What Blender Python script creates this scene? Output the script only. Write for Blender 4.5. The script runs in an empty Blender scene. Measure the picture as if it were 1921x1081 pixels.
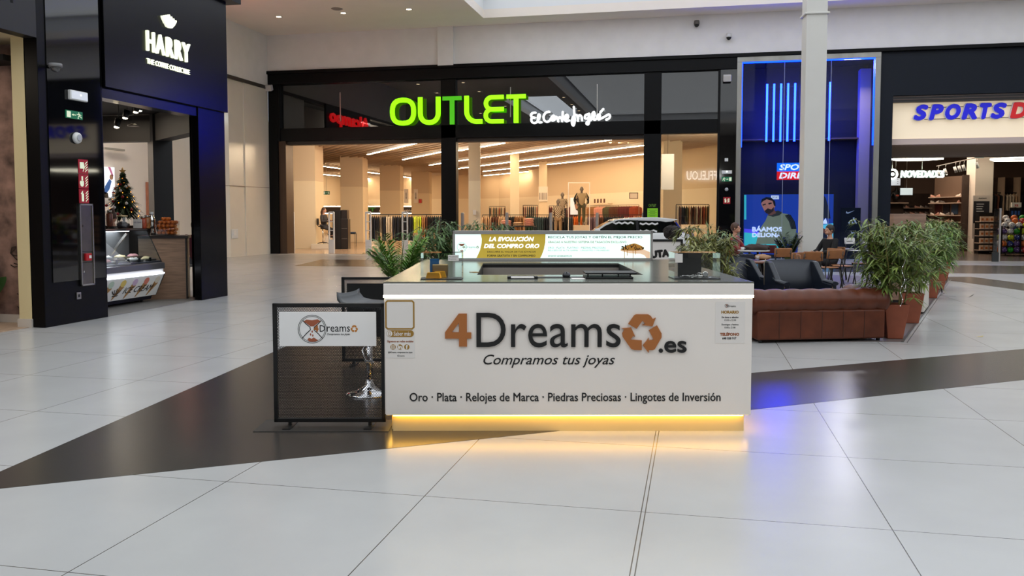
import bpy, bmesh, math, random
from mathutils import Vector, Matrix
R = math.radians
SC = bpy.context.scene
COL = SC.collection
rnd = random.Random(11)

# ------------------------------------------------------------------ camera
FPX, YAW, PIT, CAMH = 1600.0, R(12.13), R(3.29), 1.6
HOR = 400.0                                   # horizon row of the survey
CX, CY = 960.5, HOR + FPX * math.tan(PIT)
cam = bpy.data.objects.new('camera', bpy.data.cameras.new('camera'))
COL.objects.link(cam)
cam.location = (0, 0, CAMH)
cam.rotation_euler = (R(90) - PIT, 0, YAW)
cam.data.sensor_width = 36.0
cam.data.lens = FPX / 1921 * 36.0
cam.data.shift_y = (CY - 540.5) / 1921
cam.data.clip_end = 400
SC.camera = cam
SC.view_settings.view_transform = 'Standard'
SC.view_settings.look = 'None'
SC.view_settings.gamma = 1.0
SC.view_settings.use_curve_mapping = False
SC.view_settings.exposure = 0.05
SC.cycles.use_denoising = True
SC.cycles.max_bounces = 7
SC.cycles.diffuse_bounces = 4
SC.cycles.glossy_bounces = 3
SC.cycles.transparent_max_bounces = 10
SC.cycles.sample_clamp_indirect = 4.0
SC.cycles.caustics_reflective = False
SC.cycles.caustics_refractive = False

# ------------------------------------------------------------------ world and large lights
W = bpy.data.worlds.new('world'); SC.world = W; W.use_nodes = True
W.node_tree.nodes['Background'].inputs[0].default_value = (0.72, 0.82, 1.0, 1)
W.node_tree.nodes['Background'].inputs[1].default_value = 1.0

def area(name, loc, sx, sy, power, col, rot=(0, 0, 0)):
    l = bpy.data.lights.new(name, 'AREA'); l.shape = 'RECTANGLE'; l.size = sx; l.size_y = sy
    l.energy = power; l.color = col
    o = bpy.data.objects.new(name, l); COL.objects.link(o); o.location = loc; o.rotation_euler = rot
    return o
# daylight coming in through the long roof light
area('skylight_daylight', (3.0, 11.9, 9.35), 20.6, 35.4, 2600, (0.91, 0.96, 1.0))
area('side_skylight_daylight', (-9.85, -0.5, 9.35), 3.3, 24.6, 1100, (0.84, 0.92, 1.0))  # added, unseen roof light that brightens the left of the floor
area('right_skylight_daylight', (18.7, 7, 9.35), 8.2, 33.6, 1500, (0.91, 0.96, 1.0))  # another added, unseen roof light, brightening the right of the floor

# ------------------------------------------------------------------ survey of real planes
_fw = Vector((-math.sin(YAW) * math.cos(PIT), math.cos(YAW) * math.cos(PIT), -math.sin(PIT)))
_rt = Vector((math.cos(YAW), math.sin(YAW), 0)); _up = _rt.cross(_fw); _C = Vector((0, 0, CAMH))
def _ray(x, y): return _fw + _rt * ((x - CX) / FPX) - _up * ((y - CY) / FPX)
def gz(x, y, z=0.0):
    d = _ray(x, y); return _C + d * ((z - CAMH) / d.z)
def fy(x, y, Y):
    d = _ray(x, y); return _C + d * (Y / d.y)
def fx(x, y, X):
    d = _ray(x, y); return _C + d * (X / d.x)
def dep(x, y, d):
    """point seen at x, y at a distance d along the level viewing axis"""
    r = _ray(x, y); return _C + r * (d / r.dot(Vector((-math.sin(YAW), math.cos(YAW), 0))))

# ------------------------------------------------------------------ materials
def lin(c):
    c = c / 255.0
    return c / 12.92 if c <= 0.04045 else ((c + 0.055) / 1.055) ** 2.4
def rgb(c): return (lin(c[0]), lin(c[1]), lin(c[2]), 1)
_mats = {}
def node(nt, t, **k):
    n = nt.nodes.new(t)
    for a, b in k.items(): setattr(n, a, b)
    return n
def nmath(nt, op, a, b=None):
    n = node(nt, 'ShaderNodeMath', operation=op)
    for i, s in enumerate((a, b)):
        if s is None: continue
        if isinstance(s, (int, float)): n.inputs[i].default_value = s
        else: nt.links.new(s, n.inputs[i])
    return n.outputs[0]
def M(name, c=(200, 200, 200), rough=0.5, metal=0.0, emit=0.0, ec=None, var=0.0, scale=6.0, spec=0.5, stretch=None, coat=0.0):
    if name in _mats: return _mats[name]
    m = bpy.data.materials.new(name); m.use_nodes = True; _mats[name] = m
    nt = m.node_tree; b = nt.nodes['Principled BSDF']
    b.inputs['Base Color'].default_value = rgb(c)
    b.inputs['Roughness'].default_value = rough
    b.inputs['Metallic'].default_value = metal
    b.inputs['Specular IOR Level'].default_value = spec
    b.inputs['Coat Weight'].default_value = coat
    if emit:
        b.inputs['Emission Color'].default_value = rgb(ec or c)
        b.inputs['Emission Strength'].default_value = emit
    if var:
        tc = node(nt, 'ShaderNodeTexCoord'); mp = node(nt, 'ShaderNodeMapping')
        nt.links.new(tc.outputs['Object'], mp.inputs[0])
        if stretch: mp.inputs['Scale'].default_value = stretch
        nz = node(nt, 'ShaderNodeTexNoise'); nz.inputs['Scale'].default_value = scale; nz.inputs['Detail'].default_value = 5
        nt.links.new(mp.outputs[0], nz.inputs['Vector'])
        rp = node(nt, 'ShaderNodeValToRGB'); nt.links.new(nz.outputs['Fac'], rp.inputs[0])
        lo = [max(0, v * (1 - var)) for v in rgb(c)[:3]]; hi = [min(1, v * (1 + var)) for v in rgb(c)[:3]]
        rp.color_ramp.elements[0].color = (*lo, 1); rp.color_ramp.elements[1].color = (*hi, 1)
        rp.color_ramp.elements[0].position = 0.3; rp.color_ramp.elements[1].position = 0.7
        nt.links.new(rp.outputs[0], b.inputs['Base Color'])
    return m
def glass(name, tint=(1, 1, 1), refl=0.10, rough=0.0, ior=1.45):
    if name in _mats: return _mats[name]
    m = bpy.data.materials.new(name); m.use_nodes = True; _mats[name] = m
    nt = m.node_tree; nt.nodes.clear()
    o = node(nt, 'ShaderNodeOutputMaterial'); mx = node(nt, 'ShaderNodeMixShader')
    t = node(nt, 'ShaderNodeBsdfTransparent'); t.inputs[0].default_value = (*tint, 1)
    g = node(nt, 'ShaderNodeBsdfGlossy'); g.inputs['Roughness'].default_value = rough
    f = node(nt, 'ShaderNodeFresnel'); f.inputs[0].default_value = ior
    s = nmath(nt, 'ADD', f.outputs[0], refl)
    gm = node(nt, 'ShaderNodeNewGeometry'); s = nmath(nt, 'MULTIPLY', s, nmath(nt, 'SUBTRACT', 1.0, gm.outputs['Backfacing']))   # a thin pane: no inner total reflection
    nt.links.new(s, mx.inputs[0]); nt.links.new(t.outputs[0], mx.inputs[1]); nt.links.new(g.outputs[0], mx.inputs[2])
    nt.links.new(mx.outputs[0], o.inputs[0])
    return m
def perforated(name, c, pitch, radius, axes=('X', 'Z')):
    """sheet metal with round holes in a staggered pattern"""
    if name in _mats: return _mats[name]
    m = M(name, c, 0.45, 0.3); nt = m.node_tree
    tc = node(nt, 'ShaderNodeTexCoord'); sp = node(nt, 'ShaderNodeSeparateXYZ'); nt.links.new(tc.outputs['Object'], sp.inputs[0])
    h = pitch * 1.732
    def cell(off):
        u = nmath(nt, 'MULTIPLY', nmath(nt, 'SUBTRACT', nmath(nt, 'FRACT', nmath(nt, 'ADD', nmath(nt, 'DIVIDE', sp.outputs[axes[0]], pitch), 100 + off)), 0.5), pitch)
        v = nmath(nt, 'MULTIPLY', nmath(nt, 'SUBTRACT', nmath(nt, 'FRACT', nmath(nt, 'ADD', nmath(nt, 'DIVIDE', sp.outputs[axes[1]], h), 100 + off)), 0.5), h)
        return nmath(nt, 'ADD', nmath(nt, 'MULTIPLY', u, u), nmath(nt, 'MULTIPLY', v, v))
    d = nmath(nt, 'MINIMUM', cell(0.0), cell(0.5))
    solid = nmath(nt, 'GREATER_THAN', d, radius * radius)
    nt.links.new(solid, nt.nodes['Principled BSDF'].inputs['Alpha'])
    return m

# ------------------------------------------------------------------ mesh building
class Frame:
    """plane with origin o, right u, up v; n points out of the plane"""
    def __init__(s, o, u, v):
        s.o = Vector(o); s.u = Vector(u).normalized(); s.v = Vector(v).normalized(); s.n = s.u.cross(s.v)
    def __call__(s, a, b, c=0.0): return s.o + s.u * a + s.v * b + s.n * c
WALLF = lambda Y: Frame((0, Y, 0), (1, 0, 0), (0, 0, 1))       # faces -Y, a = X, b = Z
WALLX = lambda X: Frame((X, 0, 0), (0, 1, 0), (0, 0, 1))       # faces +X, a = Y, b = Z
LOC = Frame((0, 0, 0), (1, 0, 0), (0, 0, 1))
class MB:
    def __init__(s): s.v = []; s.f = []; s.m = []; s.sm = []
    def add(s, vs, fs, mi=0, smooth=False):
        k = len(s.v); s.v += [tuple(p) for p in vs]
        for f in fs: s.f.append([i + k for i in f]); s.m.append(mi); s.sm.append(smooth)
        return s
    def box(s, x0, x1, y0, y1, z0, z1, mi=0):
        vs = [(x, y, z) for x in (x0, x1) for y in (y0, y1) for z in (z0, z1)]
        return s.add(vs, [(0, 1, 3, 2), (4, 6, 7, 5), (0, 4, 5, 1), (2, 3, 7, 6), (0, 2, 6, 4), (1, 5, 7, 3)], mi)
    def fbox(s, F, a0, a1, b0, b1, c0, c1, mi=0):
        vs = [F(a, b, c) for a in (a0, a1) for b in (b0, b1) for c in (c0, c1)]
        return s.add(vs, [(0, 1, 3, 2), (4, 6, 7, 5), (0, 4, 5, 1), (2, 3, 7, 6), (0, 2, 6, 4), (1, 5, 7, 3)], mi)
    def obox(s, c, size, rz=0.0, mi=0, rx=0.0, ry=0.0):
        Mx = Matrix.Translation(c) @ Matrix.Rotation(rz, 4, 'Z') @ Matrix.Rotation(ry, 4, 'Y') @ Matrix.Rotation(rx, 4, 'X')
        h = [q / 2 for q in size]
        vs = [Mx @ Vector((x, y, z)) for x in (-h[0], h[0]) for y in (-h[1], h[1]) for z in (-h[2], h[2])]
        return s.add(vs, [(0, 1, 3, 2), (4, 6, 7, 5), (0, 4, 5, 1), (2, 3, 7, 6), (0, 2, 6, 4), (1, 5, 7, 3)], mi)
    def tube(s, pts, r, n=8, mi=0, smooth=True, flat=1.0):
        pts = [Vector(p) for p in pts]; rs = r if isinstance(r, (list, tuple)) else [r] * len(pts)
        vs = []; fs = []; prev = None
        for i, p in enumerate(pts):
            d = (pts[min(i + 1, len(pts) - 1)] - pts[max(i - 1, 0)])
            d = d.normalized() if d.length > 1e-9 else Vector((0, 0, 1))
            if prev is None: a = d.cross(Vector((0, 0, 1)) if abs(d.z) < 0.9 else Vector((1, 0, 0))).normalized()
            else:
                a = prev - d * prev.dot(d); a = a.normalized() if a.length > 1e-6 else d.orthogonal().normalized()
            prev = a; b = d.cross(a)
            for k in range(n):
                t = 2 * math.pi * k / n
                vs.append(p + (a * math.cos(t) + b * math.sin(t) * flat) * rs[i])
        for i in range(len(pts) - 1):
            for k in range(n):
                fs.append((i * n + k, i * n + (k + 1) % n, (i + 1) * n + (k + 1) % n, (i + 1) * n + k))
        s.add(vs, fs, mi, smooth)
        k = len(s.v) - len(vs)
        s.f.append([k + j for j in range(n)][::-1]); s.m.append(mi); s.sm.append(False)
        s.f.append([k + (len(pts) - 1) * n + j for j in range(n)]); s.m.append(mi); s.sm.append(False)
        return s
    def lathe(s, prof, n=20, c=(0, 0, 0), mi=0, smooth=True, axis='z', sx=1.0, sy=1.0):
        vs = []; fs = []; c = Vector(c)
        for r, z in prof:
            for k in range(n):
                t = 2 * math.pi * k / n
                p = Vector((r * math.cos(t) * sx, r * math.sin(t) * sy, z))
                if axis == 'y': p = Vector((p.x, -p.z, p.y))
                elif axis == 'x': p = Vector((p.z, p.x, p.y))
                vs.append(c + p)
        L = len(prof)
        for i in range(L - 1):
            for k in range(n): fs.append((i * n + k, i * n + (k + 1) % n, (i + 1) * n + (k + 1) % n, (i + 1) * n + k))
        s.add(vs, fs, mi, smooth); k0 = len(s.v) - len(vs)
        if prof[0][0] > 1e-6: s.f.append([k0 + j for j in range(n)][::-1]); s.m.append(mi); s.sm.append(False)
        if prof[-1][0] > 1e-6: s.f.append([k0 + (L - 1) * n + j for j in range(n)]); s.m.append(mi); s.sm.append(False)
        return s
    def sphere(s, c, r, sc=(1, 1, 1), nu=12, nv=8, mi=0, rot=None):
        vs = []; fs = []; c = Vector(c)
        for i in range(nv + 1):
            ph = math.pi * i / nv
            for k in range(nu):
                t = 2 * math.pi * k / nu
                p = Vector((r * sc[0] * math.sin(ph) * math.cos(t), r * sc[1] * math.sin(ph) * math.sin(t), r * sc[2] * math.cos(ph)))
                vs.append(c + (rot @ p if rot else p))
        for i in range(nv):
            for k in range(nu): fs.append((i * nu + k, (i + 1) * nu + k, (i + 1) * nu + (k + 1) % nu, i * nu + (k + 1) % nu))
        return s.add(vs, fs, mi, True)
    def prism(s, F, poly, c0, c1, mi=0):
        n = len(poly); vs = [F(a, b, c0) for a, b in poly] + [F(a, b, c1) for a, b in poly]
        fs = [list(range(n))[::-1], [n + i for i in range(n)]] + [(i, (i + 1) % n, n + (i + 1) % n, n + i) for i in range(n)]
        return s.add(vs, fs, mi)
    def disc(s, F, a, b, r, c0, c1, n=20, mi=0, ry=None):
        return s.prism(F, [(a + r * math.cos(2 * math.pi * k / n), b + (ry or r) * math.sin(2 * math.pi * k / n)) for k in range(n)], c0, c1, mi)
    def ring(s, F, a, b, r, w, c0, c1, n=24, mi=0, t0=0, t1=360):
        p = [(a + r * math.cos(R(t0 + (t1 - t0) * k / n)), b + r * math.sin(R(t0 + (t1 - t0) * k / n))) for k in range(n + (0 if t1 - t0 == 360 else 1))]
        return s.stroke(F, p, w, c0, c1, closed=(t1 - t0 == 360), mi=mi)
    def stroke(s, F, pts, w, c0, c1, closed=False, mi=0, cap=False):
        pts = [Vector((p[0], p[1])) for p in pts]; n = len(pts); L = []; Rr = []
        for i in range(n):
            a = pts[i - 1] if (closed or i > 0) else None
            b = pts[(i + 1) % n] if (closed or i < n - 1) else None
            d0 = (pts[i] - a).normalized() if a is not None else None
            d1 = (b - pts[i]).normalized() if b is not None else None
            d0 = d0 or d1; d1 = d1 or d0
            t = (d0 + d1); t = t.normalized() if t.length > 1e-6 else d0
            nn = Vector((-t.y, t.x)); q = max(0.45, nn.dot(Vector((-d0.y, d0.x))))
            L.append(pts[i] + nn * (w / 2 / q)); Rr.append(pts[i] - nn * (w / 2 / q))
        vs = []
        for i in range(n): vs += [F(*L[i], c0), F(*Rr[i], c0), F(*L[i], c1), F(*Rr[i], c1)]
        fs = []
        for i in range(n if closed else n - 1):
            a = 4 * i; b = 4 * ((i + 1) % n)
            fs += [(a + 2, a + 3, b + 3, b + 2), (a, b, b + 1, a + 1), (a, a + 2, b + 2, b), (a + 1, b + 1, b + 3, a + 3)]
        if not closed: fs += [(0, 1, 3, 2), (4 * n - 4, 4 * n - 2, 4 * n - 1, 4 * n - 3)]
        s.add(vs, fs, mi)
        if cap and not closed:
            for p in (pts[0], pts[-1]): s.disc(F, p.x, p.y, w / 2, c0, c1, 10, mi)
        return s
    def text(s, F, body, a0, a1, b0, b1, c0=0.0, c1=0.002, bold=0.0, shear=0.0, mi=0, res=2):
        cu = bpy.data.curves.new('t', 'FONT'); cu.body = body; cu.size = 1; cu.shear = shear
        cu.resolution_u = res; cu.extrude = 0.5; cu.fill_mode = 'BOTH'
        o = bpy.data.objects.new('t', cu); COL.objects.link(o)
        dg = bpy.context.evaluated_depsgraph_get()
        me = bpy.data.meshes.new_from_object(o.evaluated_get(dg))
        vs = [v.co.copy() for v in me.vertices]
        if vs:
            x0 = min(v.x for v in vs); x1 = max(v.x for v in vs); y0 = min(v.y for v in vs); y1 = max(v.y for v in vs)
            k = bold * (b1 - b0) / (y1 - y0); a0 += k; a1 -= k; b0 += k; b1 -= k      # heavier strokes: the outline swept round a small circle
            for j in range(8 if bold else 1):
                dx, dy = (k * math.cos(j * math.pi / 4), k * math.sin(j * math.pi / 4)) if bold else (0, 0); e = (c1 - c0) * .004 * j
                s.add([F(a0 + dx + (v.x - x0) / (x1 - x0) * (a1 - a0), b0 + dy + (v.y - y0) / (y1 - y0) * (b1 - b0), c0 + (v.z + 0.5) * (c1 - c0 - e)) for v in vs],
                      [list(p.vertices) for p in me.polygons], mi)
        bpy.data.objects.remove(o); bpy.data.curves.remove(cu); bpy.data.meshes.remove(me)
        return s
    def mesh(s, name):
        me = bpy.data.meshes.new(name); me.from_pydata(s.v, [], s.f)
        me.polygons.foreach_set('material_index', s.m); me.polygons.foreach_set('use_smooth', s.sm)
        me.update(); return me
    def build(s, name, mats, parent=None, bevel=0.0, normals=True, seg=2):
        me = s.mesh(name)
        if normals:
            bm = bmesh.new(); bm.from_mesh(me); bmesh.ops.recalc_face_normals(bm, faces=bm.faces); bm.to_mesh(me); bm.free()
        for m in (mats if isinstance(mats, (list, tuple)) else [mats]): me.materials.append(m)
        o = bpy.data.objects.new(name, me); COL.objects.link(o)
        if parent is not None: o.parent = parent
        if bevel:
            b = o.modifiers.new('bevel', 'BEVEL'); b.width = bevel; b.segments = seg; b.limit_method = 'ANGLE'; b.angle_limit = R(40)
        return o
def tag(o, label, cat, group=None, kind=None):
    o['label'] = label; o['category'] = cat
    if group: o['group'] = group
    if kind: o['kind'] = kind
    return o
def thing(name, label, cat, loc=(0, 0, 0), rz=0.0, group=None):
    o = bpy.data.objects.new(name, None); COL.objects.link(o); o.empty_display_size = 0.1
    o.location = loc; o.rotation_euler = (0, 0, rz)
    return tag(o, label, cat, group)
def struct(o): o['kind'] = 'structure'; return o
def dup(o, loc=None, rz=None, label=None, group=None, scale=None):
    def cp(q, par):
        c = q.copy(); COL.objects.link(c)
        if par is not None: c.parent = par
        for ch in list(q.children): cp(ch, c)
        return c
    c = cp(o, None)
    if loc is not None: c.location = loc
    if rz is not None: c.rotation_euler = (0, 0, rz)
    if label: c['label'] = label
    if group: c['group'] = group
    if scale: c.scale = scale if isinstance(scale, (tuple, list)) else (scale,) * 3
    return c

# ------------------------------------------------------------------ shared materials
def tiles(name, c, joint, rough, jx, jy, w, var, off=(0.0, 0.0)):
    m = M(name, c, rough, var=var, scale=1.3); nt = m.node_tree; b = nt.nodes['Principled BSDF']
    src = b.inputs['Base Color'].links[0].from_socket
    tc = node(nt, 'ShaderNodeTexCoord'); sp = node(nt, 'ShaderNodeSeparateXYZ'); nt.links.new(tc.outputs['Object'], sp.inputs[0])
    def line(s, o, p):
        q = nmath(nt, 'FRACT', nmath(nt, 'ADD', nmath(nt, 'DIVIDE', nmath(nt, 'SUBTRACT', s, o), p), 100.5))
        return nmath(nt, 'MULTIPLY', nmath(nt, 'ABSOLUTE', nmath(nt, 'SUBTRACT', q, 0.5)), p)
    d = nmath(nt, 'MINIMUM', line(sp.outputs[0], off[0], jx), line(sp.outputs[1], off[1], jy))
    if name == 'pale_stone_tile':          # the wider movement joint is a pair of lines
        d = nmath(nt, 'MINIMUM', d, nmath(nt, 'ABSOLUTE', nmath(nt, 'SUBTRACT', sp.outputs[0], off[0] - 0.022)))
    k = nmath(nt, 'LESS_THAN', d, w)
    mx = node(nt, 'ShaderNodeMix', data_type='RGBA'); nt.links.new(k, mx.inputs[0]); nt.links.new(src, mx.inputs[6])
    mx.inputs[7].default_value = rgb(joint); nt.links.new(mx.outputs[2], b.inputs['Base Color'])
    return m
mTILE = tiles('pale_stone_tile', (177, 177, 176), (70, 66, 60), 0.25, 1.237, 1.315, 0.0028, 0.05, (-0.244, 4.535))
mDTILE = tiles('dark_stone_tile', (58, 55, 52), (84, 80, 76), 0.24, 1.237, 1.315, 0.002, 0.10, (0.35, 4.0))
mPLASTER = M('mall_white_plaster', (244, 241, 238), 0.85, var=0.03, scale=2)
mCEIL = M('mall_ceiling_paint', (246, 236, 226), 0.9, var=0.02, scale=1)
mBLACK = M('black_coated_metal', (7, 7, 8), 0.4, 0.0, var=0.1, scale=3, spec=0.16)
mBLACKG = M('black_gloss_glass', (6, 6, 8), 0.04, spec=0.75)
mSTEEL = M('brushed_steel', (176, 172, 166), 0.32, 1.0, var=0.12, scale=9, stretch=(1, 1, 12))
mCHROME = M('chrome', (225, 225, 228), 0.06, 1.0)
mWHITE = M('white_enamel', (236, 234, 230), 0.4)
mWPLAST = M('white_plastic', (224, 224, 222), 0.45)
mDKGREY = M('dark_grey_plastic', (40, 41, 43), 0.5)
mBLKP = M('black_plastic', (14, 14, 15), 0.45)
mLAMP = M('downlight_glow', (255, 226, 180), 0.5, emit=14)
mGLASS = glass('clear_glass', (0.96, 0.98, 0.97), 0.03)
# ================================================================== figures
mSKIN = M('skin', (196, 146, 120), 0.55); mSKIN2 = M('skin_pale', (214, 170, 146), 0.55)
mHAIRD = M('hair_dark', (30, 22, 18), 0.5, var=0.3, scale=60); mHAIRB = M('hair_brown', (72, 44, 30), 0.5, var=0.3, scale=60)
def skinned(name, chains, m, parent, root=0, sub=2):
    """chains: lists of (point, radius); equal points weld together"""
    vs, rs, es, key = [], [], [], {}
    for ch in chains:
        prev = None
        for p, r in ch:
            k = tuple(round(q, 4) for q in p)
            if k not in key: key[k] = len(vs); vs.append(p); rs.append(r)
            if prev is not None: es.append((prev, key[k]))
            prev = key[k]
    me = bpy.data.meshes.new(name); me.from_pydata(vs, es, []); me.materials.append(m)
    o = bpy.data.objects.new(name, me); COL.objects.link(o); o.parent = parent
    sk = o.modifiers.new('skin', 'SKIN'); sk.use_smooth_shade = True
    for i, r in enumerate(rs):
        d = me.skin_vertices[0].data[i]; d.radius = (r, r) if not isinstance(r, tuple) else r; d.use_root = (i == root)
    s = o.modifiers.new('sub', 'SUBSURF'); s.levels = sub; s.render_levels = sub
    return o
def hand(parent, w, d, m, side=1):
    """palm and five bent fingers hanging from wrist w along d"""
    w = Vector(w); d = Vector(d).normalized(); s = d.cross(Vector((0, 1, 0.2))).normalized() * side; n = s.cross(d).normalized()
    b = MB(); b.tube([w - d * .01, w + d * .03, w + d * .085], [.022, .034, .03], 8, flat=.5)
    for k, (l, o_) in enumerate(((.07, -.026), (.08, -.009), (.075, .009), (.06, .026))):
        p = w + d * .08 + s * o_; b.tube([p, p + d * l * .5 + n * .006, p + d * l * .85 + n * .03], [.009, .0085, .006], 6)
    p = w + d * .03 - s * .03; b.tube([p, p + d * .03 - s * .022, p + d * .065 - s * .022 + n * .012], [.011, .01, .007], 6)
    return b.build('hand', m, parent)
def head(parent, c, m, hair, style='short', tilt=0.0, turn=0.0, scale=1.0):
    """faces local -Y; c is the centre of the head"""
    c = Vector(c); Rm = Matrix.Rotation(turn, 3, 'Z') @ Matrix.Rotation(tilt, 3, 'X'); k = scale
    T = lambda x, y, z: c + Rm @ Vector((x * k, y * k, z * k))
    b = MB(); b.sphere(c, .098 * k, (.82, .98, 1.22), 14, 12, rot=Rm)
    b.sphere(T(0, -.07, -.055), .05 * k, (.95, .8, .9), 10, 8, rot=Rm)
    b.tube([T(0, -.092, .02), T(0, -.112, -.012), T(0, -.098, -.026)], [.008 * k, .014 * k, .012 * k], 6)
    for s in (-1, 1): b.sphere(T(s * .081, .0, -.005), .026 * k, (.4, .7, 1.1), 8, 6, rot=Rm)
    h = b.build('head', m, parent)
    if style == 'none': return h
    b = MB()
    for s in (-1, 1): b.sphere(T(s * .033, -.085, .018), .011 * k, (1.2, .7, .6), 8, 6, rot=Rm)
    b.build('eyes', M('eye_dark', (24, 20, 18), 0.2), h)
    b = MB(); b.sphere(T(0, -.104, -.055), .022 * k, (1.0, .4, .3), 8, 6, rot=Rm); b.build('mouth', M('lips', (150, 84, 78), 0.5), h)
    if style != 'none':
        b = MB(); b.sphere(T(0, .016, .026), .106 * k, (.88, .98, 1.12), 14, 10, rot=Rm)
        b.v = [p if (Rm.transposed() @ (Vector(p) - c)).y > -.075 * k or (Rm.transposed() @ (Vector(p) - c)).z > .06 * k else tuple(c + (Vector(p) - c) * .8) for p in b.v]
        if style == 'long': b.tube([T(0, .06, .02), T(0, .09, -.08), T(0, .085, -.2), T(0, .07, -.3)], [.075 * k, .085 * k, .075 * k, .03 * k], 10, flat=.8)
        if style == 'curly':
            r_ = random.Random(8); n0 = len(b.v); b.sphere(T(0, .02, .05), .15 * k, (1.12, 1, .82), 22, 14); b.v[n0:] = [tuple(Vector(p) + Vector((r_.uniform(-1, 1), r_.uniform(-1, 1), r_.uniform(-1, 1))) * .02) for p in b.v[n0:]]
            for q in range(60): a_, e_ = r_.uniform(0, 6.28), r_.uniform(-.3, 1.5); b.sphere(T(.165 * math.cos(a_) * math.cos(e_), .02 + .145 * math.sin(a_) * math.cos(e_), .05 + .12 * math.sin(e_)), .022 * k, (1, 1, 1), 6, 4)
        if style == 'bun': b.sphere(T(0, .07, .12), .05 * k, (1, 1, 1), 10, 8)
        b.build('hair', hair, parent)
    return h
def person(name, label, loc, rz, pose, top, legs, hair=None, style='short', skin=None, shoes=None, armpose='rest', scale=1.0, cat='person', tilt=0.0, lean=0.0, hands=True, group=None):
    skin = skin or mSKIN; shoes = shoes or M('dark_shoes', (24, 20, 18), 0.5)
    o = thing(name, label, cat, loc, rz, group)
    if scale != 1.0: o.scale = (scale,) * 3
    if pose == 'stand': pz, kn, an = .93, [(-.02, .5), (.01, .09)], 0
    else: pz = .53
    ch = (0, lean * .45, pz + .36); nk = (0, lean * .62 - .0, pz + .55); hd = (0, lean * .72 - .02, pz + .655)
    L = []
    for s in (-1, 1):
        hip = (s * .095, 0, pz - .03)
        if pose == 'stand': L.append([hip, (s * .10, -.015, .5), (s * .105, .01, .1), (s * .115, -.13, .035)])
        elif pose == 'perch': L.append([hip, (s * .12, -.36, pz - .16), (s * .12, -.30, .09 if s > 0 else .2), (s * .13, -.42, .04 if s > 0 else .15)])
        else: L.append([hip, (s * .13, -.42, pz + .01), (s * .13, -.40, .1), (s * .135, -.54, .035)])
    Aa = []
    for s in (-1, 1):
        sh = (s * .185, ch[1], ch[2] + .11)
        if armpose == 'table': A_ = [sh, (s * .25, ch[1] - .13, ch[2] - .12), (s * .12, ch[1] - .36, ch[2] - .16)]
        elif armpose == 'type': A_ = [sh, (s * .25, ch[1] - .05, ch[2] - .16), (s * .17, ch[1] - .30, ch[2] - .12)]
        elif armpose == 'hips': A_ = [sh, (s * .31, ch[1] + .04, ch[2] - .14), (s * .2, ch[1] - .08, ch[2] - .36)]
        else: A_ = [sh, (s * .235, ch[1] + .02, ch[2] - .17), (s * .23, ch[1] - .05, ch[2] - .41)]
        Aa.append(A_)
    pel = (0, 0, pz)
    body = [[(pel, .12), (ch, .125), (nk, .055), (hd, .05)]]
    for l in L: body.append([(pel, .12), (l[0], .085), (l[1], .058), (l[2], .038), (l[3], .03)])
    for a in Aa: body.append([(ch, .125), (a[0], .055), (a[1], .042), (a[2], .026)])
    skinned('body', body, skin, o)
    if top is not None:
        cl = [[((0, 0, pz - .05), .135), (pel, .14), (ch, .145), ((nk[0], nk[1], nk[2] - .06), .08)]]
        for a in Aa:
            w = tuple(a[1][i] + (a[2][i] - a[1][i]) * .94 for i in range(3)); cl.append([(ch, .145), (a[0], .072), (a[1], .058), (w, .042)])
        skinned('top', cl, top, o)
    if legs is not None:
        cl = []
        for l in L:
            cl.append([((0, 0, pz + .02), .125), (l[0], .1), (l[1], .074), (tuple(l[1][i] + (l[2][i] - l[1][i]) * .95 for i in range(3)), .055)])
        skinned('trousers', cl, legs, o)
    if legs is not None:
        for l in L:
            b = MB(); a_, t_ = Vector(l[2]), Vector(l[3]); b.tube([a_ + Vector((0, .04, -.055)), a_ + Vector((0, .01, -.045)), t_ + Vector((0, 0, .0)), t_ + Vector((0, -.05, -.008))], [.036, .048, .04, .022], 8); b.build('shoe', shoes, o)
    if hands:
        for s, a in zip((-1, 1), Aa):
            hand(o, a[2], Vector(a[2]) - Vector(a[1]), skin, s)
    head(o, (hd[0], hd[1] - .0, hd[2] + .05), skin, hair or mHAIRD, style, tilt)
    return o

# leafy plants
def blade(b, p, d, up, L, w, droop=0.3, n=4, mi=0):
    """one pointed leaf from p along d"""
    p = Vector(p); d = Vector(d).normalized(); s = d.cross(up); s = s.normalized() if s.length > 1e-4 else Vector((1, 0, 0))
    vs = []; fs = []; dz = 0
    for i in range(n + 1):
        t = i / n; wd = w * (4 * t * (1 - t)) ** .6 * (1.15 - .5 * t) if 0 < t < 1 else w * .05
        c = p + d * (L * t) - Vector((0, 0, 1)) * (droop * L * t * t)
        vs += [c - s * wd / 2, c + s * wd / 2]
    for i in range(n): fs.append((2 * i, 2 * i + 1, 2 * i + 3, 2 * i + 2))
    b.add(vs, fs, mi, True)
def leafmat(name, c, c2):
    m = M(name, c, 0.5, var=0.35, scale=7); rp = [n for n in m.node_tree.nodes if n.type == 'VALTORGB'][0]
    rp.color_ramp.elements[1].color = rgb(c2); rp.color_ramp.elements[0].color = rgb(c)
    return m
mLEAF = leafmat('bamboo_leaf', (54, 84, 30), (142, 158, 76)); mLEAFD = leafmat('bamboo_leaf_dark', (50, 80, 40), (104, 134, 74)); mPALM = leafmat('palm_leaf', (52, 104, 34), (136, 172, 70))
mCANE = M('cane', (122, 112, 60), 0.5, var=0.2, scale=8); mTERRA = M('terracotta', (150, 82, 58), 0.8, var=0.14, scale=5); mSOIL = M('soil', (46, 36, 28), 0.95, var=.3, scale=30)
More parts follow.
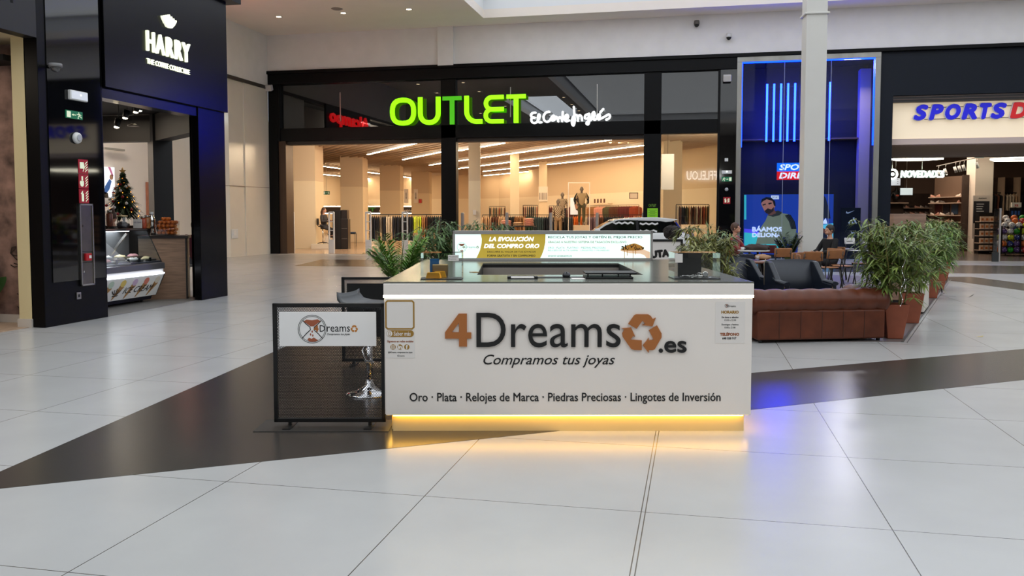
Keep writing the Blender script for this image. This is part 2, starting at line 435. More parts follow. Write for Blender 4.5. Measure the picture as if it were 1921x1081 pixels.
def pot(parent, rw, h, z0=0.0, m=None):
    b = MB(); t, q = rw, rw * .62
    vs = [(-q, -q, z0), (q, -q, z0), (q, q, z0), (-q, q, z0), (-t, -t, z0 + h), (t, -t, z0 + h), (t, t, z0 + h), (-t, t, z0 + h)]; u = t * .88
    vs += [(-u, -u, z0 + h), (u, -u, z0 + h), (u, u, z0 + h), (-u, u, z0 + h), (-u, -u, z0 + h - .06), (u, -u, z0 + h - .06), (u, u, z0 + h - .06), (-u, u, z0 + h - .06)]
    fs = [(3, 2, 1, 0)] + [(i, (i + 1) % 4, 4 + (i + 1) % 4, 4 + i) for i in range(4)] + [(4 + i, 4 + (i + 1) % 4, 8 + (i + 1) % 4, 8 + i) for i in range(4)] + [(8 + i, 8 + (i + 1) % 4, 12 + (i + 1) % 4, 12 + i) for i in range(4)]
    b.add(vs, fs); b.build('pot', m or mTERRA, parent, .008)
    MB().box(-u, u, -u, u, z0 + h - .08, z0 + h - .058).build('soil', mSOIL, parent)
def bamboo_parts(parent, zb, H, rad, stems=7, tufts=90, m=None, seed=1, low=0.15, L=.17):
    r = random.Random(seed); bs = MB(); bl = MB()
    for s in range(stems):
        a = r.uniform(0, 6.28); q = r.uniform(.1, 1); x, y = .11 * math.cos(a), .11 * math.sin(a); hh = H * r.uniform(.72, 1.0)
        P = [Vector((x + rad * q * .8 * math.cos(a) * t ** 1.6, y + rad * q * .8 * math.sin(a) * t ** 1.6, zb + hh * t)) for t in (0, .25, .5, .75, 1)]
        bs.tube(P, [.011, .01, .009, .007, .004], 6)
        for k in range(tufts // stems):
            t = low + (1 - low) * r.random() ** .75; i = min(3, int(t * 4)); p = P[i].lerp(P[i + 1], t * 4 - i)
            aa = r.uniform(0, 6.28); ln = r.uniform(.15, 1.0) * rad * (.9 - .45 * t); e = p + Vector((math.cos(aa) * ln, math.sin(aa) * ln, r.uniform(.0, .22) * ln * 2))
            bs.tube([p, e], .0022, 4)
            for j in range(r.randint(6, 9)):
                d = Vector((math.cos(aa), math.sin(aa), 0)) * r.uniform(0, .9) + Vector((r.uniform(-1, 1), r.uniform(-1, 1), r.uniform(-.5, .45)))
                blade(bl, e, d, Vector((0, 0, 1)), r.uniform(.6, 1.15) * L, .026 * L / .17, r.uniform(.15, .5), 3)
    bs.build('stems', mCANE, parent, normals=False); bl.build('foliage', m or mLEAF, parent, normals=False)
def palm_parts(parent, zb, H, rad, fronds=16, m=None, seed=2, leaflets=15):
    r = random.Random(seed); bs = MB(); bl = MB()
    for k in range(fronds):
        a = 6.283 * k / fronds + r.uniform(-.3, .3); el = r.uniform(.35, 1.25); Ls = H * r.uniform(.75, 1.05); o = rad * r.uniform(.7, 1.1)
        P = [Vector((math.cos(a) * o * t ** 1.5 * math.cos(el * .6), math.sin(a) * o * t ** 1.5 * math.cos(el * .6), zb + Ls * t * (.55 + .45 * math.sin(el)) - .25 * Ls * t ** 3 * (1 - math.sin(el) * .7))) for t in (0, .3, .55, .8, 1)]
        bs.tube(P, [.012, .010, .008, .006, .003], 5)
        for j in range(leaflets):
            t = .42 + .58 * j / leaflets; i = min(3, int(t * 4)); p = P[i].lerp(P[i + 1], t * 4 - i); tan = (P[i + 1] - P[i]).normalized()
            for s in (-1, 1):
                side = tan.cross(Vector((0, 0, 1))); side = side.normalized() if side.length > .01 else Vector((1, 0, 0))
                d = tan * .75 + side * s * .8 + Vector((0, 0, r.uniform(-.1, .25)))
                blade(bl, p, d, Vector((0, 0, 1)), .3 * Ls * (1.1 - .5 * t) * r.uniform(.8, 1.1), .032, r.uniform(.2, .55), 3)
    bs.build('stems', M('palm_stem', (96, 112, 60), 0.5), parent, normals=False); bl.build('foliage', m or mPALM, parent, normals=False)
# ================================================================== the mall
def slab(name, poly, z0, z1, m):
    F = Frame((0, 0, 0), (1, 0, 0), (0, 1, 0))
    return struct(MB().prism(F, poly, z0, z1).build(name, m))
slab('floor', [(-26, -16), (26, -16), (26, 31.25), (-26, 31.25)], -0.12, 0.0, mTILE)
slab('trim_1', [(-4.143, 4.0), (-1.064, 6.054), (3.103, 8.966), (9.0, 13.08), (9.0, 14.62), (3.805, 11.026), (0.573, 8.786), (-0.75, 7.87), (-1.0, 12.5), (-5.17, 12.5)], -0.02, 0.0015, mDTILE)
slab('trim_2', [(-11.9, 23.9), (-12.62, 27.4), (12, 28.7), (14, 28.7), (14, 24.9), (8.5, 24.7)], -0.02, 0.0015, mDTILE)
slab('trim_3', [(p.x, p.y) for p in (gz(1772, 519.5), gz(1822, 519.5), gz(1921, 532), gz(1990, 541), gz(1990, 555), gz(1921, 545.5), gz(1774, 525.5))], -0.02, 0.0015, mDTILE)
HX0, HX1, HY0, HY1, CZ = -7.43, 13.4, -6.0, 29.75, 8.5
b = MB()
for x0, x1, y0, y1 in ((-26, -11.6, -16, 31.2), (-8.1, HX0, -16, 31.2), (-11.6, -8.1, 12, 31.2), (-11.6, -8.1, -16, -13), (HX1, 14.5, -16, 31.2), (23, 26, -16, 31.2), (14.5, 23, 24, 31.2), (14.5, 23, -16, -10), (HX0, HX1, HY1, 31.2), (HX0, HX1, -16, HY0)):
    b.box(x0, x1, y0, y1, CZ, CZ + 0.3)
struct(b.build('ceiling', mCEIL))
b = MB()
b.box(HX0 - 0.2, HX0, HY0, HY1, CZ + 0.3, 9.5); b.box(HX1, HX1 + 0.2, HY0, HY1, CZ + 0.3, 9.5)
b.box(HX0, HX1, HY1, HY1 + 0.2, CZ + 0.3, 9.5); b.box(HX0, HX1, HY0 - 0.2, HY0, CZ + 0.3, 9.5)
b.box(HX0, HX1, HY0, HY1, 9.5, 9.6)
for x0, x1, y0, y1 in ((-11.6, -8.1, -13, 12), (14.5, 23, -10, 24)):  # wells for the two added roof lights out of view
    b.box(x0 - .2, x0, y0, y1, CZ + .3, 9.5); b.box(x1, x1 + .2, y0, y1, CZ + .3, 9.5); b.box(x0, x1, y1, y1 + .2, CZ + .3, 9.5); b.box(x0, x1, y0 - .2, y0, CZ + .3, 9.5); b.box(x0, x1, y0, y1, 9.5, 9.6)
struct(b.build('trim_4', M('skylight_well_white', (236, 238, 240), 0.8)))
FB = 31.0
b = MB(); b.box(-16.6, 26, FB - 0.1, FB + 0.3, 7.08, CZ)
q = fy(824, 100, FB).x; q2 = fy(853, 100, FB).x
b.box(q, q2, FB - 0.22, FB - 0.1, 7.08, CZ)
struct(b.build('wall_back', mPLASTER))
# hall beyond the camera
mDIM = M('far_hall_plaster', (158, 148, 140), 0.8, var=0.05, scale=0.5)
struct(MB().box(26, 26.3, -16, 31.2, 0, 7.0).build('wall_right', M('far_hall_dark_cladding', (44, 40, 38), 0.7, var=.05, scale=.5))); struct(MB().box(26, 26.3, -16, 31.2, 7.0, CZ).build('wall_right_upper', mPLASTER))
b = MB(); b.box(-26, 26, -16.3, -16, 0, CZ)
struct(b.build('wall_front', mDIM))
struct(MB().box(-26.3, -26, -16, 31.2, 0, CZ).build('wall_far_left', mDIM))
b = MB()
for x0, x1 in ((-24, -15), (-13, -4), (-1, 10), (12, 24)): b.box(x0, x1, -16.0, -15.9, 0.0, 4.2)
for y0, y1 in ((-14, -3), (-1, 10), (12, 29)): b.box(25.9, 26.0, y0, y1, 0, 4.2)
struct(b.build('trim_5', M('far_shopfront_dark', (34, 30, 28), 0.3)))
# lettering on the shops across the hall, seen mirrored in the shop windows
FF = Frame((0, -15.85, 0), (-1, 0, 0), (0, 0, 1))
def mirror_x(px, py): p = fy(px, py, 2 * FB + 15.85); return p.x, p.z
sg = thing('shop_sign', 'red lit sign letters mirrored in the left glass above the clothes shop', 'sign', (-16.25, 21.2, 5.55))
MB().box(-0.1, 0.0, -0.3, 5.0, -0.15, 0.95).build('backing_tray', mBLACK, sg)
MB().text(WALLX(0.0), 'Alcampo', 0, 4.7, 0, 0.8, 0.0, 0.08, 0.03).build('lettering', M('red_sign_glow', (230, 20, 24), 0.4, emit=5), sg)
a0, z1 = mirror_x(1356, 320); a1, z0 = mirror_x(1288, 338)
tag(MB().text(FF, 'AFFLELOU', -a0, -a1, z0, z1, 0, 0.1, 0.01).build('shop_sign', M('white_sign_glow', (235, 240, 240), 0.4, emit=7)),
    'white lit sign letters mirrored in the glass at the clothes shop corner', 'sign')
# left wall of the hall: white fascia over a lit passage and pilaster
XL = -16.4
b = MB(); b.box(XL - 0.3, XL, 15.0, FB, 6.55, CZ)
struct(b.build('wall_left', mPLASTER))
struct(MB().box(XL - 0.3, XL + 0.03, 15.0, FB, 6.42, 6.55).build('trim_6', M('dark_edge_strip', (70, 64, 58), 0.5)))
mPIL = M('glazed_cream_panel', (232, 224, 210), 0.22, var=0.02, scale=2)
y0 = fx(427, 300, XL).y; y1 = fx(460, 300, XL).y; y2 = fx(492, 300, XL).y
b = MB(); b.box(XL - 0.9, XL, y1, FB - 0.1, 0, 6.42); b.box(XL - 0.9, XL - 0.04, y1 - 1.05, y1, 0, 6.42, 0)
struct(b.build('trim_7', mPIL))
b = MB(); b.box(XL - 0.905, XL + 0.004, y1 - 1.06, FB, 2.58, 2.6)
struct(b.build('trim_8', M('panel_joint', (150, 132, 116), 0.6)))
pl = thing('wall_switch_plate', 'cream switch plate low on the pale pilaster left of the clothes shop', 'switch', (0, 0, 0))
F = WALLX(XL - 0.035); p0 = fx(436, 448, XL); p1 = fx(447, 430, XL)
MB().fbox(F, p0.y, p1.y, p0.z, p1.z, 0, 0.03).build('plate', mWPLAST, pl, 0.01)
MB().fbox(F, p0.y + 0.08, p0.y + 0.25, p0.z + 0.12, p0.z + 0.3, 0.03, 0.05).build('rocker', mWHITE, pl)
# bright lit shop wall further left behind the cafe
struct(MB().box(XL - 1.4, XL - 1.2, 12.0, y1 - 1.0, 0, 6.5).build('wall_passage', M('warm_white_wall', (226, 214, 200), 0.8, var=0.02, scale=1)))
area('passage_lamp', (-16.3, 18.3, 6.2), 0.4, 8, 640, (1.0, 0.92, 0.82), (0, R(40), 0))  # unseen area light added to brighten the passage wall and pilaster
tag(MB().fbox(WALLX(XL - 0.6), fx(420, 195, XL).y - 0.6, fx(420, 195, XL).y + 0.9, 4.95, 5.2, 0.0, 0.1).build('light_bar', M('cool_tube_glow', (225, 240, 245), 0.4, emit=3)),
    'white light bar by the cream pilaster at the corner of the coffee shop sign', 'light')
# downlights in the mall ceiling
def downlight(x, y, z, label, grp=None):
    d = thing('ceiling_downlight', label, 'ceiling light', (x, y, z), 0, grp)
    MB().lathe([(0.085, -0.012), (0.125, -0.012), (0.13, 0.0)], 16).build('trim_ring', mWHITE, d)
    MB().lathe([(0.0, -0.014), (0.085, -0.014), (0.085, -0.002)], 16).build('lamp', mLAMP, d)
    return d
for (px, py), w in zip(((523, 31), (644, 24), (767, 17)), ('first from the left', 'middle one', 'nearest the roof light')):
    p = gz(px, py, CZ); downlight(p.x, p.y, CZ, 'small downlight in the ceiling above the left shop corner, ' + w, None)
for k in range(8):
    for r_ in range(3):
        if r_ == 0 and k in (2, 3, 4): continue
        x = (-7.77, -12.1, -14.6)[r_]; y = 28.35 - 3.4 * k
        if k == 0: continue
        downlight(x, y, CZ, 'round downlight in the mall ceiling, seen in the glass above the shop', 'mall ceiling downlights')
vent = thing('ceiling_vent', 'round grey vent cover in the ceiling beside the downlights', 'vent', tuple(gz(632, 16.5, CZ)))
MB().lathe([(0.0, -0.03), (0.13, -0.03), (0.2, 0.0)], 18).build('cover', M('vent_grey', (150, 140, 132), 0.6), vent)
# shopfront of the clothes shop
XA, XB = -16.4, 1.35
b = MB()
b.box(XA, XB, FB - 0.12, FB + 0.3, 6.6, 7.08)
b.box(XA, -16.02, FB - 0.1, FB + 0.3, 0, 6.6); b.box(-16.02, -15.92, FB - 0.1, FB + 0.3, 4.41, 6.6)
b.box(-9.38, -8.8, FB - 0.05, FB + 0.3, 0, 6.6)
b.box(-1.84, -1.24, FB - 0.05, FB + 0.3, 0, 6.6)
b.box(-16.02, 0.75, FB - 0.05, FB + 0.3, 4.41, 4.9)
b.box(XA - 0.1, 12, FB - 0.2, FB + 0.0, 7.0, 7.12)
b.box(0.72, 0.8, FB - 0.08, FB + 0.3, 0, 6.6)
struct(b.build('trim_9', mBLACK, None, 0.01))
struct(MB().box(0.8, XB, FB - 0.06, FB + 0.3, 0, 6.6).build('trim_10', mBLACKG))
struct(MB().box(-16.02, -15.72, FB - 0.02, FB + 0.6, 0, 4.41).build('trim_11', M('bronze_reveal', (74, 56, 44), 0.4, 0.4)))
mTRANS = M('dark_transom_glass', (14, 13, 14), 0.0, spec=0.9)
for n, (x0, x1) in enumerate(((-15.92, -9.38), (-8.8, -1.84), (-1.24, 0.72))):
    o = struct(MB().box(x0, x1, FB + 0.08, FB + 0.11, 4.9, 6.6).build('window_%d' % (n + 1), mTRANS))
    b = MB()
    for px in ((637,), (957, 1120), ())[n]:
        x = fy(px, 200, FB).x; b.box(x - 0.014, x + 0.014, FB + 0.055, FB + 0.078, 5.15, 6.25)
    if b.v: b.build('glazing_rod', mSTEEL, o)
struct(MB().box(-1.24, 0.72, FB + 0.08, FB + 0.1, 0, 4.41).build('window_4', glass('shop_window_glass', (0.9, 0.92, 0.9), 0.05)))
struct(MB().box(-15.72, -1.84, FB + 0.12, FB + 0.5, 4.27, 4.42).build('trim_12', M('shutter_housing', (44, 36, 30), 0.5)))
# navy walls round the sports shop
mNAVY = M('navy_panel', (20, 26, 36), 0.45, var=0.05, scale=1, spec=0.2)
b = MB(); b.box(6.02, 6.44, FB - 0.04, FB + 0.3, 0, 7.0); b.box(6.44, 14, FB - 0.04, FB + 0.3, 5.54, 7.0); b.box(12.2, 14, FB - 0.04, FB + 0.3, 0, 5.54)
struct(b.build('trim_13', mNAVY))
struct(MB().box(14, 26, FB - 0.1, FB + 0.3, 0, 7.1).build('wall_back_right', mDIM))
# steel column standing in the seating area
p = gz(1521, 523); s_ = 0.245
b = MB(); b.obox((p.x, p.y + s_, 4.25), (2 * s_, 2 * s_, 8.5), R(6))
b.obox((p.x, p.y + s_, 6.1 + 0.3), (2 * s_ + 0.09, 2 * s_ + 0.09, 0.05), R(6))
struct(b.build('trim_14', M('column_white_paint', (214, 212, 206), 0.5, var=0.02, scale=2), None, 0.012))
# ================================================================== the kiosk
KO = Vector((-0.90, 6.14, 0)); KR = R(12.3)
def kloc(x, y, z=0.0):
    return KO + Vector((math.cos(KR) * x - math.sin(KR) * y, math.sin(KR) * x + math.cos(KR) * y, z))
def kpt(px, py, d):            # kiosk-local x and height of a point seen at level distance d
    return ((px - 960.5) * d / FPX - 0.413, 1.6 - (py - HOR) * d / FPX)
DP = 6.14                      # distance of the front panel
def kp(px, py): return kpt(px, py, DP)
KF = Frame((0, -0.05, 0), (1, 0, 0), (0, 0, 1))     # front panel plane, local
mKW = M('kiosk_white_laminate', (240, 232, 224), 0.42, var=0.01, scale=3)
mTOP = M('kiosk_grey_top', (104, 105, 98), 0.2, var=0.03, scale=2)
mBRZ = M('bronze_vinyl', (172, 104, 50), 0.45)
mINK = M('black_vinyl', (20, 19, 19), 0.5)
mGOLD = M('mustard_print', (158, 118, 40), 0.5)
mPAPER = M('white_print_paper', (232, 226, 220), 0.5)
mLED = M('warm_white_led', (255, 238, 190), 0.5, emit=9)
mLEDY = M('amber_led', (255, 190, 80), 0.5, emit=11, ec=(255, 200, 86))
kiosk = thing('kiosk', 'white jewellery buying kiosk counter with big lettering and glowing plinth', 'kiosk', KO, KR)
W2, DD = 1.339, 2.95
b = MB(); b.box(-W2 + .01, W2 - .01, -0.05, -0.02, 0.13, 0.985)
b.build('front_panel', mKW, kiosk, 0.003)
b = MB(); b.box(-W2, W2, -0.055, 0.06, 1.008, 1.092)
b.build('upper_fascia', mKW, kiosk, 0.004)
MB().box(-W2 - 0.004, W2 + 0.004, -0.042, 0.02, 0.990, 1.005).build('led_strip', mLED, kiosk)
for sx in (-1, 1):
    MB().box(sx * W2 - (0.04 if sx > 0 else 0), sx * W2 + (0 if sx > 0 else 0.04), -0.02, DD, 0.13, 1.092).build('side_panel', mKW, kiosk, 0.003)
MB().box(-W2 + .04, W2 - .04, DD - .03, DD, 0.13, 1.092).build('back_panel', mKW, kiosk)
MB().box(-W2 + .055, W2 - .045, 0.0, 0.05, 0.0, 0.125).build('plinth', M('plinth_white_laminate', (214, 196, 150), 0.4), kiosk)  # part of the amber LED light is put into the plinth's colour
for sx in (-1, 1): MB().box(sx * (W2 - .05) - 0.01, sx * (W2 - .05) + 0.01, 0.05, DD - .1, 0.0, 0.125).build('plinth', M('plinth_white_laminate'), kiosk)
b = MB(); b.box(-W2 + .06, W2 - .06, -0.035, -0.012, 0.1185, 0.129); b.box(W2 - .035, W2 - .012, 0.0, 1.2, 0.1185, 0.129); b.box(-W2 + .012, -W2 + .035, 0.0, 1.2, 0.1185, 0.129)
b.build('amber_led_strip', mLEDY, kiosk)
MB().box(-W2 + .04, W2 - .04, 0.05, DD - .1, 0.125, 0.135).build('base_board', mKW, kiosk)
hx0, hx1, hy0, hy1 = -0.69, 0.65, 0.66, 2.25
b = MB()
for x0, x1, y0, y1 in ((-W2, W2, -0.05, hy0), (-W2, W2, hy1, DD), (-W2, hx0, hy0, hy1), (hx1, W2, hy0, hy1)): b.box(x0, x1, y0, y1, 1.092, 1.104)
b.build('countertop', mTOP, kiosk)
b = MB()
b.box(hx0 - .02, hx0, hy0, hy1, 0.5, 1.092); b.box(hx1, hx1 + .02, hy0, hy1, 0.5, 1.092); b.box(hx0, hx1, hy0 - .02, hy0, 0.5, 1.092); b.box(hx0, hx1, hy1, hy1 + .02, 0.5, 1.092)
b.build('well_lining', mBLKP, kiosk)
b = MB(); b.box(hx0, hx1, hy1 - .04, hy1 - .001, 0.99, 1.06); b.box(hx0, 0.35, hy1 - .06, hy1 - .001, 0.93, 0.975); b.box(hx0, -0.2, hy1 - .08, hy1 - .001, 0.86, 0.9)
b.build('cable_rail', M('pale_aluminium', (170, 160, 150), 0.45, 0.4), kiosk)
MB().box(-0.69, 0.65, 0.66, 2.25, 0.48, 0.5).build('inner_shelf', mBLKP, kiosk)
# lettering on the front
def ktext(par, name, s, x0, y0, x1, y1, m, bold=0.0, shear=0.0, c1=0.003, F=KF, pf=kp, c0=0.0, res=2):
    a0, t = pf(x0, y0); a1, bt = pf(x1, y1)
    return MB().text(F, s, a0, a1, bt, t, c0, c0 + c1, bold, shear, 0, res).build(name, m, par)
b = MB(); z4 = lambda *P: [kp(710 + x / 5.19, 540 + y / 5.19) for x, y in P]
for P in (((648, 438), (715, 438), (785, 345), (785, 255), (782, 255)), ((785, 255), (785, 578), (862, 578), (862, 255)), ((648, 438), (648, 500), (785, 500), (785, 438)), ((862, 440), (862, 500), (905, 500), (905, 440))): b.prism(KF, z4(*P), 0, .014)
b.build('numeral', mBRZ, kiosk)
ktext(kiosk, 'lettering', 'Dreams', 894, 587.5, 1166, 653, mINK, 0.0, 0, 0.014, res=5)
ktext(kiosk, 'full_stop', '.', 1238.5, 655.5, 1246.5, 663.5, mINK, 0, 0, .012, res=4)
ktext(kiosk, 'lettering', 'es', 1249, 641, 1291, 663.5, mINK, 0.016, 0, 0.012, res=5)
ktext(kiosk, 'lettering', 'Compramos tus joyas', 907, 667, 1156, 692, mINK, 0.004, 0.32, 0.003, res=4)
ktext(kiosk, 'lettering', 'Oro · Plata · Relojes de Marca · Piedras Preciosas · Lingotes de Inversión', 767, 740, 1357, 761.5, mINK, 0.010, 0, 0.003, res=3)
def recycle(F, ca, cb, r, c0, c1, b, mi=0):
    """three chasing arrows as in the photographed emblem; r = half height"""
    for A in ([(632, 350), (690, 268), (708, 260), (822, 260), (845, 275), (865, 305), (892, 293), (862, 373), (762, 362), (792, 350), (768, 318), (712, 397)],
              [(905, 365), (948, 440), (948, 480), (885, 592), (866, 600), (830, 600), (828, 627), (773, 556), (828, 483), (828, 508), (875, 500), (828, 410)],
              [(572, 392), (660, 385), (700, 473), (680, 465), (655, 500), (762, 508), (762, 600), (690, 598), (662, 588), (582, 475), (576, 440), (597, 405)]):
        b.prism(F, [(ca + r * (x - 762) / 183, cb + r * (443 - y) / 183) for x, y in A], c0, c1, mi)
    return b
x, z = kp(1206, 627); r_ = 36.5 * DP / FPX
recycle(KF, x, z, r_, 0.0, 0.014, MB()).build('recycling_emblem', mBRZ, kiosk)
# opening-hours card
a0, t = kp(1345, 566.5); a1, bt = kp(1401, 645.5)
card = MB().fbox(KF, a0, a1, bt, t, 0.0, 0.002).build('hours_card', mPAPER, kiosk)
mBRN = M('brown_print', (150, 84, 44), 0.5)
for s, x0, y0, x1, y1, m, bo in (('HORARIO', 1356, 583.5, 1389, 589.5, mGOLD, .05), ('De lunes a sábados', 1357, 594.5, 1388.5, 598, mINK, .02), ('10:00 a 22:00', 1362.5, 600, 1384, 603.5, mINK, 0),
                              ('Domingos y festivos', 1357, 608.5, 1389, 612.5, mINK, .02), ('10:00 a 21:00', 1362.5, 614, 1383, 617.5, mINK, 0), ('TELÉFONO', 1354, 624.5, 1390.5, 631.5, mBRN, .05), ('648 038 917', 1358.5, 634, 1385, 638.5, mINK, .03)):
    ktext(card, 'print', s, x0, y0, x1, y1, m, bo, 0, 0.0008, c0=0.0021)
def hourglass(b, F, ca, cb, r, c0, c1):
    """round emblem: sand glass between two rings, mi 0 dark, 1 copper"""
    b.ring(F, ca, cb, r, r * .035, c0, c1, 36); b.ring(F, ca, cb, r * .91, r * .03, c0, c1, 36)
    for sx in (-1, 1):
        b.stroke(F, [(ca + sx * r * .66, cb + r * .62), (ca + sx * r * .42, cb + r * .36), (ca + sx * r * .15, cb + r * .14), (ca + sx * r * .13, cb - r * .06), (ca + sx * r * .42, cb - r * .32), (ca + sx * r * .72, cb - r * .66)], r * .055, c0, c1)
    b.prism(F, [(ca - r * .60, cb + r * .56), (ca - r * .4, cb + r * .68), (ca, cb + r * .64), (ca + r * .4, cb + r * .70), (ca + r * .60, cb + r * .58), (ca + r * .12, cb + r * .2), (ca - r * .12, cb + r * .2)], c0, c1, 1)
    b.prism(F, [(ca - r * .36, cb - r * .74), (ca - r * .22, cb - r * .62), (ca - r * .05, cb - r * .70), (ca + r * .1, cb - r * .6), (ca + r * .42, cb - r * .8), (ca + r * .2, cb - r * .92), (ca - r * .2, cb - r * .9)], c0, c1, 1)
    for dx, dy in ((0, -.18), (-.12, -.38), (.04, -.46)): b.disc(F, ca + r * dx, cb + r * dy, r * .05, c0, c1, 8, 1, r * .09)
    return b
mCOP = M('copper_print', (168, 92, 62), 0.5)
x, z = kp(1369, 574.5)
hourglass(MB(), KF, x - 0.012, z, 0.013, 0.0021, 0.0029).build('emblem', [mINK, mCOP], card)
ktext(card, 'print', '4Dreams', 1366, 573, 1383, 577, mINK, 0, 0, 0.0008, c0=0.0021)
# sticker column on the left; the square of code is left blank
a0, t = kp(722, 563); a1, bt = kp(777.5, 673.5)
st = MB().fbox(KF, a0, a1, bt, t, 0.0, 0.002).build('sticker', mPAPER, kiosk)
b = MB(); a0, t = kp(723.5, 565); a1, bt = kp(776, 618); q = 0.012
b.stroke(KF, [(a0 + q, bt), (a1 - q, bt), (a1, bt + q), (a1, t - q), (a1 - q, t), (a0 + q, t), (a0, t - q), (a0, bt + q)], 0.011, 0.002, 0.003, True)
a0, t = kp(724, 620.5); a1, bt = kp(776, 633.5); rr = (t - bt) / 2
b.prism(KF, [(a0 + rr + rr * math.cos(R(90 + 18 * k)), bt + rr + rr * math.sin(R(90 + 18 * k))) for k in range(11)] + [(a1 - rr + rr * math.cos(R(-90 + 18 * k)), bt + rr + rr * math.sin(R(-90 + 18 * k))) for k in range(11)], 0.002, 0.003)
for px in (736.5, 749.5, 762.5):
    x, z = kp(px, 652.5); b.disc(KF, x, z, 0.0195, 0.002, 0.003, 20)
b.build('gold_print', mGOLD, st)
b = MB(); x, z = kp(730, 627); b.disc(KF, x, z, rr * .86, 0.003, 0.0036, 20)
x, z = kp(736.5, 652.5); b.ring(KF, x, z, 0.0065, 0.003, 0.003, 0.0036, 16); b.stroke(KF, [(x - .011, z - .011), (x + .011, z - .011), (x + .011, z + .011), (x - .011, z + .011)], 0.003, 0.003, 0.0036, True)
b.build('white_print', mPAPER, st)
b = MB(); x, z = kp(730, 627); b.stroke(KF, [(x - .006, z - .013), (x + .006, z - .013), (x + .006, z + .013), (x - .006, z + .013)], 0.003, 0.0036, 0.0042, True); b.build('phone_icon', mGOLD, st)
ktext(st, 'print', 'in', 745.5, 649, 753.5, 656, mPAPER, .06, 0, 0.0008, c0=0.003)
ktext(st, 'print', 'f', 760.5, 648, 764.5, 657, mPAPER, .06, 0, 0.0008, c0=0.003)
ktext(st, 'print', 'Saber más', 738, 623, 770, 631, mPAPER, .01, 0, 0.0008, c0=0.003)
ktext(st, 'print', 'Síguenos en redes sociales', 725.5, 639.5, 775, 645, mBRN, .03, 0, 0.0008, c0=0.002)
ktext(st, 'print', '@4Dreams, compramos tus joyas', 727, 661, 773, 665, mINK, .02, 0, 0.0008, c0=0.002)
ktext(st, 'print', '4Dreams', 744, 667.5, 758, 671, mINK, 0, 0, 0.0008, c0=0.002)

# lightbox sign standing on the back edge of the counter
DL = 8.86
def lp(px, py): return kpt(px, py, DL)
LY = DL - 6.19
LFp = Frame((0, LY, 0), (1, 0, 0), (0, 0, 1))
x0, t = lp(851, 433); x1, _ = lp(1227, 433); bt = 1.1045
def lw(v): return v
lb = thing('lightbox_sign', 'long glowing lightbox banner with gold field on the kiosk back edge', 'sign', kloc((x0 + x1) / 2, LY, 1.104), KR)
LXC = (x0 + x1) / 2
LFL = Frame((-LXC, 0, -1.104), (1, 0, 0), (0, 0, 1))
b = MB(); w = 0.036
for a in ((x0, x1, t - w, t), (x0, x1, bt, bt + w * .8), (x0, x0 + w * .7, bt, t), (x1 - w * .7, x1, bt, t)): b.fbox(LFL, a[0], a[1], a[2], a[3], -0.12, 0.0)
b.build('frame', M('aluminium_frame', (176, 172, 168), 0.35, 0.25), lb, 0.002)
fx0, ft = lp(857, 440.5); fx1, fb = lp(1222, 486.5)
mFACE = M('backlit_white_face', (206, 234, 222), 0.6, emit=1.15, ec=(214, 246, 236))
MB().fbox(LFL, fx0 - .01, fx1 + .01, fb - .012, ft + .012, -0.10, -0.02).build('backlit_face', mFACE, lb)
MB().fbox(LFL, fx0 - .01, fx1 + .01, fb - .012, ft + .012, -0.12, -0.10).build('back_plate', mDKGREY, lb)
gp = [(903.5, 439), (905.5, 448), (905, 458), (902, 470), (897, 481), (893.5, 487.5), (1014, 487.5), (1018.5, 479), (1022.5, 468), (1025, 455), (1025.5, 445), (1025.5, 439)]
MB().prism(LFL, [lp(*p) for p in gp], -0.0198, -0.0188).build('gold_field', M('backlit_gold', (150, 128, 40), 0.6, emit=0.62, ec=(190, 164, 62)), lb)
mWH2 = M('backlit_white_text', (245, 245, 235), 0.6, emit=1.0)
mGRT = M('grey_print', (120, 128, 124), 0.6); mOLV = M('olive_print', (140, 122, 50), 0.6); mDGR = M('dark_green_print', (26, 44, 42), 0.6)
for s, a, c, d_, e, m, bo, sh in (('LA EVOLUCIÓN', 919, 442.5, 1004, 453, mWH2, .045, .25), ('DEL COMPRO ORO', 909.5, 457.5, 1014, 466, mWH2, .045, .25),
        ('DESCUBRE EL VALOR DE TUS JOYAS DE', 916, 471, 1007, 475, mDGR, .01, 0), ('FORMA GRATUITA Y SIN COMPROMISO', 916, 477.8, 1006.5, 482, mDGR, .02, 0),
        ('RECICLA TUS JOYAS Y OBTÉN EL MEJOR PRECIO', 1030, 442, 1207.5, 448.5, mDGR, .02, 0), ('GRACIAS A NUESTRO SISTEMA DE TASACIÓN EXCLUSIVO', 1030, 451, 1178, 456.5, mOLV, .01, 0),
        ('ORO - PLATA - PLATINO - PIEDRAS PRECIOSAS', 1030, 463, 1139, 466.8, mGRT, 0, 0), ('RELOJES DE ALTA GAMA - LINGOTES Y MONEDAS', 1030, 468.5, 1146, 472.2, mGRT, 0, 0),
        ('WWW.4DREAMS.ES', 1030, 479, 1075.5, 482.5, mDGR, .01, 0.15), ('4', 869, 461.5, 874, 466, mOLV, .03, 0), ('Dreams', 874.5, 461, 894, 466, mGRT, 0, 0), ('Compramos tus joyas', 878.5, 467.3, 894.5, 468.8, mGRT, 0, .2)):
    ktext(lb, 'print', s, a, c, d_, e, m, bo, sh, 0.0009, LFL, lp, c0=-0.0187)
b = MB(); x, z = lp(868, 463.8); hourglass(b, LFL, x, z, 0.05, -0.0187, -0.0178); b.build('emblem', [mGRT, mCOP], lb)
x, z = lp(897.5, 464); recycle(LFL, x, z, 0.014, -0.0187, -0.0178, MB()).build('recycling_emblem', mOLV, lb)
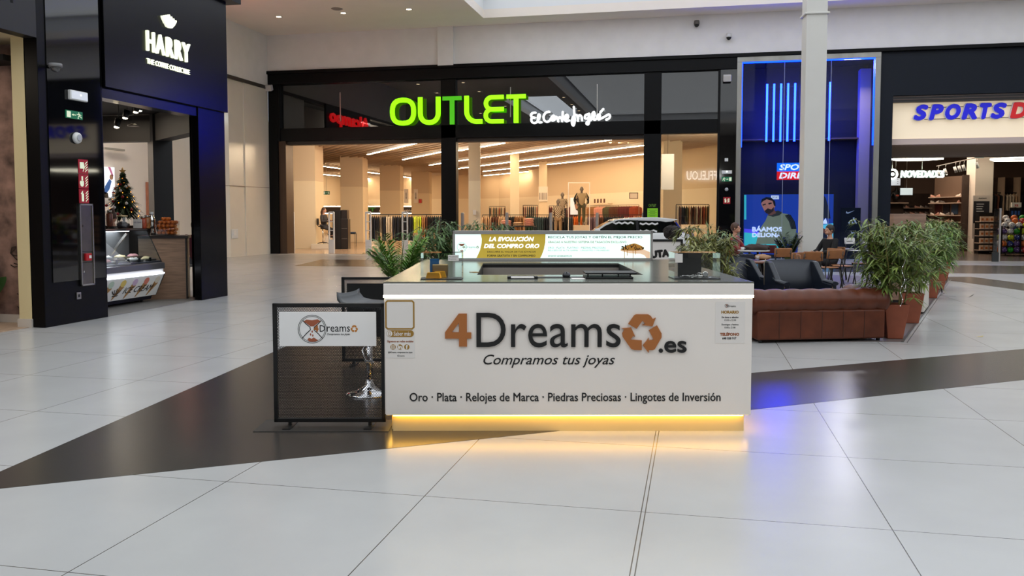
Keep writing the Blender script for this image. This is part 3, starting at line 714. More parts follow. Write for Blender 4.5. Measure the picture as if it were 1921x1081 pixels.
# printed open hand heaped with gold chains
mSKP = M('backlit_skin_print', (226, 190, 158), 0.6, emit=0.55, ec=(236, 200, 168)); mJW = M('backlit_jewel_print', (176, 120, 40), 0.6, emit=0.3, ec=(200, 140, 60)); mJD = M('jewel_dark_print', (90, 60, 24), 0.6)
MB().prism(LFL, [lp(*p) for p in ((1166, 470), (1172, 466.5), (1206, 466), (1222, 473), (1222, 487), (1217, 486), (1211, 479), (1204, 476.5), (1184, 475.5), (1172, 472.5))], -0.0187, -0.0180).build('hand_print', mSKP, lb)
b = MB(); hp = [(1166, 469.5), (1174, 463), (1183, 459), (1193, 456.5), (1203, 460), (1211, 464.5), (1208, 469.5), (1196, 470.5), (1180, 470.5)]
b.prism(LFL, [lp(*p) for p in hp], -0.0180, -0.0174)
for px, py in ((1174, 487), (1179, 480), (1190, 487), (1195, 478)): b.stroke(LFL, [lp(px, 470), lp(px + .4, (470 + py) / 2), lp(px, py)], .006, -0.0176, -0.0170)
b.build('chains_print', mJW, lb)
b = MB()
for k in range(46):
    u = rnd.random(); px = 1168 + 42 * u; py = 469 - rnd.random() * (11 * math.sin(math.pi * (0.15 + 0.75 * u)))
    x, z = lp(px, py); b.disc(LFL, x, z, 0.005 + rnd.random() * .004, -0.0174, -0.0168, 6)
b.build('jewel_print', mJD, lb)

# acrylic display boxes
mACR = glass('acrylic', (0.97, 0.98, 0.98), 0.05)
def acrylic(px0, px1, pyt, d, lab, depth=0.2):
    x0, t = kpt(px0, pyt, d); x1, _ = kpt(px1, pyt, d); y = d - 6.19
    h = t - 1.106; w = (x1 - x0)
    o = thing('acrylic_display_box', lab, 'display case', kloc((x0 + x1) / 2, y, 1.1045), KR)
    b = MB(); q = 0.004
    b.box(-w / 2, w / 2, 0, q, 0.006, h); b.box(-w / 2, w / 2, depth - q, depth, 0.006, h)
    b.box(-w / 2, -w / 2 + q, q, depth - q, 0.006, h); b.box(w / 2 - q, w / 2, q, depth - q, 0.006, h); b.box(-w / 2, w / 2, 0, depth, h, h + q)
    b.build('cover', mACR, o)
    MB().box(-w / 2, w / 2, 0, depth, 0, 0.006).build('base', mBLKP, o)
    return o, w, h
ac, w, h = acrylic(789, 867, 475, 6.34, 'clear acrylic box holding gold bars on the left of the kiosk top')
F2 = Frame((0, -0.001, 0), (1, 0, 0), (0, 0, 1))
sl = MB().fbox(F2, w / 2 - .102, w / 2 - .022, h - .056, h - .012, 0, 0.0015).build('paper_label', mPAPER, ac)
MB().text(F2, 'Muestrario', w / 2 - .096, w / 2 - .03, h - .03, h - .02, 0.0015, 0.002).build('print', mINK, sl)
MB().text(F2, 'Réplicas', w / 2 - .096, w / 2 - .04, h - .048, h - .038, 0.0015, 0.002).build('print', mINK, sl)
acx = Vector(ac.location)
def klocp(o, x, y, z): return Vector(o.location) + Vector((math.cos(KR) * x - math.sin(KR) * y, math.sin(KR) * x + math.cos(KR) * y, z))
mGB = M('polished_gold', (232, 170, 40), 0.14, 1.0); mPW = M('antique_brass', (166, 140, 96), 0.3, 0.9)
def ingot(L, Wd, H, m, loc, rz, lab):
    b = MB(); F = LOC; q = 0.012
    vs = [(-L / 2, -Wd / 2, 0), (L / 2, -Wd / 2, 0), (L / 2, Wd / 2, 0), (-L / 2, Wd / 2, 0), (-L / 2 + q, -Wd / 2 + q, H), (L / 2 - q, -Wd / 2 + q, H), (L / 2 - q, Wd / 2 - q, H), (-L / 2 + q, Wd / 2 - q, H)]
    b.add(vs, [(3, 2, 1, 0), (4, 5, 6, 7), (0, 1, 5, 4), (1, 2, 6, 5), (2, 3, 7, 6), (3, 0, 4, 7)])
    o = b.build('gold_bar', m, None, 0.002); o.location = loc; o.rotation_euler = (0, 0, rz); return tag(o, lab, 'gold bar')
ingot(0.115, 0.055, 0.045, mGB, klocp(ac, -0.06, 0.05, 0.0065), KR + R(-4), 'shiny yellow gold bar at the front of the left acrylic box')
ingot(0.10, 0.05, 0.05, mGB, klocp(ac, -0.02, 0.12, 0.0065), KR + R(10), 'gold bar lying behind the front bar in the left acrylic box')
b = MB(); b.box(-.06, .06, -.012, .012, 0, .1)
o = b.build('metal_plaque', mPW, None, 0.008); o.location = klocp(ac, -0.02, 0.17, 0.0065); o.rotation_euler = (0, 0, KR); tag(o, 'pale brass plaque standing upright at the rear of the left acrylic box', 'plaque')
b = MB(); b.box(0, .07, -.006, .006, 0, .14)
o = b.build('blue_booklet', M('blue_card', (28, 92, 140), 0.4), None); o.location = klocp(ac, -0.10, 0.186, 0.0065); o.rotation_euler = (0, 0, KR); tag(o, 'blue leaflet standing at the back of the left acrylic box', 'leaflet')
ac2, w, h = acrylic(1267, 1354, 475, 6.37, 'clear acrylic box of silver jewellery on the right of the kiosk top', 0.24)
MB().box(-w / 2 + .07, w / 2 - .095, .225, .234, .006, h - .004).build('backing_card', M('black_card', (18, 19, 18), 0.5), ac2)
MB().fbox(F2, -w / 2 + .004, -w / 2 + .06, h - .07, h - .004, 0, 0.0015).build('paper_label', mPAPER, ac2)
mSIL = M('silver', (206, 204, 200), 0.15, 1.0)
pl_ = b = MB()
for k in range(3):
    pts = []; x = -0.1 + .04 * k; y = .07 + .03 * k
    for i in range(26):
        x += rnd.uniform(-.012, .016); y += rnd.uniform(-.014, .014); y = min(.2, max(.03, y)); x = max(-.14, min(.05, x))
        pts.append((x, y, .004 + rnd.random() * .014))
    b = MB(); b.tube(pts, .0022, 5)
    o = b.build('silver_chain', mSIL); o.location = klocp(ac2, 0, 0, 0.0085); o.rotation_euler = (0, 0, KR)
    tag(o, 'tangled silver chain in the heap inside the right acrylic box', 'chain', 'silver chains in the display box')
wt = thing('wrist_watch', 'steel watch with bracelet lying in the right acrylic box', 'watch', klocp(ac2, 0.075, 0.075, 0.0068), KR)
b = MB(); b.lathe([(0, -.006), (.021, -.006), (.023, 0), (.021, .006), (0, .006)], 20, (0, 0, .026), axis='y'); b.build('case', mSIL, wt)
MB().lathe([(0, 0), (.018, 0)], 20, (0, -.0065, .026), axis='y').build('dial', mWPLAST, wt)
b = MB(); b.tube([(-.02, 0, .03), (-.045, .01, .036), (-.06, .03, .028), (-.05, .045, .012), (-.02, .05, .006), (.03, .04, .006)], .008, 6, flat=.4); b.build('bracelet', mSIL, wt)
for k in range(7):
    o = MB().lathe([(.0095, -.0015), (.0115, -.0015), (.0115, .0015), (.0095, .0015), (.0095, -.0015)], 14).build('silver_ring', mSIL)
    o.location = klocp(ac2, rnd.uniform(-.06, .12), rnd.uniform(.03, .19), 0.0105); o.rotation_euler = (R(rnd.uniform(-10, 10)), R(rnd.uniform(-10, 10)), 0)
    tag(o, 'small silver ring scattered on the floor of the right acrylic box', 'ring', 'silver rings in the display box')
# things lying along the front of the counter
CZT = 1.1045
t = thing('paper_tray', 'black tray holding a white leaflet at the front of the kiosk top', 'tray', kloc(-0.33, 0.27, CZT), KR)
b = MB(); b.box(-.115, .115, -.06, .06, 0, .004); b.box(-.115, -.09, -.06, .06, .004, .018); b.box(.09, .115, -.06, .06, .004, .018); b.box(-.115, .115, .055, .06, .004, .018); b.build('tray', mBLKP, t, .002)
MB().box(-.088, .088, -.05, .05, .0045, .012).build('leaflet', mPAPER, t, .001)
ms = thing('computer_mouse', 'black computer mouse on a dark pad at the middle of the kiosk top', 'mouse', kloc(0.01, 0.37, CZT + .0045), KR)
b = MB(); b.sphere((0, 0, .012), .05, (.62, 1.0, .55), 14, 8); bm_ = [tuple((x, y, max(0.0, z))) for x, y, z in b.v]; b.v = bm_; b.build('body', mDKGREY, ms)
MB().obox((0, -.03, .034), (.006, .016, .01), 0).build('wheel', mBLKP, ms)
o = MB().box(-.2, .2, -.05, .05, 0, .004).build('mouse_pad', mBLKP); o.location = kloc(-0.02, 0.37, CZT); o.rotation_euler = (0, 0, KR); tag(o, 'dark thin pad under the computer mouse on the kiosk top', 'mouse pad')
o = MB().box(-.05, .05, -.055, .055, 0, .0015).build('paper_sheet', mPAPER); o.location = kloc(0.09, 0.25, CZT); o.rotation_euler = (0, 0, KR + R(3)); tag(o, 'small white paper in front of the mouse on the kiosk top', 'paper')
kb_ = thing('till_drawer_stand', 'low black two tier stand at the right front of the kiosk top', 'stand', kloc(0.335, 0.33, CZT), KR)
MB().box(-.19, .17, -.12, .12, 0, .014).build('base', mBLKP, kb_, .003)
MB().box(-.19, .2, -.10, .14, .034, .046).build('upper_tier', mBLKP, kb_, .003)
for px in (-.17, -.06, .06, .15): MB().box(px - .005, px + .005, -.09, -.08, .014, .034).build('support', mBLKP, kb_)
o = MB().box(-.03, .03, -.04, .04, 0, .003).build('visiting_card', mGOLD); o.location = kloc(-0.72, 0.95, CZT); o.rotation_euler = (0, 0, KR + R(35)); tag(o, 'narrow dark card lying left of the counter opening', 'card')

# perforated screens closing the left side of the kiosk
mPERF = perforated('perforated_black_sheet', (16, 16, 17), 0.0125, 0.0046)
mFR = M('black_frame_metal', (13, 13, 14), 0.4)
def screen(y, lab):
    o = thing('perforated_screen', lab, 'screen', kloc(-1.775, y, 0), KR)
    b = MB()
    for a in ((-.418, .418, .90, .93), (-.418, .418, .035, .065), (-.418, -.388, .035, .93), (.388, .418, .035, .93)): b.box(a[0], a[1], -.014, .014, a[2], a[3])
    b.build('frame', mFR, o, .003)
    MB().add([(-.39, 0, .06), (.39, 0, .06), (.39, 0, .905), (-.39, 0, .905)], [(0, 1, 2, 3)]).build('perforated_sheet', mPERF, o)
    for sx in (-.3, .3): MB().box(sx - .03, sx + .03, -.12, .12, .004, .012).build('foot', mFR, o); MB().box(sx - .012, sx + .012, -.012, .012, .012, .04).build('stem', mFR, o)
    return o
sc1 = screen(0.14, 'black perforated screen with white logo board at the kiosk front left')
o = MB().box(-.53, .46, -.17, .18, .0016, .006).build('floor_plate', M('dark_floor_plate', (40, 38, 36), 0.45), sc1)
DS = 6.33 - .02
def sp(px, py): x, z = kpt(px, py, DS); return x + 1.775, z
SF = Frame((0, -0.016, 0), (1, 0, 0), (0, 0, 1))
a0, t = sp(522, 586); a1, bt = sp(705, 651)
bd = MB().fbox(SF, a0, a1, bt, t, -.002, .004).build('logo_board', M('white_board', (244, 242, 240), 0.4), sc1, .001)
x, z = sp(584.3, 618.5); hourglass(MB(), SF, x, z, 26.5 * DS / FPX, .0041, .0052).build('emblem', [mINK, mCOP], bd)
for s, a, c, d_, e, m, bo, sh in (('4', 587, 611, 596.5, 623.5, mBRZ, .045, 0), ('D', 598.5, 611, 608.5, 623.5, mINK, .0, 0), ('reams', 612, 613.5, 655.5, 623.5, mINK, 0, 0), ('Compramos tus joyas', 612, 626, 655.5, 631, mINK, .01, .3)):
    ktext(bd, 'print', s, a, c, d_, e, m, bo, sh, 0.0012, SF, sp, c0=.0041)
x, z = sp(663.5, 618); recycle(SF, x, z, 6.7 * DS / FPX, .0041, .0052, MB()).build('recycling_emblem', M('orange_bronze_print', (196, 124, 40), 0.5), bd)
sc2 = screen(2.75, 'black perforated screen with dark panel behind the bar stool')
MB().box(-.36, .36, -.022, -.016, .3, .865).build('dark_board', mFR, sc2)

# bar stool
bs = thing('bar_stool', 'grey swivel bar stool with chrome trumpet base beside the kiosk', 'stool', kloc(-1.67, 1.3, 0), KR + R(-20))
MB().lathe([(0, .001), (.205, .001), (.207, .006), (.2, .012), (.13, .028), (.07, .055), (.04, .085), (.03, .13), (.0, .13)], 36).build('base', mCHROME, bs)
MB().lathe([(.03, .12), (.03, .46), (.022, .46), (.022, .72), (0, .72)], 18).build('column', mCHROME, bs)
b = MB(); N_ = 14; vs = []; fs = []; prof = [(-.205, .098), (-.2, .06), (-.16, .015), (-.08, 0), (.06, -.004), (.15, 0), (.2, .004)]
for lay in (0, 1):
    for i, (x, zz) in enumerate(prof):
        for k in range(9):
            y = -.2 + .4 * k / 8; e = .02 * (abs(k - 4) / 4) ** 3
            vs.append((x, y * (1 - .12 * max(0, -x)), .80 + zz + e - (.035 if lay else 0)))
n0 = len(prof) * 9
for lay in (0, 1):
    for i in range(len(prof) - 1):
        for k in range(8): q = lay * n0 + i * 9 + k; fs.append((q, q + 1, q + 10, q + 9))
for i in range(len(prof) - 1):
    for k in (0, 8): q = i * 9 + k; fs.append((q, q + 9, q + 9 + n0, q + n0))
for k in range(8):
    for i in (0, len(prof) - 1): q = i * 9 + k; fs.append((q, q + 1, q + 1 + n0, q + n0))
b.add(vs, fs, 0, True).build('seat', M('grey_seat_shell', (70, 73, 76), 0.45), bs)
MB().tube([(0, 0, .7), (0, 0, .77)], .05, 12).build('seat_mount', mBLKP, bs)
MB().tube([(-.02, 0, .46), (.0, -.12, .40), (.05, -.15, .31), (.1, -.1, .3), (.02, -.02, .33)], .008, 6).build('footrest', mCHROME, bs)
# ================================================================== coffee shop on the left
XH = -8.85
HF = WALLX(XH)
struct(MB().box(XH - .22, XH, 10.2, 11.5, 0, 6.35).build('trim_15', mBLACK, None, .006))
struct(MB().fbox(HF, 10.36, 11.46, 0.62, 6.3, 0.0, 0.012).build('trim_16', mBLACKG))
mHB = M('satin_black_panel', (4, 4, 6), 0.22, spec=0.15)
b = MB(); b.box(XH - .14, XH, 14.06, 14.95, 0, 3.6); b.box(XH - .5, XH - .14, 14.55, 14.95, 0, 3.6)
struct(b.build('trim_17', mHB, None, .006))
b = MB(); b.box(XH - .5, XH + .06, 11.5, 14.98, 3.52, 6.4); struct(b.build('trim_18', mHB, None, .006))
b = MB(); b.box(XH - .3, XH - .02, 11.5, 14.1, 3.36, 3.52); struct(b.build('trim_19', mHB))
b = MB(); b.box(XH - .55, XH + .22, 10.2, 15.25, 5.62, 6.4); struct(b.build('trim_20', mBLACK))
FH = WALLX(XH + .06)
def hp(px, py): p = fx(px, py, XH + .06); return p.y, p.z
mGLOW = M('cream_letter_glow', (236, 240, 214), 0.5, emit=1.0, ec=(236, 240, 214))
hs = thing('coffee_shop_sign', 'cream lit letters with flower emblem on the black coffee shop fascia', 'sign', (XH + .06, 12.6, 4.6))
HL = Frame((0, -12.6, -4.6), (0, 1, 0), (0, 0, 1))
y0, _ = hp(272, 80); y1, _ = hp(353, 100); zt = hp(273, 57)[1]; zb = hp(273, 95)[1]
w_ = (y1 - y0)
for ch, (a, c) in zip('HARRY', ((0, .17), (.205, .395), (.44, .60), (.645, .81), (.82, 1.0))):
    MB().text(HL, ch, y0 + w_ * a, y0 + w_ * c, zb, zt, 0.01, 0.05, 0.014, res=4).build('letter', mGLOW, hs)
zt = hp(274, 109)[1]; zb = hp(274, 119)[1]
MB().text(HL, 'THE COFFEE COLLECTIVE', y0 + .01, y1, zb, zt, 0.01, 0.03, 0.006, res=3).build('lettering', mGLOW, hs)
y0, zt = hp(300, 24); y1, zb = hp(327, 57); w_ = y1 - y0; h_ = zt - zb
b = MB()
for k in range(7):
    s = (k - 3) / 3.0; cx_ = y0 + w_ * .5
    a0 = (cx_ + s * w_ * .30, zb + h_ * .30); a1 = (cx_ + s * w_ * .44, zb + h_ * .6); a2 = (cx_ + s * w_ * .47, zb + h_ * (1.0 - .28 * abs(s)))
    b.stroke(HL, [a0, a1, a2], w_ * .075, 0.01, 0.05, cap=True)
b.build('flower_emblem', mGLOW, hs)
MB().prism(HL, [(cx_ - w_ * .28, zb + h_ * .22), (cx_ + w_ * .28, zb + h_ * .22), (cx_ + w_ * .2, zb + h_ * .04), (cx_, zb - h_ * .02), (cx_ - w_ * .2, zb + h_ * .04)], 0.01, 0.05).build('emblem_base', mGLOW, hs)
# fittings on the gloss black panel
PF = WALLX(XH + .012)
def pp(px, py): p = fx(px, py, XH + .012); return p.y, p.z
y0, zt = pp(125, 168); y1, zb = pp(161, 187)
em = thing('emergency_light', 'white rectangular emergency light high on the gloss black pillar', 'light', (XH + .012, (y0 + y1) / 2, (zt + zb) / 2 - .02))
MB().box(0, .05, -.18, .18, -.07, .07).build('body', mWPLAST, em, .01); MB().box(.05, .058, -.165, .165, -.055, .055).build('diffuser', M('diffuser_white', (226, 230, 236), .4, emit=.25), em); MB().lathe([(0, 0), (.012, 0)], 10, (.06, 0.02, .01), axis='x').build('led', M('led_white', (240, 250, 255), .4, emit=6), em)
mEXG = M('exit_green', (14, 116, 76), 0.45, emit=.12); mEXW = M('exit_cream', (226, 236, 204), 0.5, emit=.35)
def exit_sign(par, F, y0, y1, zb, zt, flip=False, c=0.0):
    w = y1 - y0; h = zt - zb; X = (lambda t: y1 - w * t) if flip else (lambda t: y0 + w * t); Z = lambda t: zb + h * t
    MB().fbox(F, y0, y1, zb, zt, c, c + .012).build('board', mEXG, par)
    e = c + .0125; b = MB()
    b.fbox(F, min(X(.05), X(.28)), max(X(.05), X(.28)), Z(.12), Z(.88), e, e + .002)
    b.build('door_symbol', mEXW, par)
    b = MB(); b.stroke(F, [(X(.60), Z(.5)), (X(.38), Z(.5))], h * .09, e, e + .002); b.prism(F, [(X(.34), Z(.5)), (X(.44), Z(.64)), (X(.44), Z(.36))], e, e + .002); b.build('arrow_symbol', mEXW, par)
    b = MB(); q = h * .1
    b.disc(F, X(.76), Z(.82), h * .08, e, e + .002, 12)
    b.stroke(F, [(X(.77), Z(.72)), (X(.79), Z(.46))], h * .15, e, e + .002); b.stroke(F, [(X(.78), Z(.66)), (X(.68), Z(.58)), (X(.645), Z(.66))], q * .8, e, e + .002); b.stroke(F, [(X(.77), Z(.68)), (X(.86), Z(.58)), (X(.91), Z(.50))], q * .8, e, e + .002)
    b.stroke(F, [(X(.79), Z(.46)), (X(.72), Z(.30)), (X(.73), Z(.12)), (X(.69), Z(.10))], q, e, e + .002); b.stroke(F, [(X(.79), Z(.46)), (X(.87), Z(.32)), (X(.94), Z(.22))], q, e, e + .002)
    b.build('running_figure', mEXW, par)
y0, zt = pp(122, 203); y1, zb = pp(154, 228)
es = thing('exit_sign', 'green exit sign with arrow and running figure on the gloss black pillar', 'sign', (XH + .012, (y0 + y1) / 2, (zt + zb) / 2))
exit_sign(es, Frame((0, 0, 0), (0, 1, 0), (0, 0, 1)), -(y1 - y0) / 2, (y1 - y0) / 2, -(zt - zb) / 2 + .02, (zt - zb) / 2 - .02)
y, z = pp(142, 259)
d = thing('smoke_alarm', 'round white wall sounder below the exit sign on the black pillar', 'alarm', (XH + .012, y, z))
MB().lathe([(.075, 0), (.085, .02), (.075, .05), (.04, .065), (0, .065)], 20, axis='x').build('cover', mWPLAST, d); MB().lathe([(.03, .066), (.04, .069), (.05, .064)], 18, axis='x').build('grille_ring', M('pale_grey', (180, 182, 186), .5), d)
mRED = M('fire_sign_red', (170, 20, 34), 0.45)
y0, zt = pp(146, 298); y1, zb = pp(166.5, 382); hh = (zt - zb) / 3
for k, nm_ in enumerate(('fire hose', 'alarm button', 'extinguisher')):
    s_ = thing('fire_sign', 'red sign with pale %s symbol above the steel hydrant cabinet' % nm_, 'sign', (XH + .012, (y0 + y1) / 2, zt - hh * (k + .5)))
    L_ = (y1 - y0) / 2; H_ = hh / 2 - .004
    MB().box(0, .006, -L_, L_, -H_, H_).build('board', mRED, s_)
    F_ = Frame((.0065, 0, 0), (0, 1, 0), (0, 0, 1)); b = MB()
    if k == 0: b.fbox(F_, -L_ * .7, L_ * .1, -H_ * .3, H_ * .6, 0, .002); b.stroke(F_, [(L_ * .1, H_ * .3), (L_ * .22, -H_ * .1), (-L_ * .1, -H_ * .7)], .012, 0, .002)
    if k == 1: b.stroke(F_, [(-L_ * .3, H_ * .1), (-L_ * .3, H_ * .7)], .03, 0, .002); b.prism(F_, [(-L_ * .75, H_ * .05), (0, H_ * .05), (0, -H_ * .5), (-L_ * .2, -H_ * .75), (-L_ * .6, -H_ * .7), (-L_ * .8, -H_ * .3)], 0, .002)
    if k == 2: b.fbox(F_, -L_ * .5, -L_ * .05, -H_ * .75, H_ * .35, 0, .002); b.stroke(F_, [(-L_ * .3, H_ * .35), (-L_ * .3, H_ * .65), (-L_ * .62, H_ * .3)], .013, 0, .002)
    b.build('symbol', mEXW, s_)
    b = MB()
    for j in range(4): b.stroke(F_, [(L_ * .35, H_ * (-.75 + .36 * j)), (L_ * .62, H_ * (-.5 + .36 * j)), (L_ * .85, H_ * (-.35 + .36 * j))], .012, 0, .002)
    b.build('flame_symbol', mEXW, s_)
y0, zt = pp(145, 382.5); y1, zb = pp(177, 534)
hc = thing('hydrant_cabinet', 'tall steel fire hose cabinet set in the gloss black pillar', 'cabinet', (XH + .012, (y0 + y1) / 2, zb))
L_ = (y1 - y0) / 2 - .015; H_ = zt - zb; b = MB(); q = .022
for a in ((-L_, L_, 0, q), (-L_, L_, H_ - q, H_), (-L_, -L_ + q, 0, H_), (L_ - q, L_, 0, H_)): b.box(0, .03, a[0], a[1], a[2], a[3])
b.build('frame', mSTEEL, hc, .003)
mSTD = M('dull_steel', (122, 116, 108), 0.3, 0.9, var=.15, scale=4)
MB().box(0, .018, -L_ + q, L_ - q, H_ * .42, H_ - q).build('door', mSTD, hc); MB().box(0, .018, -L_ + q, L_ - q, q, H_ * .28).build('door', mSTD, hc)
nb = MB().box(0, .012, -L_ + q, L_ - q, H_ * .285, H_ * .415).build('niche_panel', mSTD, hc)
MB().box(.012, .05, -.06, .06, H_ * .305, H_ * .395).build('call_point', M('call_point_red', (176, 24, 30), .4), nb, .006); MB().box(.05, .053, -.0, .045, H_ * .335, H_ * .37).build('label_plate', mWPLAST, nb)
for zz in (.72, .16): MB().box(.018, .024, -L_ + .05, -L_ + .065, H_ * zz, H_ * zz + .03).build('lock', mCHROME, hc)
y, z = pp(148, 555); o = thing('socket_plate', 'small square steel socket plate near the foot of the black pillar', 'socket', (XH + .001, y, z))
MB().box(0, .016, -.045, .045, -.05, .05).build('plate', mSTEEL, o, .003); MB().box(.016, .018, -.02, .02, -.022, .022).build('insert', mBLKP, o)
p = fx(85, 128, XH); dm = thing('dome_camera', 'clear dome security camera on the corner of the black pillar', 'camera', (XH + .012, 10.42, 3.62))
MB().tube([(0, 0, .02), (.12, -.05, .03)], .025, 8).build('arm', M('grey_plastic', (120, 120, 122), .4), dm); MB().lathe([(0, .05), (.085, .05), (.09, 0), (0, 0)], 18, (.14, -.06, 0)).build('housing', M('grey_plastic', (120, 120, 122), .4), dm)
b = MB(); b.sphere((.14, -.06, 0), .07, (1, 1, 1), 14, 10); b.v = [(x, y, min(z, 0.0)) for x, y, z in b.v]; b.build('dome', glass('dome_glass', (.7, .7, .72), .12), dm)

# ---------------------------------------------------------------- cafe interior
fcp = dep(303, 400, 18.5); ncol = Vector((XH - .3, 14.7, 0)); lcp = dep(120, 400, 18.9)
b = MB(); d_ = (ncol - fcp); d_.z = 0; ang = math.atan2(d_.y, d_.x)
b.obox((fcp.x, fcp.y, 1.85), (.40, .4, 3.7), ang); struct(b.build('trim_21', M('cafe_column_black', (16, 15, 18), .4)))
F_ = Frame((0, 0, 0), (1, 0, 0), (0, 1, 0))
struct(MB().prism(F_, [(XH - .55, 10.2), (XH - .02, 14.95), (fcp.x, fcp.y), (lcp.x, lcp.y), (lcp.x - 2, 10.2)], 3.72, 3.8).build('ceiling_cafe', M('cafe_ceiling_black', (14, 13, 13), .8)))
b = MB(); m_ = (ncol + fcp) / 2; b.obox((m_.x, m_.y, 3.42), (d_.length, .3, .56), ang)
e_ = lcp - fcp; b.obox(((lcp.x + fcp.x) / 2, (lcp.y + fcp.y) / 2, 3.42), (Vector((e_.x, e_.y)).length, .3, .56), math.atan2(e_.y, e_.x))
struct(b.build('trim_22', M('cafe_beam_brown', (26, 21, 18), .6)))
o = MB().tube([dep(326, 238, 17.9), dep(358, 219, 16.9)], .12, 12).build('air_duct', M('duct_grey', (96, 88, 80), .5)); tag(o, 'round grey air duct under the dark coffee shop ceiling', 'duct')
for k, (px, py, d_) in enumerate(((219, 240, 15.5), (235, 223, 16), (255, 212, 16.4), (262, 209, 16.8))):
    p = dep(px, py, d_); s_ = thing('spot_lamp', ('lit black ceiling spot in the coffee shop, ' + ('leftmost and lowest', 'second from the left', 'third from the left', 'rightmost, nearest the fascia')[k]), 'spotlight', p)
    b = MB(); b.tube([(0, 0, .02), (0.03, .02, .16)], [.05, .06], 12); b.build('housing', mBLKP, s_); b = MB(); b.tube([(.03, .02, .16), (.03, .02, 3.72 - p.z)], .008, 6); b.build('stem', mBLKP, s_)
    b = MB(); b.sphere((0, 0, .015), .046, (1, 1, .5), 10, 6); b.build('lamp', M('spot_glow', (255, 236, 200), .4, emit=16), s_)
o = thing('pendant_lamp', 'dark round pendant under the coffee shop ceiling beside the spots', 'lamp', dep(250, 237, 16.4)); MB().lathe([(.11, 0), (.1, .02), (.03, .05), (.0, .05)], 16).build('shade', M('pendant_grey', (90, 84, 80), .4), o); MB().tube([(0, 0, .05), (0, 0, .5)], .005, 5).build('cord', mBLKP, o)
area('cafe_lamp', (-12.0, 15.2, 3.6), 1.2, 1.2, 30, (1.0, 0.85, 0.66))
slab('trim_23', [(XH - .02, 11.5), (XH - .1, 14.3), (-10.4, 15.2), (-13, 14), (-13, 11)], 0.0, 0.004, M('cafe_grey_floor', (120, 118, 114), .4))
# lit wall panels behind the cafe
WP = XL - 1.19
def wp(px, py): p = fx(px, py, WP); return p.y, p.z
PW = WALLX(WP)
y0, zt = wp(180, 312); y1, zb = wp(213, 372)
o = thing('poster_lightbox', 'bright white poster with figure in blue on the far wall behind the tree', 'poster', (WP, (y0 + y1) / 2, zb)); HH = zt - zb; LL = (y1 - y0) / 2
MB().box(0, .06, -LL, LL, 0, HH).build('panel', M('poster_white_glow', (226, 232, 238), .5, emit=.8), o)
F_ = Frame((.061, 0, 0), (0, 1, 0), (0, 0, 1))
MB().prism(F_, [(LL * -.2, HH * .38), (LL * .35, HH * .62), (LL * .6, HH * .55), (LL * .3, HH * .28), (-LL * .1, HH * .14), (-LL * .4, HH * .1)], 0, .004).build('blue_jacket_print', M('print_blue', (44, 110, 190), .5), o)
MB().disc(F_, LL * .58, HH * .68, LL * .22, 0, .004, 14).build('face_print', M('print_skin', (190, 140, 110), .5), o)
MB().prism(F_, [(LL * .2, HH), (LL * .5, HH), (LL * .85, HH * .72), (LL * .7, HH * .7)], 0, .004).build('pink_print', M('print_pink', (226, 130, 180), .5), o)
MB().prism(F_, [(-LL, 0), (LL * .2, 0), (LL * .1, HH * .16), (-LL * .3, HH * .2), (-LL, HH * .14)], 0, .004).build('dark_print', mBLKP, o)
y0, zt = wp(273, 342); y1, zb = wp(290, 405)
o = tag(MB().fbox(PW, y0, y1, zb, zt, 0, .05).build('wall_picture', M('rust_brown_print', (150, 90, 66), .5, var=.3, scale=3)), 'tall rusty brown picture on the far bright wall beside the black column', 'picture')
y0, z = wp(190, 278); y1, _ = wp(228, 278)
o = tag(MB().fbox(PW, y0, y1, z - .03, z + .03, .05, .12).build('wall_rail', M('rail_grey', (150, 144, 132), .5)), 'thin grey rail high on the bright wall behind the coffee shop', 'rail')
# wooden counter
mWD = M('cafe_oak', (140, 110, 88), .45, var=.28, scale=3, stretch=(1, 1, 9))
p0 = gz(311, 562); p1 = gz(352, 561)
ct = thing('cafe_counter', 'wood grain counter block with black top right of the ice cream freezer', 'counter', (p1.x, p1.y, 0.004), math.atan2(p1.y - p0.y, p1.x - p0.x))
wd = (p1 - p0).length
MB().box(-wd - .45, -.02, 0, .5, 0, 1.13).build('carcass', mWD, ct); MB().box(-.02, .0, -.01, .5, 0, 1.13).build('edge_panel', mBLKP, ct)
MB().box(-wd - .45, .03, -.03, .55, 1.13, 1.18).build('worktop', M('dark_worktop', (34, 26, 24), .3), ct)
# ice cream freezer
YE = 13.74; xf = fy(308.5, 470, YE).x; YS = 11.3
fr = thing('ice_cream_freezer', 'glass fronted ice cream freezer with cone pictures on white panel', 'freezer', (xf, YE, 0.004))
Lf = YE - YS; FX = Frame((0, 0, 0), (1, 0, 0), (0, 0, 1))
def ext(poly, m, name, y0=-Lf, y1=0.0, par=None):
    return MB().prism(Frame((0, 0, 0), (1, 0, 0), (0, 0, 1)), poly, -y1, -y0).build(name, m, par or fr, .004)
ext([(-.75, .14), (-.2, .14), (-.03, .52), (-.03, .60), (-.75, .60)], M('freezer_white', (228, 226, 222), .4), 'base_cabinet')
ext([(-.75, .60), (.0, .60), (.0, .70), (-.06, .72), (-.75, .72)], M('freezer_steel', (120, 118, 122), .3, .7), 'ledge')
ext([(-.7, .04), (-.3, .04), (-.26, .14), (-.7, .14)], M('blue_black_skirt', (20, 20, 44), .4), 'skirt')  # blue light falling on the dark skirt is put into its colour
for yy in (-.2, -Lf + .2): MB().tube([(-.35, yy, 0), (-.35, yy, .05)], .025, 8).build('foot', mBLKP, fr)
ext([(-.2, .11), (.0, .50), (.005, .53), (-.03, .53), (-.24, .11)], mBLKP, 'end_cap', -.022, 0.004)
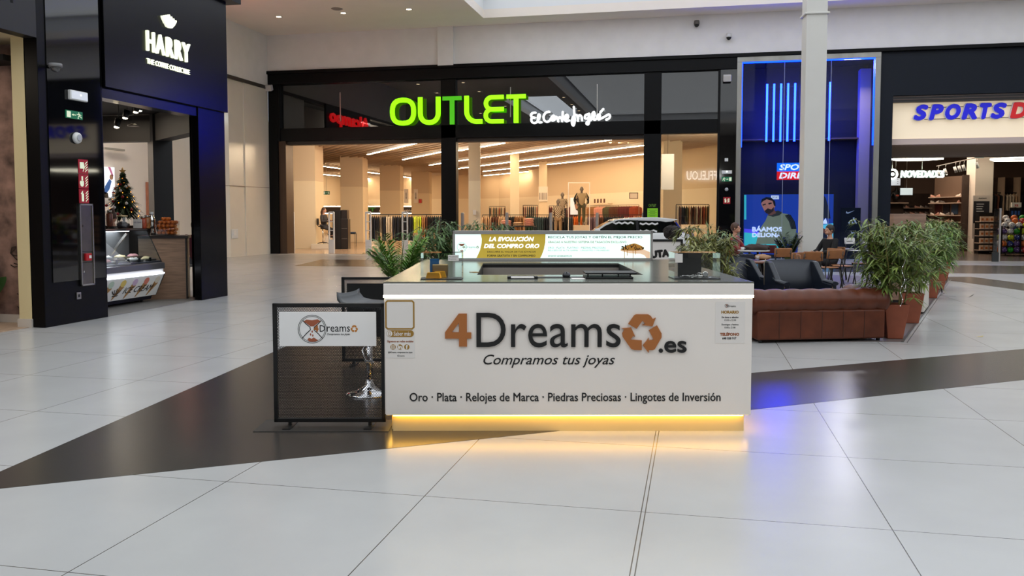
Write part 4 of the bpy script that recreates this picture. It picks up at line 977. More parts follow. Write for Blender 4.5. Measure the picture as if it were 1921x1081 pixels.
pn_o = Vector((-.195, 0, .125)); pn_v = Vector((.19, 0, .40)).normalized(); hgt = Vector((.19, 0, .40)).length
PNF = Frame(pn_o, (0, 1, 0), pn_v)
pn = MB().fbox(PNF, -Lf, -.025, 0, hgt, 0, .012).build('graphic_panel', M('ice_cream_panel_white', (232, 230, 226), .4), fr)
MB().fbox(PNF, -Lf, -.03, hgt - .012, hgt + .012, .0, .02).build('led_strip', M('cool_led', (235, 240, 255), .5, emit=5), fr)
for k in range(8):
    a = -.17 - .31 * k; cf = Frame(PNF(0, 0, .0125), PNF.u, PNF.v)
    MB().prism(cf, [(a - .16, .015), (a - .135, .02), (a + .07, .25), (a - .055, .285)], 0, .002).build('cone_print', M('cone_brown', (172, 128, 78), .5, var=.2, scale=40), pn)
    MB().disc(cf, a + .012, .318, .068, .002, .004, 16).build('scoop_print', (M('scoop_cream', (224, 214, 196), .5), M('scoop_coral', (214, 124, 104), .5), M('scoop_lilac', (206, 180, 206), .5), M('scoop_yellow', (224, 196, 106), .5), M('scoop_mint', (190, 208, 190), .5))[k % 5], pn)
cf = Frame(PNF(0, 0, .0165), PNF.u, PNF.v)
MB().text(cf, 'ICE CREAM', -1.02, -.20, .12, .235, 0, .002, .0, .45).build('lettering', mINK, pn)
b = MB()
for k in range(5): b.stroke(cf, [(-1.2 + .02 * (k - 2), .12), (-1.2 + .045 * (k - 2), .17), (-1.2 + .055 * (k - 2), .235 - .02 * abs(k - 2))], .014, 0, .002)
b.prism(cf, [(-1.28, .105), (-1.12, .105), (-1.15, .085), (-1.25, .085)], 0, .002); b.build('flower_print', mINK, pn)
ext([(-.72, .72), (-.06, .72), (-.06, .735), (-.72, .84)], M('tub_deck', (60, 62, 72), .3, .5), 'tub_deck')
MB().box(-.76, -.72, -Lf, 0, .72, 1.3).build('back_wall', M('freezer_back', (140, 140, 142), .35, .6), fr)
ext([(-.78, 1.285), (-.36, 1.285), (-.32, 1.30), (-.36, 1.315), (-.78, 1.315)], M('canopy_dark', (38, 40, 46), .3), 'canopy')
MB().box(-.42, -.38, -Lf, -.45, 1.275, 1.286).build('canopy_led', M('cool_led'), fr)
area('freezer_lamp', (xf - .58, YE - 1.3, 1.27), .25, 2.0, 14, (.92, .96, 1.0))
mFG = glass('freezer_glass', (.93, .96, .97), .04)
b = MB(); b.prism(Frame((0, 0, 0), (1, 0, 0), (0, 0, 1)), [(-.06, .72), (-.052, .72), (-.335, 1.285), (-.343, 1.285)], 0.008, Lf); b.build('front_glass', mFG, fr)
b = MB(); b.prism(Frame((0, 0, 0), (1, 0, 0), (0, 0, 1)), [(-.72, .72), (-.05, .72), (-.335, 1.285), (-.72, 1.285)], 0, .008); b.build('end_glass', mFG, fr)
MB().tube([(-.06, -.01, .72), (-.34, -.01, 1.285)], .008, 6).build('glass_edge', mBLKP, fr)
MB().obox((-.43, -.75, 1.0), (.66, .03, .04), 0, 0, 0, R(-48)).build('glass_strut', mSTEEL, fr)
for i in range(2):
    for j in range(6):
        q = MB(); a = -.2 - .36 * j; x = -.24 - .26 * i; zz = .745 + .045 * i
        o_ = thing('ice_cream_tub', 'steel tub of ice cream in the freezer display deck', 'tub', (xf + x, YE + a, zz + .006), 0, 'ice cream tubs in the freezer')
        MB().box(-.1, .1, -.15, .15, 0, .03).build('tub', mSTEEL, o_)
        b = MB(); b.sphere((0, 0, .03), .085, (1, 1.5, .5), 10, 6); b.v = [(x_ + rnd.uniform(-.01, .01), y_ + rnd.uniform(-.01, .01), max(.026, z_ + rnd.uniform(-.012, .012))) for x_, y_, z_ in b.v]
        b.build('ice_cream', (M('ice_vanilla', (226, 206, 160), .6), M('ice_white', (232, 228, 220), .6), M('ice_chocolate', (66, 46, 40), .6), M('ice_pink', (206, 150, 150), .6))[(i * 3 + j) % 4], o_)
for k in range(5):
    o = MB(); o.box(-.03, .03, -.004, .004, 0, .07); o = o.build('flavour_card', (M('card_black'), mWPLAST)[k % 2] if False else mBLKP); o.location = (xf - .12, YE - .25 - .3 * k, .742); o.rotation_euler = (0, 0, R(90)); tag(o, 'small dark flavour card standing at the front of the ice cream deck', 'card', 'flavour cards in the freezer')
# on top of the freezer and counter
TZ = 1.321; CT = lambda x, y: ct.location + Matrix.Rotation(ct.rotation_euler.z, 3, 'Z') @ Vector((x, y, 1.187))
def on(px, d, z):
    p = fx(px, 400, xf - .45) if abs(z - TZ) < .01 else dep(px, 400, d); return Vector((p.x, p.y, z))
j = thing('glass_jar', 'round clear glass jar with dark filling on top of the freezer', 'jar', on(229, 13.6, TZ))
jr = [(.06, 0), (.095, .03), (.12, .09), (.115, .14), (.085, .18), (.085, .22)]
MB().lathe(jr, 20).build('glass', glass('jar_glass', (.95, .97, .97), .05), j); b = MB(); b.lathe([(0, .01), (.08, .03), (.1, .09), (.06, .13), (0, .14)], 16); b.build('filling', M('jar_dark_mix', (60, 56, 60), .4, var=.6, scale=40), j)
MB().lathe([(.09, .215), (.09, .24), (0, .25)], 18).build('lid', M('jar_lid_gold', (190, 170, 130), .3, .6), j)
c = thing('price_card_holder', 'clear stand with white ice cream price card on the freezer', 'card', on(257, 13.7, TZ), R(12))
MB().box(-.11, .11, -.004, .004, 0, .21).build('holder', glass('holder_clear', (.95, .95, .95), .08), c); k = MB().box(-.07, .09, -.008, -.005, .01, .17).build('price_card', mPAPER, c)
MB().text(Frame((0, -.009, 0), (1, 0, 0), (0, 0, 1)), 'ICE CREAM', -.055, .075, .1, .125, 0, .001).build('print', M('violet_ink', (80, 60, 110), .5), k)
for k, (px, d_, zz, hh, lab, mm) in enumerate(((268, 14.05, TZ, .22, 'red and gold sweet jar left of the silver figure on the freezer', M('red_gold_mix', (170, 70, 40), .4, var=.4, scale=30)), (275.5, 14.1, TZ, .24, 'amber biscuit jar beside the silver figures on the freezer', M('amber_mix', (150, 96, 50), .3, var=.5, scale=30)), (205, 15.9, 1.352, .30, 'brown spiced jar at the left end of the back counter', M('brown_mix', (110, 60, 40), .4, var=.4, scale=30)))):
    o = thing('sweet_jar', lab, 'jar', on(px, d_, zz)); MB().lathe([(0, 0), (.05, 0), (.06, .03), (.06, hh * .75), (.04, hh * .85), (0, hh * .85)], 14).build('body', mm, o); MB().lathe([(.045, hh * .85), (.045, hh), (0, hh)], 14).build('lid', mSTEEL, o)
for k, (px, d_, hh, lab) in enumerate(((284, 13.95, .30, 'tall silver bottle with pale cap behind the orange box'), (298, 14.2, .28, 'silver tree shaped ornament right of the tall bottle'))):
    o = thing('silver_bottle', lab, 'ornament', on(px, d_, TZ) if k == 0 else CT(-wd - .24, .4)); hh = hh + (.14 if k else 0)
    MB().lathe([(0, 0), (.06, 0), (.065, .05), (.04, hh * .3), (.06, hh * .35), (.03, hh * .55), (.045, hh * .6), (.02, hh * .8), (.0, hh)] if k else [(0, 0), (.06, 0), (.06, hh * .6), (.03, hh * .78), (.03, hh * .85), (0, hh * .85)], 14).build('body', mSIL, o)
    if not k: MB().lathe([(.036, hh * .84), (.036, hh), (0, hh)], 12).build('cap', mWPLAST, o)
ob = thing('orange_box', 'clear box heaped with oranges on the wooden counter', 'box', CT(-wd + .03, .27), R(12)); b = MB()
for a in ((-.17, -.165, -.14, .14), (.165, .17, -.14, .14), (-.165, .165, -.14, -.135), (-.165, .165, .135, .14)): b.box(a[0], a[1], a[2], a[3], 0, .26)
b.build('walls', glass('box_clear', (.95, .95, .95), .06), ob); MB().box(-.17, .17, -.14, .14, 0, .004).build('base', mBLKP, ob)
om = MB(); om.sphere((0, 0, 0), .036, (1, 1, .95), 12, 8); om = om.mesh('orange'); om.materials.append(M('orange_peel', (212, 108, 24), .45, var=.12, scale=20))
for lay in range(5):
    for i in range(4):
        for jj in range(3):
            if lay == 4 and (i in (0, 3) or jj == 2): continue
            o = bpy.data.objects.new('orange', om); COL.objects.link(o)
            x = -.125 + .08 * i + (.012 if lay % 2 else -.0); y = -.09 + .085 * jj + (.01 if lay % 2 else -.01)
            o.location = ob.location + Matrix.Rotation(R(12), 3, 'Z') @ Vector((x, y, .04 + .066 * lay)); tag(o, 'ripe orange heaped in the clear box on the wooden counter', 'orange', 'oranges in the clear box')
# back counter with Christmas tree
tp = dep(232, 400, 17.2)
o = tag(MB().obox((tp.x - .1, tp.y, .675), (1.9, .6, 1.342), R(12)).build('back_counter', M('back_counter_dark', (36, 28, 24), .4)), 'dark back counter under the christmas tree behind the freezer', 'counter')
o.location.z = .004
tr = thing('christmas_tree', 'small decorated christmas tree with gold star behind the freezer', 'christmas tree', (tp.x, tp.y, 1.352))
MB().lathe([(0, 0), (.12, 0), (.1, .04), (.02, .05), (.02, .16), (0, .16)], 12).build('stand', M('tree_stand', (40, 30, 24), .5), tr)
MB().tube([(0, 0, .1), (0, 0, 1.02)], [.022, .006], 6).build('trunk', M('bark', (60, 42, 30), .8), tr)
b = MB(); r_ = random.Random(5)
for k in range(1700):
    t = r_.random() ** .8; a = r_.uniform(0, 6.28); rr_ = (.40 * (1 - t) ** .9 + .012) * (.8 + .3 * math.sin(t * 40)) * r_.uniform(.3, 1.0); zz = .15 + .88 * t
    p = Vector((math.cos(a) * rr_ * .5, math.sin(a) * rr_ * .5, zz + .04)); d = Vector((math.cos(a), math.sin(a), r_.uniform(-.6, .1)))
    for j in range(2): blade(b, p, d + Vector((r_.uniform(-.4, .4), r_.uniform(-.4, .4), r_.uniform(-.3, .3))), Vector((0, 0, 1)), rr_ * .7 + .04, .042, .25, 2)
b.build('foliage', M('fir_green', (34, 58, 30), .7, var=.35, scale=12), tr, normals=False)
F_ = Frame((0, 0, 1.085), (1, 0, 0), (0, 0, 1)); b = MB(); b.prism(F_, [((.08 if k % 2 == 0 else .034) * math.sin(math.pi * k / 5), (.08 if k % 2 == 0 else .034) * math.cos(math.pi * k / 5)) for k in range(10)], -.012, .012); b.build('star', M('gold_star', (226, 180, 110), .3, .5), tr)
b = MB()
for k in range(46):
    t = k / 46; a = k * 1.17; rr_ = .41 * (1 - t) ** .9 * .78 + .012
    b.sphere((math.cos(a) * rr_, math.sin(a) * rr_, .18 + .84 * t), .0085, (1, 1, 1), 6, 4)
b.build('fairy_lights', M('fairy_glow', (255, 150, 50), .5, emit=5, ec=(255, 150, 50)), tr)
for k in range(18):
    t = (k + .5) / 19; a = -1.57 + (((k * 7) % 11) / 11 - .5) * 2.6; rr_ = .41 * (1 - t) ** .9 + .01; red = k % 2
    o = thing('tree_bauble', 'red bauble hanging on the christmas tree' if red else 'white bauble hanging on the christmas tree', 'bauble', tr.location + Vector((math.cos(a) * rr_, math.sin(a) * rr_, .17 + .8 * t)), 0, 'red tree baubles' if red else 'white tree baubles')
    b = MB(); b.sphere((0, 0, 0), .03, (1, 1, 1), 10, 8); b.build('ball', M('bauble_red', (150, 20, 34), .25) if red else M('bauble_white', (226, 224, 220), .3), o); MB().tube([(0, 0, .028), (0, 0, .042)], .006, 6).build('cap', mSTEEL, o)
# people in the cafe
q = dep(211, 400, 16.2)
person('person', 'person with hair bun in black top looking down behind the freezer', (q.x, q.y, 0.004), R(-60), 'stand', M('black_jersey', (20, 17, 17), .8), M('black_trousers', (18, 18, 20), .8), mHAIRB, 'bun', armpose='table', tilt=R(25), scale=.93)
q = dep(366, 400, 19.2)
cs = thing('cafe_stool', 'low grey stool under the person in the maroon jumper', 'stool', (q.x, q.y, 0)); MB().lathe([(0, .4), (.2, .4), (.21, .43), (.2, .455), (0, .455)], 18).build('seat', M('stool_grey', (84, 84, 88), .5), cs)
for k in range(4): MB().tube([(.14 * math.cos(1.57 * k + .8), .14 * math.sin(1.57 * k + .8), .41), (.19 * math.cos(1.57 * k + .8), .19 * math.sin(1.57 * k + .8), 0)], .013, 6).build('leg', mBLKP, cs)
person('person', 'seated person in maroon jumper seen from behind by the black column', (q.x, q.y, 0), R(195), 'sit', M('maroon_knit', (74, 18, 36), .85), M('grey_trousers', (60, 58, 62), .8), mHAIRD, 'short', shoes=M('red_shoes', (130, 24, 30), .5), armpose='table', scale=1.06)

# ---------------------------------------------------------------- decorated shop at the far left
mJMB = M('cream_jamb', (222, 206, 160), .6)
struct(MB().box(XH - .42, XH - .2, 10.2, 10.75, 0, 4.02).build('trim_24', mJMB))
MURX = fy(52, 605, 10.62).x
struct(MB().box(-13.5, XH - .42, 10.62, 10.9, 0, 4.02).build('wall_mural', M('mottled_mural', (136, 108, 98), .7, var=.75, scale=3.2)))
struct(MB().box(-13.5, XH - .42, 10.59, 10.62, .0, .12).build('baseboard_mural', M('pale_baseboard', (206, 198, 188), .5)))
struct(MB().box(XH - .43, XH - .2, 10.17, 10.2, 0, .12).build('baseboard_jamb', M('pale_baseboard')))
struct(MB().box(-13.5, XH - .1, 3, 10.75, 4.02, 4.1).build('ceiling_shop', M('cream_soffit', (216, 200, 164), .7)))
struct(MB().box(-13.7, -13.5, 3, 10.9, 0, 4.1).build('wall_shop_back', M('shop_back_taupe', (150, 130, 118), .7)))
slab('trim_25', [(-13.5, 3), (XH - .25, 3), (XH - .25, 10.2), (XH - .6, 10.62), (-13.5, 10.62)], 0, .004, M('pale_wood_floor', (176, 152, 130), .4, var=.2, scale=4, stretch=(6, 1, 1)))
mPF = M('perforated_fascia_black', (24, 23, 23), .5)
fs_ = MB().box(XH - .2, XH, 3, 10.2, 4.0, 6.4); struct(fs_.build('trim_26', mPF))
b = MB(); r_ = random.Random(3)
for k in range(150):
    yy = 7.6 + .08 * r_.randint(0, 30); zz = 4.2 + .085 * r_.randint(0, 18); b.fbox(HF, yy, yy + .045, zz, zz + .045, .0, .002)
struct(b.build('trim_27', M('fascia_hole_black', (3, 3, 3), .9)))
area('left_shop_lamp', (-10.9, 8.6, 3.95), 1.4, 1.4, 38, (1.0, 0.86, 0.7))  # unseen fill light added so the enclosed shop is not dark
F_ = Frame((0, 10.61, 0), (1, 0, 0), (0, 0, 1)); b = MB(); x0 = fy(22, 480, 10.61).x
def mp(px, py): p = fy(px, py, 10.61); return p.x, p.z
for pts in ([(20, 497), (27, 501), (35, 499), (41, 506), (50, 507), (55, 511)], [(20, 475), (28, 468), (29, 463), (22, 465), (20, 475), (30, 486), (41, 490)], [(22, 478), (34, 480), (41, 490), (30, 486)], [(26, 494), (33, 496), (38, 492), (47, 501), (54, 504)], [(32, 551), (42, 556), (50, 553)], [(33, 575), (41, 584), (47, 593)]): b.stroke(F_, [mp(*p) for p in pts], .012, 0, .004)
o = tag(b.build('mural_drawing', M('mural_ink', (50, 40, 36), .7)), 'thin dark line drawing on the mottled wall beside the big leaved plant', 'drawing')
y0 = mp(38, 272); y1 = mp(46.5, 310); o = tag(MB().fbox(Frame((XH - .6 + .0, 0, 0), (1, 0, 0), (0, 0, 1)), 0, .0, 0, 0, 0, 0).build('x', mPAPER), 'x', 'x') if False else None
p = fy(43, 290, 10.6); o = thing('wall_notice', 'orange framed notice on the mural wall next to the cream jamb', 'notice', (p.x - .02, 10.618, p.z)); MB().box(-.09, .07, -.012, 0, -.14, .14).build('frame', M('orange_frame', (214, 140, 30), .5), o); MB().box(-.045, .05, -.016, -.012, -.09, .09).build('sheet', mPAPER, o)
pg = gz(3, 603); pl_ = thing('potted_plant', 'large leaved plant in woven basket at the left edge by the mural', 'plant', (pg.x - .05, pg.y - .3, .004))
MB().lathe([(0, 0), (.13, 0), (.165, .1), (.155, .2), (.125, .26), (.11, .26), (.12, .2)], 20).build('basket', M('woven_basket', (168, 124, 82), .8, var=.3, scale=30, stretch=(1, 1, 5)), pl_)
MB().tube([(.11, 0, .25), (.16, 0, .32), (.2, .0, .29)], .012, 6).build('basket_handle', M('woven_basket'), pl_)
b = MB(); b.tube([(0, 0, .2), (.02, 0, .5), (.05, 0, .75)], .012, 6); b.tube([(0, 0, .2), (-.05, 0, .6), (-.1, 0, .8)], .012, 6); b.build('stems', M('green_stem', (70, 90, 40), .5), pl_)
b = MB()
for (p, d, L_, w_) in (((.05, -.02, .42), (.28, -.1, 1), .62, .26), ((.12, .0, .35), (.5, .2, 1), .52, .22), ((-.06, 0, .5), (-.3, 0, 1), .6, .25), ((.0, .05, .6), (.1, .3, 1), .5, .22), ((-.1, -.05, .3), (-.6, -.3, .8), .5, .22)):
    blade(b, p, d, Vector((0, 1, 0)), L_, w_, .25, 8)
b.build('leaves', M('broad_leaf_green', (40, 72, 26), .4, var=.25, scale=6), pl_, normals=False)
# ================================================================== clothes shop
GF = Frame((0, FB - .12, 0), (1, 0, 0), (0, 0, 1))
def gp_(px, py): p = fy(px, py, FB - .12); return p.x, p.z
mGRN = M('lime_sign_glow', (130, 220, 10), .5, emit=1.35, ec=(140, 255, 6)); mGRN2 = M('lime_sign_dim', (60, 150, 20), .5, emit=.62, ec=(80, 205, 20))
zb, zt = (gp_(757, 236.2)[1] + gp_(968, 230.4)[1]) / 2, (gp_(757, 184.6)[1] + gp_(968, 176.6)[1]) / 2
so = thing('outlet_sign', 'big lime green lit letters on the dark glass above the clothes shop', 'sign', (-8.8, FB - .12, zb))
SL = Frame((8.8, 0, -zb), (1, 0, 0), (0, 0, 1)); h_ = zt - zb; sw = h_ * .165
def ell(cx, cy, rx, ry, t0, t1, n=18, e=2.6):
    P = []
    for k in range(n + 1):
        t = R(t0 + (t1 - t0) * k / n); c, s = math.cos(t), math.sin(t)
        P.append((cx + rx * math.copysign(abs(c) ** (2 / e), c), cy + ry * math.copysign(abs(s) ** (2 / e), s)))
    return P
def letter(name, x0, x1, f, m):
    a, _ = gp_(x0, 210); c, _ = gp_(x1, 210); b = MB(); f(b, a, c, zb, zt, sw); b.build(name, m, so)
def L_O(b, a, c, z0, z1, w): b.stroke(SL, ell((a + c) / 2, (z0 + z1) / 2, (c - a - w) / 2, (z1 - z0 - w) / 2, 0, 345, 23), w, 0, .07, True)
def L_U(b, a, c, z0, z1, w): b.stroke(SL, [(a + w / 2, z1)] + ell((a + c) / 2, z0 + w / 2 + (c - a - w) / 2, (c - a - w) / 2, (c - a - w) / 2, 180, 360, 12, 2.2) + [(c - w / 2, z1)], w, 0, .07)
def L_T(b, a, c, z0, z1, w): b.prism(SL, [(a, z1), (a, z1 - w * .85), ((a + c - w) / 2, z1 - w * .85), ((a + c - w) / 2, z0), ((a + c + w) / 2, z0), ((a + c + w) / 2, z1 - w * .85), (c, z1 - w * .85), (c, z1)], 0, .07)
def L_L(b, a, c, z0, z1, w): r = (c - a) * .55; b.stroke(SL, [(a + w / 2, z1)] + ell(a + w / 2 + r, z0 + w / 2 + r, r, r, 180, 270, 8, 2) + [(c, z0 + w / 2)], w, 0, .07)
def L_E(b, a, c, z0, z1, w):
    m = (z0 + z1) / 2; rt_, rb = (z1 - w * .45 - m) / 2, (m - z0 - w * .45) / 2
    b.stroke(SL, [(c, z1 - w * .45)] + ell(a + w * .5 + rt_, m + rt_, rt_, rt_, 90, 270, 10, 2) + [(c - (c - a) * .0, m)], w * .9, 0, .069)
    b.stroke(SL, [(c, m)] + ell(a + w * .45 + rb, m - rb, rb, rb, 90, 270, 10, 2) + [(c, z0 + w * .45)], w * .9, 0, .07)
letter('letter', 732.6, 780.7, L_O, mGRN); letter('letter', 785, 826.7, L_U, mGRN); letter('letter', 831, 866.4, L_T, mGRN2)
letter('letter', 871.7, 905.3, L_L, mGRN); letter('letter', 907.8, 945.3, L_E, mGRN); letter('letter', 950.6, 986.7, L_T, mGRN)
sc = thing('script_sign', 'small white lit handwriting sign right of the lime green letters', 'sign', (-4.5, FB - .12, 4.9))
SL2 = Frame((4.5, 0, -4.9), (1, 0, 0), (0, 0, 1)); mWGL = M('white_sign_face', (244, 248, 248), .5, emit=1.1)
def zz(P):
    out = []; n = len(P)                                  # smooth pen line through the points
    for i in range(n - 1):
        a, b_, c, d = P[max(i - 1, 0)], P[i], P[i + 1], P[min(i + 2, n - 1)]
        for k in range(5):
            t = k / 5; out.append(tuple(.5 * (2 * b_[j] + (c[j] - a[j]) * t + (2 * a[j] - 5 * b_[j] + 4 * c[j] - d[j]) * t * t + (3 * b_[j] - a[j] - 3 * c[j] + d[j]) * t ** 3) for j in (0, 1)))
    return [gp_(980 + x / 10.67, 180 + y / 10.67) for x, y in out + [P[-1]]]
sw2 = gp_(1003.5, 210)[0] - gp_(1000, 210)[0]
for word in ([[(268, 338), (205, 348), (176, 400), (210, 436), (248, 436), (190, 452), (188, 505), (215, 540), (260, 545), (305, 515), (335, 460), (352, 395), (338, 374), (318, 420), (318, 500), (345, 535), (385, 530)]],
             [[(545, 322), (480, 335), (432, 400), (438, 480), (490, 522), (548, 500), (585, 440), (630, 398), (656, 430), (645, 482), (600, 498), (588, 455), (640, 440), (690, 425), (722, 515)], [(715, 450), (760, 430)], [(815, 325), (797, 512)], [(765, 445), (850, 430)], [(845, 470), (920, 432), (905, 383), (868, 402), (848, 465), (880, 512), (942, 492)]],
             [[(1035, 222), (1045, 400), (1052, 500), (1030, 592), (1000, 570), (1000, 480), (1040, 400), (1085, 385), (1110, 420), (1115, 505)], [(1110, 430), (1150, 390), (1185, 415), (1198, 490)], [(1345, 362), (1270, 390), (1255, 450), (1308, 455), (1345, 400), (1345, 500), (1320, 572), (1285, 560), (1310, 515), (1390, 470), (1445, 400), (1440, 328), (1405, 360), (1408, 450), (1450, 482), (1500, 450), (1552, 412), (1545, 374), (1508, 395), (1497, 445), (1530, 476), (1590, 450), (1680, 400), (1732, 374), (1757, 400), (1740, 450), (1680, 482)], [(1562, 335), (1625, 265)]]):
    b = MB()
    for k, s in enumerate(word): b.stroke(SL2, zz(s), sw2, 0, .1 + .002 * k, cap=True)
    b.build('script_word', mWGL, sc)
# shop shell
struct(MB().box(-30, 1.3, FB + .25, 80, -.12, 0.0).build('floor_clothes_shop', M('shop_floor_beige', (176, 146, 118), .2, var=.05, scale=1)))
mCREAM = M('shop_cream_wall', (236, 218, 188), .8); mTAUPE = M('shop_upper_wall', (222, 198, 164), .8)
ZC = 4.55
Cc = dep(936, 400, 67); Wr = dep(1208, 400, 45); dr = (Wr - Cc); Wr2 = Cc + dr * ((1.25 - Cc.x) / dr.x); Wl = dep(500, 400, 78)
def wall(p, q, z0, z1, m, name, t=.2):
    d = q - p; n = Vector((-d.y, d.x, 0)).normalized() * t
    F = Frame((0, 0, 0), (1, 0, 0), (0, 1, 0)); return struct(MB().prism(F, [(p.x, p.y), (q.x, q.y), (q.x + n.x, q.y + n.y), (p.x + n.x, p.y + n.y)], z0, z1).build(name, m))
for p, q, n in ((Wr2, Cc, 'right'), (Cc, Wl, 'rear')):
    wall(q, p, 0, 2.75, mCREAM, 'wall_shop_' + n); wall(q, p, 2.75, 5.2, mTAUPE, 'wall_shop_upper_' + n)
struct(MB().box(-30.2, -30, FB, 80, 0, 5.2).build('wall_shop_left', mCREAM))
struct(MB().box(-30, XA - .0, FB + .1, FB + .3, 0, 5.2).build('wall_shop_front', mCREAM))
struct(MB().box(1.3, 1.36, FB + .3, 42, 0, 5.2).build('wall_shop_side', mTAUPE))
struct(MB().box(-30, 1.3, FB + .3, 80, 5.1, 5.2).build('ceiling_clothes_shop', M('shop_ceiling_brown', (104, 84, 68), .8)))
p0 = gz(907, 295, 4.5); p1 = gz(1122, 265, 4.5); ld = Vector((p0.x - p1.x, p0.y - p1.y, 0)).normalized(); ln = Vector((-ld.y, ld.x, 0))
b = MB(); rz_ = math.atan2(ld.y, ld.x); o_ = Vector((-12, 52, 0))
for k in range(-62, 63):
    c = o_ + ln * (.42 * k); b.obox((c.x, c.y, 4.72), (58, .05, .16), rz_)
keep = b.build('ceiling_slats', M('slat_taupe', (204, 182, 158), .7)); struct(keep)
bmx = bmesh.new(); bmx.from_mesh(keep.data)
for co, no in (((0, FB + .55, 0), (0, -1, 0)), ((1.28, 0, 0), (1, 0, 0)), ((-29.9, 0, 0), (-1, 0, 0)), ((0, 79, 0), (0, 1, 0))):
    bmesh.ops.bisect_plane(bmx, geom=bmx.verts[:] + bmx.edges[:] + bmx.faces[:], plane_co=co, plane_no=no, clear_outer=True)
bmx.to_mesh(keep.data); bmx.free()
mSTRIP = M('shop_strip_glow', (255, 232, 196), .5, emit=58, ec=(255, 226, 186))
def strip(px0, py0, px1, py1, lab):
    a, c = gz(px0, py0, 4.5), gz(px1, py1, 4.5); d = c - a; m_ = (a + c) / 2
    o = thing('linear_ceiling_light', lab, 'ceiling light', (m_.x, m_.y, 4.5), math.atan2(d.y, d.x))
    MB().box(-d.length / 2, d.length / 2, -.05, .05, .02, .14).build('housing', mWHITE, o); MB().box(-d.length / 2, d.length / 2, -.045, .045, 0, .02).build('diffuser', mSTRIP, o)
    return o
for i, (q, lab) in enumerate((((690, 290.5, 796, 266), 'left shop bay, nearest the door'), ((756, 300, 846, 282), 'left shop bay, second from the door'), ((806, 310.5, 850, 303), 'left shop bay, furthest back'),
        ((850, 285, 946, 269), 'middle shop bay, highest and shortest'), ((852, 303.5, 1146, 263), 'middle shop bay, long and second from the top'), ((850, 318, 1206, 273.5), 'middle shop bay, third from the top'),
        ((907, 322, 1212, 289.5), 'middle shop bay, fourth from the top'), ((1029, 319, 1214, 301), 'middle shop bay, lowest at the right'), ((908, 330, 990, 322.5), 'middle shop bay, lowest at the left'))):
    strip(*q, 'long warm ceiling light strip in the ' + lab)
for i, (a, c) in enumerate((((598, 311.5), (800, 338)), ((598, 327), (800, 346)), ((598, 337.5), (800, 352)), ((598, 345.5), (800, 357)))):
    strip(*a, *c, ('topmost', 'second', 'third', 'lowest')[i] + ' of the light strips running behind the left shop pillars')
for k in range(4):
    p = dep((1145, 1161, 1178, 1193)[k], 266.5, 37.5); s_ = thing('track_spot', 'lit round spot under the shop ceiling near the right door edge', 'spotlight', p, 0, 'lit ceiling spots in the clothes shop')
    MB().tube([(0, 0, .03), (0.03, .04, .22)], .05, 10).build('housing', mWHITE, s_); b = MB(); b.sphere((0, 0, .02), .075, (1, 1, .9), 10, 8); b.build('lamp', M('spot_warm', (255, 226, 170), .4, emit=7), s_); MB().tube([(.03, .04, .2), (.03, .04, 5.1 - p.z)], .008, 5).build('stem', mWHITE, s_)
for k, px in enumerate((911, 938, 958, 982, 1001, 1017, 1029, 1065, 1086, 1102)):
    p = dep(px, 267, 38.5); s_ = thing('track_spot', 'unlit pale spot hanging in a row under the shop ceiling', 'spotlight', p, 0, 'unlit ceiling spots in the clothes shop')
    MB().tube([(0, 0, -.03), (0.02, .04, .16)], .055, 10).build('housing', mWHITE, s_); MB().tube([(.02, .04, .12), (.02, .04, 5.1 - p.z)], .008, 5).build('stem', mWHITE, s_)
# pillars
area('entrance_spots', (-12.9, FB + .75, 4.2), 5.2, .25, 330, (1.0, .86, .70), (R(62), 0, 0)); area('window_spots', (-.3, FB + .75, 4.3), 1.6, .25, 90, (1.0, .84, .64), (R(62), 0, 0))
mP1 = M('pillar_cream', (226, 206, 172), .6); mP2 = M('pillar_taupe', (206, 182, 150), .6)
def pillar(px0, px1, d, split, w_dep, n, zsp=3.05):
    a, c = dep(px0, 400, d), dep(px1, 400, d); w = (c - a).length; m_ = (a + c) / 2; ax = math.atan2(c.y - a.y, c.x - a.x)
    off = Vector((-math.sin(ax), math.cos(ax), 0)) * (w_dep / 2)
    o = MB(); 
    for z0, z1, mi in ((0, zsp, 0), (zsp, 5.1, 1)): o.obox((m_.x + off.x, m_.y + off.y, (z0 + z1) / 2), (w, w_dep, z1 - z0), ax, mi)
    return struct(o.build('trim_%d' % n, [mP1, mP2]))
for n, (a, c, d) in enumerate(((540, 592, 38.6), (639, 681, 47), (713, 751, 55), (772, 806, 63))): 
    q = pillar(a, c, d, 0, 1.7, 30 + n)
pillar(879, 901, 34.5, 0, .5, 34, 2.9); pillar(957, 974, 43, 0, .5, 35, 9); pillar(1011, 1026, 51, 0, .5, 36, 9); pillar(1043, 1058, 58, 0, .8, 37, 3)
a, c = dep(1241, 400, 36.5), dep(1276, 400, 36.5); struct(MB().obox(((a.x + c.x) / 2, (a.y + c.y) / 2 + .3, 2.5), ((c - a).length, .6, 5.0), YAW).build('trim_38', mP1))
